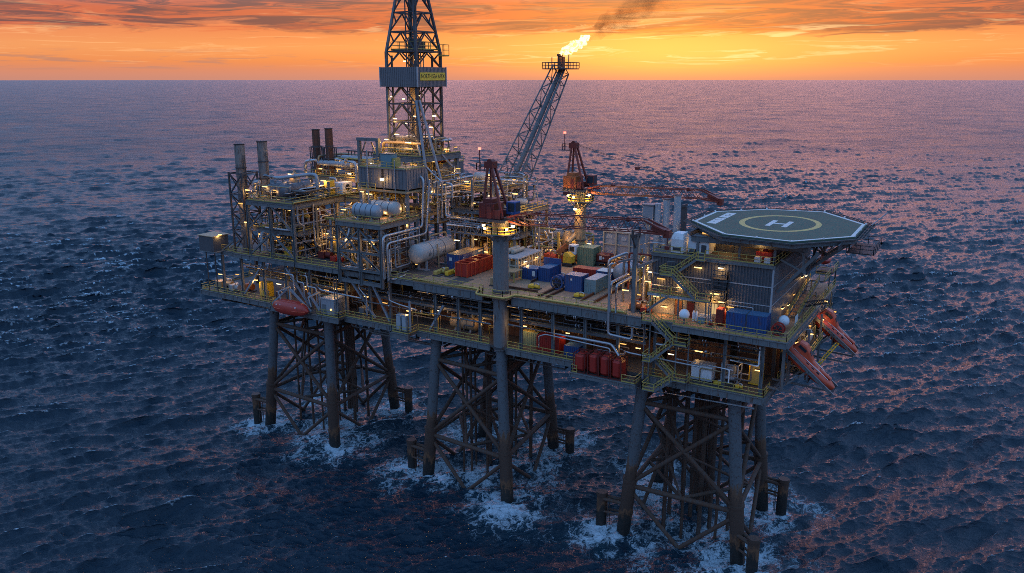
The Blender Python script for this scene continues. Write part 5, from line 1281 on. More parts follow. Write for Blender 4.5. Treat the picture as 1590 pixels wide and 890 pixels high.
# doors, windows, fittings on the ground level
for x, mt, lab in ((28.3,'door_brown','lit brown door under the walkway'),(30.1,'red_dark','dark red door')):
    m = MB(); m.box(x-.5,3.06,36.75,x+.5,3.12,39.0); d_ = m.build('door', M[mt], AB, lab); m = MB(); m.box(x-.6,3.08,36.72,x-.5,3.16,39.1); m.box(x+.5,3.08,36.72,x+.6,3.16,39.1); m.box(x-.6,3.08,39.0,x+.6,3.16,39.12); m.build('frame', M['steel_dark'], d_)
m = MB(); m.box(28.05,2.9,41.0-.85,28.95,2.96,42.1); d_ = m.build('door', M['wall_cream'], AB); m = MB(); m.box(28.3,2.86,41.3,28.7,2.9,41.9); m.build('window', M['glass'], d_)
m = MB(); m.box(33.1,3.05,37.8,36.0-1.7,3.12,39.3); w_ = m.build('window', M['screen_lit'], AB)
m = MB()
for k in range(4): m.box(33.1+k*.4,3.0,37.8,33.16+k*.4,3.05,39.3)
m.box(33.0,3.0,39.3,34.4,3.06,39.4); m.build('frame', M['steel_dark'], w_)
m = MB(); m.box(31.6,2.4,36.7,33.4,3.0,37.7); m.build('bench_locker', M['white'], AB)
# dark escape ladder cage and equipment on the front wall
m = MB()
for k in range(3): m.rail([(33.4,2.0,40.2+k*1.5),(35.4,2.0,40.2+k*1.5),(35.4,2.9,40.2+k*1.5)],h=1.1,t=.1,toe=False); m.box(33.4,2.0,40.1+k*1.5,35.4,2.85,40.18+k*1.5)
m.box(33.0,2.3,42.0,34,2.85,43.2); m.box(34.2,2.4,38.5,35.2,2.85,39.6); m.build('equipment_rack', M['steel_dark'], AB)
m = MB(); m.pipe([(35.6,2.6,38.6),(35.6,2.6,39.6),(39.0,2.6,39.6),(39.0,2.6,38.6)], .07, 6); m.pipe([(35.4,2.3,38.3),(35.4,2.3,38.6),(39.6,2.3,38.6),(39.6,2.3,37.6)], .07, 6); m.pipe([(34.4,2.6,42.2),(28.6,2.6,42.2)], .05, 6); split_build(m, 'wall_pipe', M['trim'], AB)
m = MB(); m.pipe([(24.4,2.2,41.1),(29.6,2.2,41.1)], .09, 6); m.build('wall_pipe', M['white'], AB)
# roof house, ventilation
m = MB(); m.box(28.5,8.5,45.7,40.4,16,48.6); m.build('roof_house', M['cladding'], AB)
m = MB(); m.box(29.6,8.42,45.75,30.7,8.5,47.9); d_ = m.build('door', M['wall_cream'], AB)
m = MB(); m.box(33.0,8.4,45.75,34.2,8.5,48); m.build('door', M['steel_dark'], AB)
m = MB(); m.box(36,7.6,45.7,39.6,8.45,46.8); m.box(30.8,7.7,45.7,31.6,8.4,46.4); split_build(m, 'roof_locker', M['pipe_tan'], AB)
for (x, y, z, e) in ((25.6,2.7,42.0,40),(25.2,2.2,39.4,28),(28.4,2.6,41.9,35),(28.3,2.5,39.5,28),(32.2,2.5,39.6,30),(33.6,2.5,40.9,60),(34.8,1.9,40.0,50),(35.9,2.5,39.3,45),(39.9,2.5,38.6,50),(34.2,2.6,44.6,45),(31.0,2.6,44.3,20),(33.4,2.3,39.8,40),(26.4,2.4,38.0,30)):
    lamp(AB,(x,y,z),(1.1,.2,.16),e)
for (y, z, e) in ((9,38.4,16),(16,38.8,16),(21,40.4,14),(24,40,14),(12.6,38,12)): lamp(AB,(WX1+.4,y,z),(.2,.9,.16),e,off=(.35,0,-.3))
for (x, y, z, e) in ((30.1,8.1,48.2,60),(33.6,8.0,48.3,70),(28.0,7.2,47.6,45),(38.4,8.2,48.2,14)): lamp(AB,(x,y,z),(.9,.2,.16),e)

# white air-handling units and vents on the roof
T = thing('air_unit','white air-handling unit with a sloped cowl, narrow one on the roof left edge','air unit',(27.2,4.8,45.7))
m = MB(); m.box(26.4,4.0,45.7,28.2,6.4,47.7); m.build('casing', M['white'], T, bevel=.06); m = MB(); m.add([(26.4,4,47.7),(28.2,4,47.7),(28.2,6.4,47.7),(26.4,6.4,47.7),(26.6,4.4,48.5),(28,4.4,48.5),(28,6.4,48.5),(26.6,6.4,48.5)],[(0,1,5,4),(1,2,6,5),(2,3,7,6),(3,0,4,7),(4,5,6,7)]); m.build('cowl', M['white'], T); m = MB(); m.box(26.7,3.95,46,27.9,4.0,46.5); m.build('grille', M['steel_dark'], T)
T = thing('air_unit','white air-handling unit, broad double-bodied one beside the roof door','air unit',(29.4,7,45.7))
m = MB(); m.box(28.5,5.2,45.7,31.6,8.3,48.0); m.build('casing', M['white'], T, bevel=.06); m = MB(); m.box(30.0,5.14,45.8,30.08,5.2,47.9); m.box(28.4,5.1,48,31.7,8.4,48.08); m.build('seam', M['trim'], T); m = MB(); m.tube((28.9,5.0,46),(29.7,5.0,46),.35,n=12); m.box(30.5,5.1,45.9,31.2,5.2,47); m.build('grille', M['steel_dark'], T)
G = 'grey vents standing beside the helicopter deck'
for x, y, h, r, lab in ((22.9,11,52.2,.52,'round grey vent stack by the helideck, left one of the tall pair'),(24.6,11,52.9,.52,'round grey vent stack by the helideck, right one of the tall pair')):
    T = thing('vent_stack',lab,'vent stack',(x,y,44),G); m = MB(); m.tube((x,y,36.7),(x,y,h),r,n=16); m.build('flue', M['trim'], T); m = MB(); m.tube((x,y,h),(x,y,h+.1),r*1.1,n=16); m.tube((x,y,47),(x,y,47.2),r*1.15,n=16); m.build('rim', M['steel_dark'], T)
T = thing('vent_cowl','boxy pale blue vent cowl at the left end of the helideck vents','vent',(20.4,10.5,44),G)
m = MB(); m.box(19.5,9.8,48.4,21.2,11.2,51.2); m.tube((20.3,10.5,36.7),(20.3,10.5,48.4),.4,n=12); m.build('cowl', M['vessel_insul'], T, bevel=.08); m = MB(); m.tube((21.7,10.5,44),(21.7,10.5,51.6),.5,n=12); m.build('side_duct', M['trim'], T); m = MB(); m.box(19.4,9.7,51.2,21.3,11.3,51.4); m.build('lid', M['steel'], T)
T = thing('cooling_dome','pale dome-shaped cooler at the foot of the round vent stacks','cooler',(25.4,9.4,45.7))
m = MB(); m.lathe((25.4,9.4,45.7),(25.4,9.4,48),[(0,1.0),(.9,1.0),(1.5,.8),(1.9,.4)],16); m.build('shell', M['vessel_white'], T); m = MB(); m.box(24.4,8.4,45.7,26.4,10.4,45.9); m.build('base', M['steel'], T)
T = thing('fire_monitor','red fire pump skid glowing under the helideck on the roof corner','fire pump',(39.2,5.8,45.7))
m = MB(); m.box(38.2,5.0,45.9,40.4,6.8,47.0); m.tube((39.3,5.9,47),(39.3,5.9,48.0),.35,n=10); m.tube((39.3,5.9,47.8),(38.6,5.2,48.2),.2,n=8); m.build('body', M['red'], T, bevel=.08); m = MB(); m.box(38.0,4.8,45.7,40.6,7.0,45.9); m.build('skid', M['steel_dark'], T)
m = MB(); m.box(38.4,3.6,45.72,39.3,4.3,46.5); m.box(39.7,3.6,45.72,40.5,4.3,46.5); split_build(m, 'foam_drum', M['white'], T, bevel=.06)
lamp(T,(38.9,4.9,48.5),(.3,.3,.3),40)

# ================================================================== helideck
HD = thing('helicopter_deck', 'green eight-sided helicopter landing deck with yellow circle and white H', 'helideck', (39,15,48.8))
OC = [(27.4,9.9),(27.5,20.4),(34.0,27.0),(42.6,29.0),(50.0,19.9),(50.1,9.0),(43.6,1.2),(34.4,1.8)]
OC = OC[::-1]      # counter-clockwise
area = sum(OC[i][0]*OC[(i+1)%8][1]-OC[(i+1)%8][0]*OC[i][1] for i in range(8))
if area < 0: OC = OC[::-1]
m = MB(); m.prism(OC, 49.1, 49.5); m.build('deck_plate', M['helideck'], HD)
cx, cy = sum(p[0] for p in OC)/8, sum(p[1] for p in OC)/8
def sc_(p, k): return (cx+(p[0]-cx)*k, cy+(p[1]-cy)*k)
m = MB()
for i in range(8):
    a, b_ = OC[i], OC[(i+1)%8]; a1, b1 = sc_(a,.985), sc_(b_,.985); a2, b2 = sc_(a,.945), sc_(b_,.945)
    m.add([(*a1,49.505),(*b1,49.505),(*b2,49.505),(*a2,49.505)],[(0,1,2,3)])
m.build('edge_line', M['white_paint'], HD)
m = MB(); N = 72; ex, ey = 5.65, 7.2; hx, hy = 39.0, 14.6
v = []
for k in range(N):
    a = 2*PI*k/N; v.append((hx+ex*math.cos(a),hy+ey*math.sin(a),49.506)); v.append((hx+(ex-.8)*math.cos(a),hy+(ey-.8)*math.sin(a),49.506))
m.add(v,[(2*k,(2*k+2)%(2*N),(2*k+3)%(2*N),2*k+1) for k in range(N)]); m.build('landing_circle', M['line_yellow'], HD)
# the H: uprights run along b
m = MB()
def flat(pts): m.add([(x,y,49.507) for x, y in pts],[tuple(range(len(pts)))])
def rect(c, u, L, W):
    u = Vector(u).normalized(); n = Vector((-u.y,u.x)); c = Vector(c); flat([tuple(c-u*L/2-n*W/2),tuple(c+u*L/2-n*W/2),tuple(c+u*L/2+n*W/2),tuple(c-u*L/2+n*W/2)])
for x in (37.9,40.2): m.add([(x-.36,11.5,49.507),(x+.36,11.5,49.507),(x+.36,16.7,49.507),(x-.36,16.7,49.507)],[(0,1,2,3)])
m.add([(38.26,13.7,49.507),(39.84,13.7,49.507),(39.84,14.5,49.507),(38.26,14.5,49.507)],[(0,1,2,3)])
m.build('letter_h', M['white_paint'], HD)
# white lettering panels on the left (worn dark letters on white)
m = MB(); m.add([(29.7,9.3,49.505),(31.1,9.3,49.505),(31.1,14.6,49.505),(29.7,14.6,49.505)],[(0,1,2,3)]); m.add([(29.7,15.2,49.505),(31.1,15.2,49.505),(31.1,20.0,49.505),(29.7,20.0,49.505)],[(0,1,2,3)])
np_ = m.build('name_panel', M['white_paint'], HD)
m = MB()
for y0, pts in ((10.6,((30.3,.1,.5),)),(12.6,((29.9,.7,.25),)),(13.4,((30.5,.2,.45),)),(16.8,((30.2,.15,.55),)),(17.4,((30.0,.9,.2),)),(18.2,((30.4,.2,.4),))):
    for x, w_, h_ in pts: m.box(x,y0,49.506,x+w_,y0+h_,49.509)
m.build('worn_letter', M['helideck'], np_)
# perimeter net on brackets
m = MB()
for i in range(8):
    a, b_ = OC[i], OC[(i+1)%8]; a1, b1 = sc_(a,1.105), sc_(b_,1.105); L = math.hypot(a[0]-b_[0],a[1]-b_[1]); n = int(L/1.3)
    for f in (.0,.33,.66,1.0): m.beam((*Vector(a).lerp(Vector(a1),f),49.2+f*.25),(*Vector(b_).lerp(Vector(b1),f),49.2+f*.25),.09)
    for k in range(n+1):
        t = k/n; p = Vector(a).lerp(Vector(b_),t); q = Vector(a1).lerp(Vector(b1),t); m.beam((*p,49.2),(*q,49.45),.09)
        if k < n:
            for s in (.33,.66):
                p2 = Vector(a).lerp(Vector(b_),(k+s)/n); q2 = Vector(a1).lerp(Vector(b1),(k+s)/n); m.beam((*p2,49.2),(*q2,49.45),.035)
m.build('safety_net', M['net'], HD)
for i in range(8):
    a, b_ = OC[i], OC[(i+1)%8]; m = MB(); m.ibeam((*a,48.85),(*b_,48.85),.25,.5); m.build('edge_beam', M['steel'], HD)
for k in range(7):
    x = 29+k*3.3; m = MB(); m.ibeam((x,4.5,48.6),(x,26,48.6),.25,.7); m.build('joist', M['steel_dark'], HD)
for y in (5,12,19,25): m = MB(); m.ibeam((29,y,47.9),(49 if 8 < y < 22 else 45,y,47.9),.3,.8); m.build('main_beam', M['steel'], HD)
for x, y in ((30,5),(36,5),(41,4),(30,19),(30,25),(36,25),(41,25),(41,12),(41,19)):
    m = MB(); m.box(x-.16,y-.16,45.7,x+.16,y+.16,47.6); m.build('support_post', M['steel'], HD)
for y in (5,12,19,25):
    m = MB(); m.beam((41.5,y,41.6),(48.6 if 8 < y < 22 else 46.4,y,47.6),.42); m.beam((44.8,y,44.6),(44.4,y,47.6),.3); m.beam((41.6,y,46.2),(45.0,y,44.7),.26); m.build('cantilever_strut', M['steel'], HD)
m = MB(); m.beam((45,5,44.7),(45,25,44.7),.3); m.beam((48,12,47.2),(48,19,47.2),.3); m.beam((45,5,44.7),(45,12,47.4),.22); m.beam((45,19,44.7),(45,12,47.4),.22); split_build(m, 'strut_tie', M['steel_dark'], HD)
m = MB(); m.box(48.6,13,46.4,52.2,21,46.55); m.rail([(48.6,13,46.55),(52.1,13,46.55),(52.1,21,46.55),(48.6,21,46.55)],t=.09,toe=False); m.beam((48.8,14,46.5),(48.8,14,48.6),.2); m.beam((48.8,20,46.5),(48.8,20,48.6),.2); m.build('side_walkway', M['steel_dark'], HD)
for i in range(8):
    for f in (.0,.5):
        p = Vector(OC[i]).lerp(Vector(OC[(i+1)%8]),f); q = sc_(p,.992); m = MB(); m.tube((q[0],q[1],49.5),(q[0],q[1],49.68),.13,n=8); m.build('edge_light', M['white'], HD)
m = MB(); m.beam((50.6,20.4,49.4),(52.4,21.4,51.2),.12); m.build('net_strut', M['trim'], HD)

# ================================================================== staircases
def flight(T, p, q, w, d, nm='flight'):
    """stringers and treads from p up to q; w runs along unit vector d"""
    p, q = Vector(p), Vector(q); d = Vector(d)
    m = MB()
    for s in (0,1): m.beam(p+d*w*s, q+d*w*s, .12, .32)
    n = max(3,int(abs(q.z-p.z)/.22))
    for k in range(1,n):
        c = p.lerp(q,k/n); m.beam(c, c+d*w, .26, .06)
    fl = m.build(nm, M['steel'], T)
    m = MB()
    for s in (0,1):
        m.rail([p+d*w*s, q+d*w*s], t=.085, toe=False, step=1.3)
    m.build('handrail', M['yellow'], fl)
def landing(T, x0, y0, x1, y1, z, sides='xXy'):
    m = MB(); m.box(x0,y0,z-.12,x1,y1,z); l_ = m.build('landing', M['steel'], T)
    seg = {'x':((x0,y1,z),(x0,y0,z)),'X':((x1,y0,z),(x1,y1,z)),'y':((x0,y0,z),(x1,y0,z)),'Y':((x0,y1,z),(x1,y1,z))}
    m = MB()
    for s in sides: m.rail(list(seg[s]), t=.085)
    m.build('handrail', M['yellow'], l_)
ST = thing('staircase','yellow-railed zigzag stairs hanging below the main deck down to the lower deck','staircase',(28.6,-1,28))
landing(ST,24.6,-1.7,26.0,-.4,36.7,'xy')
flight(ST,(29.4,-1.6,33.9),(26.0,-1.6,36.7),1.1,(0,1,0)); landing(ST,29.4,-1.7,31.4,-.3,33.9,'Xy')
flight(ST,(26.6,-2.9,31.2),(29.4,-2.9,33.9),1.1,(0,1,0)); landing(ST,25.4,-3.0,26.6,-.4,31.2,'xy')
flight(ST,(29.6,-1.6,28.6),(26.6,-1.6,31.2),1.1,(0,1,0)); landing(ST,29.6,-1.7,31.6,-.3,28.6,'Xy')
flight(ST,(27.4,-2.9,26.9),(29.6,-2.9,28.6),1.1,(0,1,0)); landing(ST,25.6,-3.0,27.4,-.5,26.9,'xy')
for x, y in ((31.3,-.4),(29.5,-.4),(25.5,-.4)): m = MB(); m.beam((x,y,27.0),(x,y,36),.16); m.build('stair_post', M['steel'], ST)
SA = thing('staircase','yellow-railed stairs climbing the living quarters wall up to its roof','staircase',(29.5,2,40.1))
flight(SA,(28.0,1.5,43.2),(31.0,1.5,45.6),1.0,(0,1,0)); landing(SA,26.2,1.4,28.0,2.8,43.2,'xy')
flight(SA,(31.6,.3,40.2),(28.0,.3,43.2),1.0,(0,1,0)); landing(SA,26.2,.2,28.0,1.38,43.2,'xy'); landing(SA,31.6,.2,33.8,1.38,40.2,'Xy'); landing(SA,31.0,1.4,32.2,2.7,45.6,'y')
flight(SA,(25.4,.4,38.4),(27.6,.4,40.1),1.0,(0,1,0)); flight(SA,(24.6,.4,37.6),(25.4,.4,38.4),1.0,(0,1,0))
m = MB(); m.pipe([(27.0,1.3,43.2),(27.0,1.3,45.0),(28.2,1.3,45.0)],.05,6); m.build('hoop', M['steel'], SA)
for y in (.3,1.3): m = MB(); m.beam((33.6,y,36.7),(33.6,y,40.1),.16); m.build('stair_post', M['steel'], SA)
SR = thing('staircase','long yellow-railed stairs running back along the right side wall of the quarters','staircase',(43.4,14,36.7))
flight(SR,(42.2,9,36.9),(42.2,24,39.4),1.4,(1,0,0)); landing(SR,42.1,24,44.4,29,39.4,'XY')
for x, y in ((42.3,25),(44.3,28.8)): m = MB(); m.beam((x,y,36.7),(x,y,39.3),.2); m.build('stair_post', M['steel'], SR)

# ================================================================== lifeboats
def lifeboat_hull(L, W, H, stern_cabin):
    rings = []; n = 16
    for i in range(15):
        t = i/14; x = -L/2+L*t
        if stern_cabin:     # free-fall boat: nose at +x, stern blunt
            k = max(0,(t-.55)/.45); w = W/2*(1-k**2.2)**.55*(.8+.2*min(1,t/.2)); w = max(w,.3)
            top = H*(.40-.20*t**1.5)*(1-.5*k**4); bot = -H*.44*(1-.62*k**2)
        else:
            e = abs(2*t-1); w = max(.15, W/2*(1-e**3)**.7); top = H*(.55*(1-e**4)**.6+.02); bot = -H*.45*(1-e**3.5)**.7-.02
        ring = []
        for k in range(n):
            a = 2*PI*k/n; c, s = math.cos(a), math.sin(a)
            y = w*(abs(c)**.7)*(1 if c >= 0 else -1); z = (top if s > 0 else -bot)*(abs(s)**.8)*(1 if s >= 0 else -1)
            ring.append((x,y,z))
        rings.append(ring)
    m = MB(); m.loft(rings); return m
def freefall(label, c, gname, tilt):
    T = thing('lifeboat', label, 'lifeboat', c, gname, rot=(0,tilt,0))
    lifeboat_hull(7.8,2.7,2.4,True).build('hull', M['orange'], T, local=True)
    m = MB()
    rings = []
    for x, w, zb_, z in ((-3.75,.72,.5,1.1),(-3.5,.92,.5,1.95),(-2.5,.98,.6,2.15),(-1.6,.92,.6,1.75),(-.5,.72,.55,1.05),(.6,.4,.5,.8)):
        rings.append([(x,-w,zb_),(x,w,zb_),(x,w*.82,z-.12),(x,w*.6,z),(x,-w*.6,z),(x,-w*.82,z-.12)])
    m.loft(rings, False); ck = m.build('cockpit', M['orange'], T, local=True, bevel=.06)
    m = MB(); m.add([(-1.62,-.6,1.8),(-1.62,.6,1.8),(-1.05,.5,1.45),(-1.05,-.5,1.45)],[(0,1,2,3)]); m.box(-3.2,-.97,1.35,-2.0,-.9,1.75); m.box(-3.2,.9,1.35,-2.0,.97,1.75); m.build('cockpit_window', M['glass'], ck, local=True)
    m = MB(); m.box(.9,-.32,.55,2.9,.32,.86); m.build('deck_ridge', M['orange'], T, local=True, bevel=.12)
    for s in (-1,1):
        m = MB(); m.sweep([(-3.4,s*.95,.75),(-1,s*1.0,.78),(1,s*.86,.7),(2.6,s*.6,.55)],.05,6); m.build('grab_line', M['white'], T, local=True)
    for s in (-1,1):
        m = MB(); m.sweep([(-3.6,s*1.05,.1),(-1,s*1.36,.05),(1.2,s*1.3,.05),(2.8,s*.95,.0)],.09,6); m.build('rubbing_strake', M['lifeboat_red'], T, local=True)
        for k in range(3): m = MB(); m.box(-1.0+k*.9,s*1.13-.06,.42,-.6+k*.9,s*1.13+.06,.6); m.build('side_window', M['glass'], T, local=True)
    m = MB(); m.box(-3.95,-.08,-1.2,-3.7,.08,.2); m.tube((-3.9,0,-.9),(-4.1,0,-.9),.35,n=10); m.build('rudder', M['steel_dark'], T, local=True)
    return T
tilt = math.radians(37)
GL = 'orange free-fall lifeboats on the right-hand ramps'
freefall('orange free-fall lifeboat on the lower, nearer ramp at the right end', (46.9,4.6,31.8), GL, tilt)
freefall('orange free-fall lifeboat on the upper ramp, behind the nearer one', (47.6,18.6,33.0), GL, tilt)
def ramp_(label, x0, z0, x1, z1, y, xd, zlow):
    T = thing('lifeboat_ramp', label, 'launch ramp', (x0,y,zlow), 'sloping lifeboat launch ramps')
    for s in (-1.75,1.75): m = MB(); m.ibeam((x0,y+s,z0),(x1,y+s,z1),.3,.42); m.build('rail_beam', M['steel'], T)
    for f in (.08,.5,.96): m = MB(); a = Vector((x0,y,z0)).lerp(Vector((x1,y,z1)),f)-Vector((0,0,1.55 if f < .9 else .3)); m.beam(a+Vector((0,-1.75,0)),a+Vector((0,1.75,0)),.22); m.beam(a+Vector((0,-1.75,0)),a+Vector((0,-1.75,1.5 if f < .9 else .2)),.18); m.beam(a+Vector((0,1.75,0)),a+Vector((0,1.75,1.5 if f < .9 else .2)),.18); m.build('cradle', M['steel_dark'], T)
    m = MB(); m.beam((x0+.1,y-1.75,z0),(x0+.1,y-1.75,zlow),.42); m.beam((x0+.1,y+1.75,z0),(x0+.1,y+1.75,zlow),.42); m.beam((x0,y-1.75,zlow+.3),((x0+x1)/2,y-1.75,(z0+z1)/2),.24); m.beam((x0,y+1.75,zlow+.3),((x0+x1)/2,y+1.75,(z0+z1)/2),.24); m.beam((x0-2,y-1.75,zlow),(x1-.6,y-1.75,zlow-.3),.26); m.beam((x0-2,y+1.75,zlow),(x1-.6,y+1.75,zlow-.3),.26); m.build('ramp_leg', M['steel'], T)
    m = MB(); m.beam((x0,y-1.75,z0+.1),(x0,y+1.75,z0+.1),.25); m.beam((x0-1.6,y-1.75,z0+.1),(x0,y-1.75,z0+.1),.22); m.rail([(x0-1.6,y-1.7,z0+.1),(x0-.1,y-1.7,z0+.1)],t=.09,toe=False); m.tube((x0+.2,y-1,z0+.5),(x0+.2,y+1,z0+.5),.4,n=10); m.build('release_frame', M['steel_light'], T)
    return T
ramp_('sloping steel ramp under the nearer orange lifeboat', 43.5,34.6,50.2,29.1,4.6,0,28.6)
ramp_('sloping steel ramp under the orange lifeboat further back', 44.2,35.9,50.7,30.6,18.6,0,29.6)
# boat station between the two ramps
BS = thing('boat_station','dark cluttered boarding platform between the two orange lifeboats','platform',(43.4,12,28))
m = MB(); m.box(42.2,6.8,32.4,46.2,16.4,32.6); m.box(42.2,21,32.4,45,30,32.6); m.box(42.2,7,29.6,45.4,16,29.8); split_build(m, 'floor_plate', M['deck_grey'], BS)
m = MB(); m.rail([(46.1,6.9,32.6),(46.1,16.3,32.6)]); m.rail([(42.3,6.9,32.6),(46.1,6.9,32.6)]); m.rail([(45,21,32.6),(45,30,32.6)]); m.build('railing', M['yellow'], BS)
for x, y in ((45.8,7.2),(45.8,16),(44.8,21.4),(44.8,29.6)): m = MB(); m.beam((x,y,29),(x,y,36.3),.28); m.build('post', M['steel'], BS)
maze(BS,42.4,45.6,7,16,29.9,36,24,71,('pipe_silver','pipe_tan','steel_light','yellow','pipe_dark'))
maze(BS,42.4,45.4,17,30,30,37.5,22,72,('pipe_silver','pipe_tan','steel_light','yellow','pipe_dark'))
m = MB(); m.vessel((43.6,12.4,33.9),(45.4,12.4,33.9),1.0,14); m.build('tank', M['vessel_white'], BS)
m = MB(); m.beam((46.4,9,30.2),(48.6,12.5,33.4),.1); m.beam((46.8,9,30.2),(49.0,12.5,33.4),.1)
for k in range(9): a = Vector((46.4,9,30.2)).lerp(Vector((48.6,12.5,33.4)),k/8); m.beam(a,a+Vector((.4,0,0)),.08)
m.build('ladder', M['yellow_bright'], BS)
m = MB(); m.truss((43.2,15.4,37.6),(46.6,15.4,38.6),.7,.5,5,.12,.08); m.beam((43.2,15.4,36.7),(43.2,15.4,38),.3); m.build('davit_arm', M['steel_dark'], BS)
for (x, y, z, e) in ((43.4,8,35.2,45),(45.6,10.4,34.8,40),(44.4,14.4,34.8,45),(45.8,16.6,35.4,22),(45.2,22,36.8,22),(46.4,22.6,35.2,16),(43,10,31.8,40)): lamp(BS,(x,y,z),(.6,.24,.2),e)
T = thing('rescue_boat','small red rescue boat stowed on the far right deck corner','rescue boat',(42.8,32,39.5))
m = MB(); rr = []
for x, w, h in ((-1.8,.6,.5),(-1,1,.2),(0.4,1,.1),(1.4,.7,.3),(2,.15,.7)): rr.append([(42.8+w*s_,32+x,40.6+z_) for s_, z_ in ((-1,.7),(-.8,0-.0+h),(0,-.3+h),(.8,h),(1,.7))])
m.loft(rr); m.build('hull', M['red'], T); m = MB(); m.box(42.3,31.2,41.2,43.3,32.2,42.6); m.beam((42.8,31.7,42.6),(42.8,31.7,43.4),.1); m.build('console', M['red_dark'], T)
m = MB(); m.box(41.9,30,39.4,44.6,34,39.6); m.beam((42,30.4,36.7),(42,30.4,39.4),.2); m.beam((44.4,33.6,36.7),(44.4,33.6,39.4),.2); m.build('stowage_platform', M['steel_dark'], T)
m = MB(); m.rail([(44.6,30,39.6),(44.6,34,39.6)]); m.build('railing', M['yellow'], T)
# left lifeboat in its davits
T = thing('lifeboat','dark red enclosed lifeboat hung along the left side of the lower deck','lifeboat',(-43.6,-3.3,28.7),None,rot=(0,0,0))
lifeboat_hull(9.0,2.6,2.5,False).build('hull', M['lifeboat_red'], T, local=True)
m = MB(); rr = []
for x, w, z in ((-2.8,.3,.9),(-2.4,.7,1.5),(1.8,.75,1.55),(2.6,.4,1.0)): rr.append([(x,-w,.8),(x,w,.8),(x,w*.7,z),(x,-w*.7,z)])
m.loft(rr, False); m.build('canopy', M['lifeboat_red'], T, local=True, bevel=.06)
m = MB()
for k in range(6): m.box(-2.6+k*.95,-1.15,.62,-2.3+k*.95,-1.0,.8)
split_build(m, 'window', M['white'], T, local=True)
m = MB(); m.sweep([(-4.2,-.5,.0),(-2.5,-1.22,.0),(2.5,-1.22,.0),(4.2,-.5,.0)],.08,6); m.sweep([(-4.2,.5,.0),(-2.5,1.22,.0),(2.5,1.22,.0),(4.2,.5,.0)],.08,6); split_build(m, 'rubbing_strake', M['orange'], T, local=True)
T = thing('davit','pair of white davit arms holding the dark red lifeboat','davit',(-43.4,-.6,28))
for x in (-47.2,-39.6):
    m = MB(); m.beam((x,.2,31.6),(x+.8,-3.4,31.5),.26); m.beam((x,.2,28),(x,.2,31.6),.3); m.beam((x+.8,-3.4,31.4),(x+1.4,-3.4,29.8),.14); m.build('arm', M['trim'], T)

# grey utility cabin on its bracket platform
T = thing('utility_cabin','weathered grey box cabin on a bracket platform beside the dark red lifeboat','cabin',(-36.3,1,28))
m = MB(); m.box(-37.9,-1.3,28.1,-34.7,2.8,31.0); m.build('body', M['vessel_grey'], T, bevel=.05); m = MB(); m.box(-38,-1.4,31,-34.6,2.9,31.12); m.build('roof', M['trim'], T)
m = MB(); m.box(-37.5,-1.36,28.4,-36.6,-1.3,30.0); m.box(-34.69,-.4,28.5,-34.63,1.2,30.2); split_build(m, 'door', M['steel'], T); m = MB(); m.tube((-35.4,-1.32,29.2),(-35.4,-1.42,29.2),.16,n=8); m.build('porthole', M['lamp_warm'], T)
T = thing('switch_cabinet','pair of pale blue upright cabinets on the small railed bracket platform','cabinet',(-18.4,-1.4,28))
for x in (-19.3,-18.1): m = MB(); m.box(x-.5,-2.0,28.05,x+.5,-1.0,30.9); b_ = m.build('cabinet', M['vessel_insul'], T, bevel=.05); m = MB(); m.box(x-.4,-2.05,28.3,x+.4,-2.0,30.6); m.build('door', M['trim'], b_)
m = MB(); m.tube((-17.2,-1.4,28),(-17.2,-1.4,33.4),.2,n=8); m.build('riser_pipe', M['steel_light'], T)
# ================================================================== deck cargo and equipment
def container(label, x0, y0, x1, y1, z, h, mt, top, grp=None, nm='cargo_container', cat='container', ribs=True, doors='y', mark=None, seam=None):
    T = thing(nm, label, cat, ((x0+x1)/2,(y0+y1)/2,z), grp)
    m = MB(); m.box(x0,y0,z+.12,x1,y1,z+h)
    if ribs:
        n = int((x1-x0)/.36)
        for k in range(n):
            x = x0+.1+k*.36
            for yy in (y0-.05,y1): m.box(x,yy,z+.25,x+.18,yy+.05,z+h-.15)
        n = int((y1-y0)/.36)
        for k in range(n):
            y = y0+.1+k*.36
            for xx in (x0-.05,x1): m.box(xx,y,z+.25,xx+.05,y+.18,z+h-.15)
    m.build('body', M[mt], T)
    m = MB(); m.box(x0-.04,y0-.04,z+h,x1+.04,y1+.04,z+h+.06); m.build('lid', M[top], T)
    m = MB()
    for x in (x0,x1):
        for y in (y0,y1): m.box(x-.09,y-.09,z,x+.09,y+.09,z+h+.09)
    m.box(x0,y0-.07,z,x1,y0+.05,z+.16); m.box(x0,y1-.05,z,x1,y1+.07,z+.16); m.build('frame', M[mt], T)
    if mark:
        m = MB()
        for (a, b_, c, d, f) in mark:
            if f == 'y': m.box(a,y0-.075,b_,c,y0-.055,d)
            else: m.box(x1+.055,a,b_,x1+.075,c,d)
        m.build('marking', M['white_paint'], T)
    if seam:
        m = MB(); m.box(seam-.06,y0-.09,z,seam+.06,y1+.09,z+h+.08); m.build('joint', M['steel_dark'], T)
    return T
container('long dark blue container with a brown top beside the grey-white vessel',-17.6,10.4,-15.1,18.4,36.7,2.7,'blue','pipe_tan',mark=[(-17.2,38.2,-16.6,38.8,'y'),(11.6,38.6,12.0,38.8,'x'),(16.6,38.9,18.0,39.2,'x')])
G = 'red open-topped cargo baskets beside the crane post'
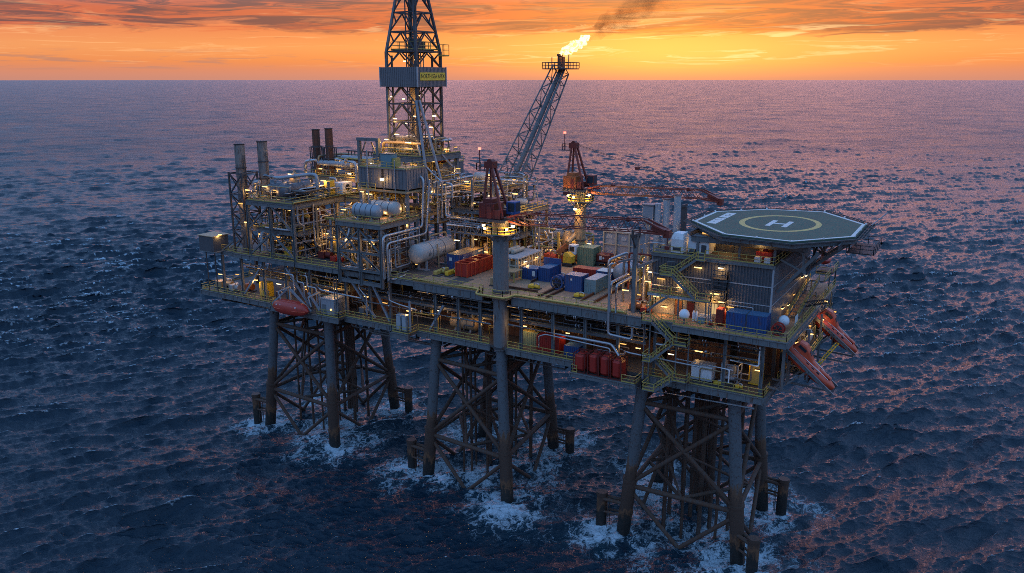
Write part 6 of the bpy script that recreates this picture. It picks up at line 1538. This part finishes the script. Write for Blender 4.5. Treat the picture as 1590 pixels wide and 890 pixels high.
def basket(label, x0, y0, x1, y1, z, h, mt, grp):
    T = thing('cargo_basket', label, 'cargo basket', ((x0+x1)/2,(y0+y1)/2,z), grp)
    m = MB(); m.box(x0,y0,z+.15,x1,y0+.08,z+h); m.box(x0,y1-.08,z+.15,x1,y1,z+h); m.box(x0,y0+.08,z+.15,x0+.08,y1-.08,z+h); m.box(x1-.08,y0+.08,z+.15,x1,y1-.08,z+h); m.box(x0+.08,y0+.08,z+.15,x1-.08,y1-.08,z+.25); m.build('tub', M[mt], T)
    m = MB()
    for k in range(4):
        y = y0+(y1-y0)*k/3; m.box(x1,y-.06 if k else y,z,x1+.12,y+.06,z+h+.1); m.box(x0-.12,y-.06,z,x0,y+.06,z+h+.1)
    for k in range(3):
        x = x0+(x1-x0)*k/2; m.box(x-.06,y0-.12,z,x+.06,y0,z+h+.1)
    m.box(x0-.12,y0-.12,z+h,x1+.12,y0+.08,z+h+.14); m.box(x0-.12,y1-.08,z+h,x1+.12,y1+.12,z+h+.14); m.box(x0-.12,y0,z+h,x0+.08,y1,z+h+.14); m.box(x1-.08,y0,z+h,x1+.12,y1,z+h+.14); m.beam((x0,(y0+y1)/2,z+h+.07),(x1,(y0+y1)/2,z+h+.07),.12); m.build('frame', M['orange'], T)
    return T
basket('red open-topped cargo basket left of the crane post, nearer one of two',-12.9,6.2,-10.5,9.8,36.7,2.4,'red',G)
basket('red open-topped cargo basket left of the crane post, farther one of two',-12.9,10.4,-10.5,14.2,36.7,2.4,'red',G)
container('blue cargo box with a round white mark, leftmost in the deck centre',-2.3,10.8,.5,13.2,36.7,1.9,'blue','blue_top',mark=[(-.3,37.4,.3,38.3,'y')])
T = container('blue cargo box standing against a tall blue panel',1.0,10.9,2.9,14.4,36.7,2.3,'blue','blue_top')
m = MB(); m.box(-.2,14.6,36.8,3.2,14.75,40.0); m.build('back_panel', M['blue'], T)
container('bright blue cargo box with a white dot, nearest the deck edge',7.9,7.2,10.7,9.6,36.7,2.7,'blue','blue_top',mark=[(8.8,38.6,9.1,38.9,'y')])
container('teal-grey rounded cargo box right of the bright blue one',11.2,7.6,13.0,12.2,36.7,2.3,'teal','trim')
container('long red cargo box with a white-striped lid behind the blue ones',5.2,15.4,9.4,17.4,36.7,1.9,'red','red',mark=[(5.6,37.6,6.2,37.9,'y')])
container('flat dark blue box with a white lid at the right of the pipe deck',9.9,14.6,12.6,17.0,36.7,2.1,'blue','white_paint')
container('olive green tool container with a pale green roof',1.2,25.2,4.2,28.4,36.7,3.3,'green_box','green_box')
container('two blue containers joined side by side in front of the quarters wall',36.2,.3,41.4,2.5,36.7,2.5,'blue','blue_top',seam=38.8)
T = thing('wheeled_tank','dark red tank trolley with white lettering marks near the grey panelled house','trolley',(5.6,27,36.7))
m = MB(); m.box(4.2,26.2,37.4,7.2,28.0,39.0); m.build('tank', M['red_dark'], T, bevel=.25); m = MB()
for x in (4.8,6.6):
    for y in (26.1,28.0): m.tube((x,y-.12,37.1),(x,y+.12,37.1),.4,n=12)
split_build(m, 'wheel', M['rubber'], T); m = MB(); m.box(5.0,26.14,37.9,5.5,26.19,38.6); m.box(5.7,26.14,38.1,6.0,26.19,38.4); m.build('marking', M['white_paint'], T); m = MB(); m.box(4.0,26.1,37.2,7.4,28.1,37.4); m.build('chassis', M['steel_dark'], T)
def pump(label, x0, y0, x1, y1, z, h, mt, grp=None, nm='pump_unit', cat='pump'):
    T = thing(nm, label, cat, ((x0+x1)/2,(y0+y1)/2,z), grp); cx, cy = (x0+x1)/2,(y0+y1)/2
    m = MB(); m.box(x0,y0,z,x1,y1,z+.18); m.build('skid', M['steel_dark'], T)
    m = MB(); m.box(x0+.1,y0+.1,z+.18,cx+.1,y1-.1,z+h*.75); m.build('engine_housing', M[mt], T, bevel=.08)
    m = MB(); m.tube((cx+.15,cy,z+h*.45),(x1-.1,cy,z+h*.45),min(h*.3,(y1-y0)*.38),n=14); m.build('motor', M[mt], T)
    m = MB(); m.pipe([(cx,cy,z+h*.7),(cx,cy,z+h),(x1-.2,cy,z+h),(x1-.2,cy,z+.3)],.1,8); m.build('piping', M['pipe_silver'], T)
    return T
pump('red pump unit at the back of the brown deck, left of two',-5.2,23.4,-2.7,25.2,36.7,2.3,'orange')
pump('red pump unit at the back of the brown deck, right of two',-2.2,24.6,-.4,26.2,36.7,2.0,'red')
pump('small orange compressor to the right of the dark red tank trolley',7.9,26,9.8,27.6,36.7,1.8,'crane_orange')
pump('blue motor reel unit between the blue cargo boxes',3.6,11.6,5.2,13.2,36.7,1.5,'blue')
pump('tan pump skid by the foot of the crane post',-4.4,3.6,-1.8,5.6,36.7,1.9,'pipe_tan')
pump('small yellow pump in front of the blue cargo boxes',2.0,5.0,4.0,6.4,36.7,1.0,'yellow_bright')
pump('low yellow pump beside the deck-edge railing',10.8,4.0,12.6,5.4,36.7,.9,'yellow_bright')
pump('yellow winch lying in front of the long dark blue container',-14.6,5.0,-13.2,9.4,36.7,1.2,'yellow_bright','yellow winches on the pipe deck','winch')
pump('yellow winch left of the nearer red cargo basket',-16.6,4.4,-15.2,8.4,36.7,1.2,'yellow','yellow winches on the pipe deck','winch')
def reel(label, x, y, z, r, mt):
    T = thing('hose_reel', label, 'hose reel', (x,y,z))
    for s in (-.45,.45):
        m = MB(); n = 20; v = []
        for k in range(n):
            a = 2*PI*k/n
            for rr, yy in ((r,s-.04),(r,s+.04),(r*.78,s+.04),(r*.78,s-.04)): v.append((x+math.cos(a)*rr,y+yy,z+r+.1+math.sin(a)*rr))
        m.add(v,[((4*k+j)%(4*n),(4*k+4+j)%(4*n),(4*k+4+(j+1)%4)%(4*n),(4*k+(j+1)%4)%(4*n)) for k in range(n) for j in range(4)])
        for k in range(3): a = k*PI/3; m.beam((x-math.cos(a)*r*.8,y+s,z+r+.1-math.sin(a)*r*.8),(x+math.cos(a)*r*.8,y+s,z+r+.1+math.sin(a)*r*.8),.08)
        m.build('flange', M[mt], T)
    m = MB(); m.tube((x,y-.42,z+r+.1),(x,y+.42,z+r+.1),r*.62,n=16); m.build('hose', M['rubber'], T)
    m = MB()
    for s in (-.6,.6): m.beam((x-r*.8,y+s,z),(x,y+s,z+r+.1),.12); m.beam((x+r*.8,y+s,z),(x,y+s,z+r+.1),.12)
    m.build('stand', M['steel_dark'], T)
reel('dark blue hose reel left of the bright blue cargo box',6.4,7.4,36.7,1.15,'blue')
reel('black hose reel behind the bright blue cargo box',8.6,12.0,36.7,.8,'steel_dark')
reel('red drum reel at the right front deck corner beside the blue containers',42.9,1.0,36.7,.85,'red')
# cream-posted generator house and a lower work table
T = thing('generator_house','cream-framed generator house with a flat grey roof beside the crane post','generator',(-5.2,15,36.7))
m = MB(); m.box(-7.0,11.4,36.8,-3.6,18.6,39.4); m.build('body', M['pipe_tan'], T); m = MB(); m.box(-7.4,10.8,39.9,-3.1,19.2,40.1); m.build('roof', M['trim'], T)
m = MB()
for k in range(9):
    y = 11.0+k*.98; m.box(-3.4,y-.12,36.7,-3.15,y+.12,39.9)
for k in range(4): x = -7.2+k*1.2; m.box(x-.1,10.85,36.7,x+.1,11.05,39.9)
split_build(m, 'frame_post', M['wall_cream'], T); m = MB(); m.box(-3.3,10.9,38.6,-3.12,19,38.85); m.box(-7.3,10.82,38.6,-3.2,10.98,38.85); split_build(m, 'frame_rail', M['wall_cream'], T)
m = MB(); m.vessel((-6.6,13,40.6),(-6.6,17,40.6),.45,12); m.vessel((-5.6,13,40.55),(-5.6,17,40.55),.4,12); split_build(m, 'silencer', M['wall_cream'], T)
lamp(T,(-2.9,13,39.2),(.2,.9,.16),45,off=(.4,0,-.3)); lamp(T,(-2.9,17,39.2),(.2,.9,.16),45,off=(.4,0,-.3))
T = thing('work_table','low tan work table on posts in front of the generator house','table',(-3.2,8.6,36.7))
m = MB(); m.box(-4.8,7.4,38.4,-1.8,10.2,38.55); m.build('top', M['pipe_tan'], T)
for x in (-4.6,-2):
    for y in (7.6,10): m = MB(); m.box(x-.08,y-.08,36.7,x+.08,y+.08,38.4); m.build('leg', M['yellow'], T)
# yellow tracked loader with a white cab and tan boom
T = thing('deck_crawler_crane','small yellow crawler crane with a white cab and a tan boom','crawler crane',(.1,23.6,36.7))
for y in (22.9,24.4): m = MB(); m.box(-.9,y-.25,36.7,1.1,y+.25,37.3); m.build('track', M['rubber'], T, bevel=.12)
m = MB(); m.box(-.8,22.9,37.3,1.0,24.4,38.5); m.add([(-.8,22.85,38.5),(1.0,22.85,38.5),(1.0,24.45,38.5),(-.8,24.45,38.5),(-.5,22.95,39.2),(.2,22.95,39.2),(.2,24.35,39.2),(-.5,24.35,39.2)],[(0,1,5,4),(1,2,6,5),(2,3,7,6),(3,0,4,7),(4,5,6,7)]); m.build('body', M['yellow_bright'], T, bevel=.05)
m = MB(); m.box(-.5,24.6,38.6,.9,26,40.4); cb = m.build('cab', M['white'], T, bevel=.06); m = MB(); m.box(-.3,24.56,39.2,.7,24.6,40.1); m.build('window', M['glass'], cb)
m = MB(); m.tube((-1,25,40.6),(-.2,29.4,42.6),.5,n=12); m.build('boom', M['pipe_tan'], T); m = MB(); m.beam((-2.8,24.6,38.6),(-.8,26,40.6),.8); m.build('arm', M['crane_orange'], T)
# grey panelled house at the back
T = thing('workshop_house','grey panelled workshop house in a cream frame at the back of the deck','workshop',(8.0,30,36.7))
m = MB(); m.box(4.6,29.2,38.4,11.4,32.6,42.6); m.build('body', M['vessel_grey'], T); m = MB(); m.box(4.3,28.9,42.6,11.8,32.9,42.85); m.build('roof', M['wall_cream'], T)
m = MB()
for x in (4.5,7.0,9.6,11.5): m.box(x-.14,28.9,36.7,x+.14,29.15,42.6)
for z in (38.3,40.4): m.box(4.4,28.95,z-.1,11.6,29.12,z+.1)
m.build('frame', M['wall_cream'], T)
m = MB(); m.box(5.0,29.12,41.4,6.2,29.2,42.2); m.box(8.0,29.12,41.2,9.0,29.2,42.0); m.box(10,29.12,38.6,10.9,29.2,40.3); split_build(m, 'panel', M['trim'], T)
m = MB(); m.box(4.6,30.4,36.75,11.4,30.6,38.3); m.build('rear_wall', M['black'], T)
lamp(T,(7.8,28.7,38.1),(1.8,.16,.12),40); lamp(T,(5.4,28.7,38.0),(.7,.16,.12),30)
T = tank('storage_tank','grey round-ended tank lying crosswise at the right of the pipe deck','tank',(14.6,13.5,39.0),(14.6,20.0,39.0),1.65,'vessel_insul',None,bands=1,z0=36.7)
m = MB(); m.pipe([(12.6,13.4,36.8),(12.6,13.4,41.2),(14.4,17,42.0),(14.4,17,40.6)],.22,9); m.build('tank_pipe', M['pipe_silver'], T); m = MB(); m.pipe([(16.6,13.6,36.8),(16.6,13.6,40.4),(14.8,16,40.8)],.12,8); m.build('tank_pipe', M['pipe_silver'], T)
# back-of-deck process equipment
BE = thing('rear_process_skid','low pipework skid with grey vessels along the back edge of the brown deck','process skid',(-5,30,36.7))
floor(BE,-10.6,27.6,1.4,33.6,38.6,'deck_grey','pipe_tan',.4)
for p, q, r, mt in (((-6.4,30,40.8),(-2.6,30,40.8),1.1,'vessel_grey'),((-.6,31,40.6),(-.6,33,40.6),.8,'vessel_white'),((-9,29,39.8),(-9,32,39.8),.8,'pipe_tan')):
    m = MB(); m.vessel(p,q,r,16); m.build('vessel', M[mt], BE)
for pts, r, mt in (([(-9.6,27.2,36.8),(-9.6,27.2,40.4),(-3.6,27.2,40.2),(-3.2,27.2,37)],.16,'wall_cream'),([(-7.8,26.8,36.8),(-7.8,26.8,38.9),(-4.6,26.8,38.8),(-4.6,26.8,36.8)],.14,'wall_cream'),([(-10,28,41.6),(-2,28.4,42.2)],.2,'pipe_silver'),([(-4,29,42.2),(-.6,30,43.6)],.3,'pipe_tan'),([(-12,26.6,42.4),(-7,27.4,42),(-6,27.4,40)],.18,'pipe_silver')):
    m = MB(); m.pipe(pts,r,8); m.build('large_pipe', M[mt], BE)
m = MB(); m.lathe((-2.6,28.4,38.6),(-2.6,28.4,42.4),[(0,.5),(.6,1.2),(2,1.2),(3,.9),(3.6,.5)],14); m.build('hopper', M['pipe_tan'], BE)
maze(BE,-10.4,1.2,27.8,33.4,38.7,41.8,24,81,('pipe_silver','pipe_tan','steel_light','yellow','wall_cream'))
for (x, y, z, e) in ((-8.6,27,41.2,50),(-5.6,26.6,38.6,45),(-1.6,27.4,41,50),(1.6,29,40,45)): lamp(BE,(x,y,z),(.8,.2,.16),e)
# pipe tower between the pipe deck and the quarters
SV = thing('service_rack','narrow lit rack of pipes and valves along the left wall of the quarters','pipe rack',(21,12,36.7))
for x in (18.4,22.8):
    for y in (6,13,20,27): m = MB(); m.box(x-.15,y-.15,36.7,x+.15,y+.15,43.8); m.build('column', M['steel'], SV)
floor(SV,18.2,12,23.2,27.2,40.2,'deck_grey','pipe_tan',.35)
maze(SV,18.4,23.4,5,26,36.9,44.4,52,91,('pipe_silver','pipe_tan','pipe_dark','yellow','wall_cream','steel_light','red_dark'))
for pts, r in (([(19.2,-.4,36.8),(19.2,-.4,41.2),(19.2,6,41.2),(19.2,6.6,40)],.2),([(20.1,-.4,36.8),(20.1,-.4,41.0),(20.1,6.4,41.0),(20.1,7,39)],.2),([(17.0,14,44),(22,8,46),(24,8,46)],.12)):
    m = MB(); m.pipe(pts,r,9,bend=.5); m.build('riser_pipe', M['pipe_silver'], SV)
for p, q, r, mt in (((23.2,6.4,37.2),(23.2,6.4,40.6),.6,'red_dark'),((22.2,8.2,37),(22.2,8.2,40),.5,'wall_cream'),((20.6,9,37),(20.6,9,39.4),.6,'pipe_tan')):
    m = MB(); m.vessel(p,q,r,12); m.build('bottle', M[mt], SV)
for (x, y, z, e) in ((19.4,4.6,39.0,60),(21.6,4.6,38.6,70),(22.6,5.4,40.6,60),(21,10,41.6,70),(22.6,9,43.4,60),(19.4,13,42.4,50),(23.6,3.4,42.6,50)): lamp(SV,(x,y,z),(.9,.2,.16),e)
pump('orange valve skid on the deck left of the quarters stairs',21.0,2.0,22.8,3.6,36.7,1.4,'crane_orange')
pump('red valve skid near the top of the hanging stairs',23.0,1.4,24.6,3.0,36.7,1.2,'red')
# small things in front of the quarters
T = thing('fire_cabinet','tall bright red fire cabinet left of the joined blue containers','cabinet',(34.9,1.7,36.7))
m = MB(); m.box(34.3,1.2,36.8,35.5,2.2,39.3); m.build('body', M['red'], T, bevel=.2); m = MB(); m.box(34.45,1.16,37,35.35,1.2,39); m.build('door', M['red_dark'], T)
for x, y, lab in ((30.4,-.4,'white ball-shaped dome on the railing above the hanging stairs'),(43.0,3.6,'white ball-shaped dome on the right front deck corner')):
    T = thing('satellite_dome',lab,'satellite dome',(x,y,36.7),'white satellite domes'); m = MB(); m.lathe((x,y,37.5),(x,y,39.2),[(0,.35),(.15,.62),(.6,.75),(1.0,.66),(1.3,.38),(1.42,.05)],16); m.build('dome', M['white'], T); m = MB(); m.tube((x,y,36.7),(x,y,37.5),.14,n=8); m.build('post', M['steel'], T)
T = thing('gas_bottle_rack','rack of white gas bottles against the cream ground-floor wall','gas bottles',(31.2,1.9,36.7))
for k in range(2): m = MB(); m.lathe((31+k*.45,1.9,36.75),(31+k*.45,1.9,38.3),[(0,.2),(1.2,.2),(1.4,.1),(1.5,.06)],10); m.build('bottle', M['white'], T)
T = thing('storage_chest','teal storage chest beneath the lit walkway of the quarters','chest',(32.0,1.4,36.7)); m = MB(); m.box(31.9,1.0,36.75,32.9,1.8,37.6); m.build('body', M['teal'], T, bevel=.05); m = MB(); m.box(31.85,.95,37.6,32.95,1.85,37.7); m.build('lid', M['trim'], T)
pump('red hydrant pump with coiled hose beside the tall red fire cabinet',33.4,.2,34.2,1.0,36.7,.9,'red')
T = thing('notice_board','white sign board on the railing at the right front deck corner','sign',(44.4,5,36.7)); m = MB(); m.box(44.3,4.2,37.4,44.36,5.8,38.8); m.build('board', M['white_paint'], T); m = MB(); m.beam((44.3,4.4,36.7),(44.3,4.4,38.8),.08); m.beam((44.3,5.6,36.7),(44.3,5.6,38.8),.08); m.build('post', M['steel'], T)
# ------------------------------------------------------------------ lower-deck equipment
container('dark red box container on the lower deck right of the crane post',6.0,1.4,9.9,3.4,28,2.5,'red','red')
container('small blue box on the lower deck between the two red groups',10.8,1.6,13.2,3.6,28,1.6,'blue','blue_top')
container('olive box on the lower deck just right of the crane post',2.6,2.6,5.4,5,28,2.4,'green_box','yellow')
G = 'row of red tote tanks hung on the lower deck bracket'
for k, (x0, x1, h, lab) in enumerate(((14.6,16.4,2.9,'red tote tank at the left end of the lower deck row'),(16.9,18.5,3.2,'red tote tank, second in the lower deck row'),(18.7,20.3,3.2,'red tote tank, third in the lower deck row'),(20.6,22.2,3.0,'red tote tank at the right end of the lower deck row'))):
    T = thing('tote_tank',lab,'tank',((x0+x1)/2,-1.6,27.4),G)
    m = MB(); m.box(x0,-2.8,27.6,x1,-.5,27.4+h); m.build('body', M['red'], T, bevel=.4)
    m = MB()
    for x in (x0,x1):
        for y in (-2.8,-.5): m.box(x-.06,y-.06,27.4,x+.06,y+.06,27.5+h)
    for z in (27.42,27.42+h):
        for y in (-2.8,-.5): m.box(x0,y-.05,z,x1,y+.05,z+.1)
        for x in (x0,x1): m.box(x-.05,-2.8,z,x+.05,-.5,z+.1)
    m.build('frame', M['red_dark'], T); m = MB(); m.tube(((x0+x1)/2,-1.6,27.4+h),((x0+x1)/2,-1.6,27.7+h),.3,n=10); m.build('cap', M['red_dark'], T)
T = thing('white_tank_box','white square tank box on the lower deck under the quarters','tank box',(32.4,2.6,28)); m = MB(); m.box(31.2,1.6,28.4,34.2,3.4,30.4); m.build('body', M['white'], T, bevel=.05); m = MB(); m.box(31.1,1.5,28.2,34.3,3.5,28.4); m.build('base_frame', M['trim'], T); m = MB(); m.box(31.1,1.5,30.4,34.3,3.5,30.5); m.build('lid', M['trim'], T); m = MB(); m.box(31.4,1.9,28,31.7,3.2,28.2); m.box(33.7,1.9,28,34,3.2,28.2); split_build(m, 'foot', M['steel_dark'], T)
T = thing('pump_unit','pale skeletal pump frame on the lower deck right of the white box','pump',(36.4,3.6,28))
m = MB()
for x in (35.3,37.6):
    for y in (2.6,4.6): m.box(x-.08,y-.08,28,x+.08,y+.08,31.0)
for z in (28.2,29.6,30.9): m.beam((35.3,2.6,z),(37.6,2.6,z),.14); m.beam((35.3,4.6,z),(37.6,4.6,z),.14); m.beam((35.3,2.6,z),(35.3,4.6,z),.14); m.beam((37.6,2.6,z),(37.6,4.6,z),.14)
m.build('frame', M['trim'], T); m = MB(); m.vessel((36.4,3.6,28.2),(36.4,3.6,30.6),.7,12); m.tube((35.5,3,28.8),(37.4,3,28.8),.3,n=10); m.build('pump_body', M['vessel_grey'], T); m = MB(); m.pipe([(35.6,2.5,28.3),(35.6,2.5,30.2),(37.2,2.5,30.2)],.1,8); m.build('piping', M['white'], T)
T = thing('yellow_locker','tall yellow locker at the right end of the lower deck','locker',(39.6,4.4,28)); m = MB(); m.box(38.8,3.8,28.1,40.6,5.2,31.2); m.build('body', M['yellow_bright'], T, bevel=.05); m = MB(); m.box(39.0,3.75,28.4,40.4,3.8,31); m.build('door', M['yellow'], T)
pump('small yellow pump near the railing of the right lower deck',34.6,.8,36.0,1.8,28,.8,'yellow_bright')
pump('yellow valve unit at the right railing end of the lower deck',37.6,1.0,38.8,2.0,28,.8,'yellow_bright')
pump('tan engine skid at the far left tip of the lower deck',-70.4,1.5,-66.6,4.5,28,2.0,'pipe_tan')
pump('white pump skid behind the far left railing of the lower deck',-65.8,1.0,-63.4,3.0,28,1.8,'vessel_white')
pump('amber cabinet pump under the left lamp of the lower deck',-62.8,2.4,-60.9,4.2,28,2.2,'crane_orange')
T = thing('yellow_locker','glowing yellow locker on the lower deck left of the dark red lifeboat','locker',(-56,2.4,28)); m = MB(); m.box(-57.2,1.6,28.1,-54.8,3.2,31.0); m.build('body', M['yellow_bright'], T, bevel=.05); m = MB(); m.box(-56.9,1.55,28.4,-56.1,1.6,30.7); m.box(-55.9,1.55,28.4,-55.1,1.6,30.7); split_build(m, 'door', M['yellow'], T)
pump('red fire pump behind the grey utility cabin',-39.6,3.4,-36.4,5.4,28,2.6,'red')
pump('dark grey pump on the lower deck above the left leg tower',-32,2,-29.6,3.8,28,1.8,'steel')
T = tank('storage_tank','brown tank inside the lower deck bay left of the crane post','tank',(-12.6,4.2,29.4),(-6.8,4.2,29.4),1.15,'pipe_tan',None,z0=28)
pump('orange-lit motor on the process tower middle floor',-50.6,2.4,-47.4,4.4,36.7,2.6,'yellow_bright')
pump('dark red motor beside the foot of the process tower',-43.4,4,-40.4,6,36.7,2.0,'red_dark')
pump('dark red valve skid between the process tower and the frame tower',-39.6,3.2,-36.8,5.0,36.7,1.4,'red')
T = thing('yellow_valve_house','yellow lit housing between the process tower and the frame tower','housing',(-42,9,36.7)); m = MB(); m.box(-44,8,36.8,-38.6,10,39.8); m.build('body', M['yellow'], T, bevel=.05); m = MB(); m.box(-43.6,7.94,37,-42.6,8,39.2); m.box(-40.6,7.94,37,-39.6,8,39.2); split_build(m, 'door', M['pipe_tan'], T)
# pipework bay joining the two towers
JB = thing('link_rack','dark rack of crossing pipes bridging the process tower and the frame tower','pipe rack',(-39,9,36.7))
for x in (-44.2,-39,-34):
    for y in (11,16): m = MB(); m.box(x-.18,y-.18,36.7,x+.18,y+.18,46.4); m.build('column', M['pipe_tan'], JB)
floor(JB,-44.2,10.8,-33.8,16.2,42,'deck_grey','steel',.4)
maze(JB,-44,-34,5,15.5,37,46.5,76,95,('pipe_silver','pipe_tan','steel_light','pipe_dark','steel','yellow'))
m = MB(); m.rail([(-44,10.9,42),(-34,10.9,42)]); m.build('railing', M['yellow'], JB)
m = MB(); m.box(-44,16.2,37,-34,16.4,46.4); m.build('inner_wall', M['rustwall'], JB)
for (x, y, z, e) in ((-43,8,40.4,90),(-40,10.6,41.4,80),(-36.4,10.6,41.6,80),(-35,8,39.4,70),(-38,10.4,45.6,60),(-42,10.4,45.4,60)): lamp(JB,(x,y,z),(1.1,.22,.16),e)
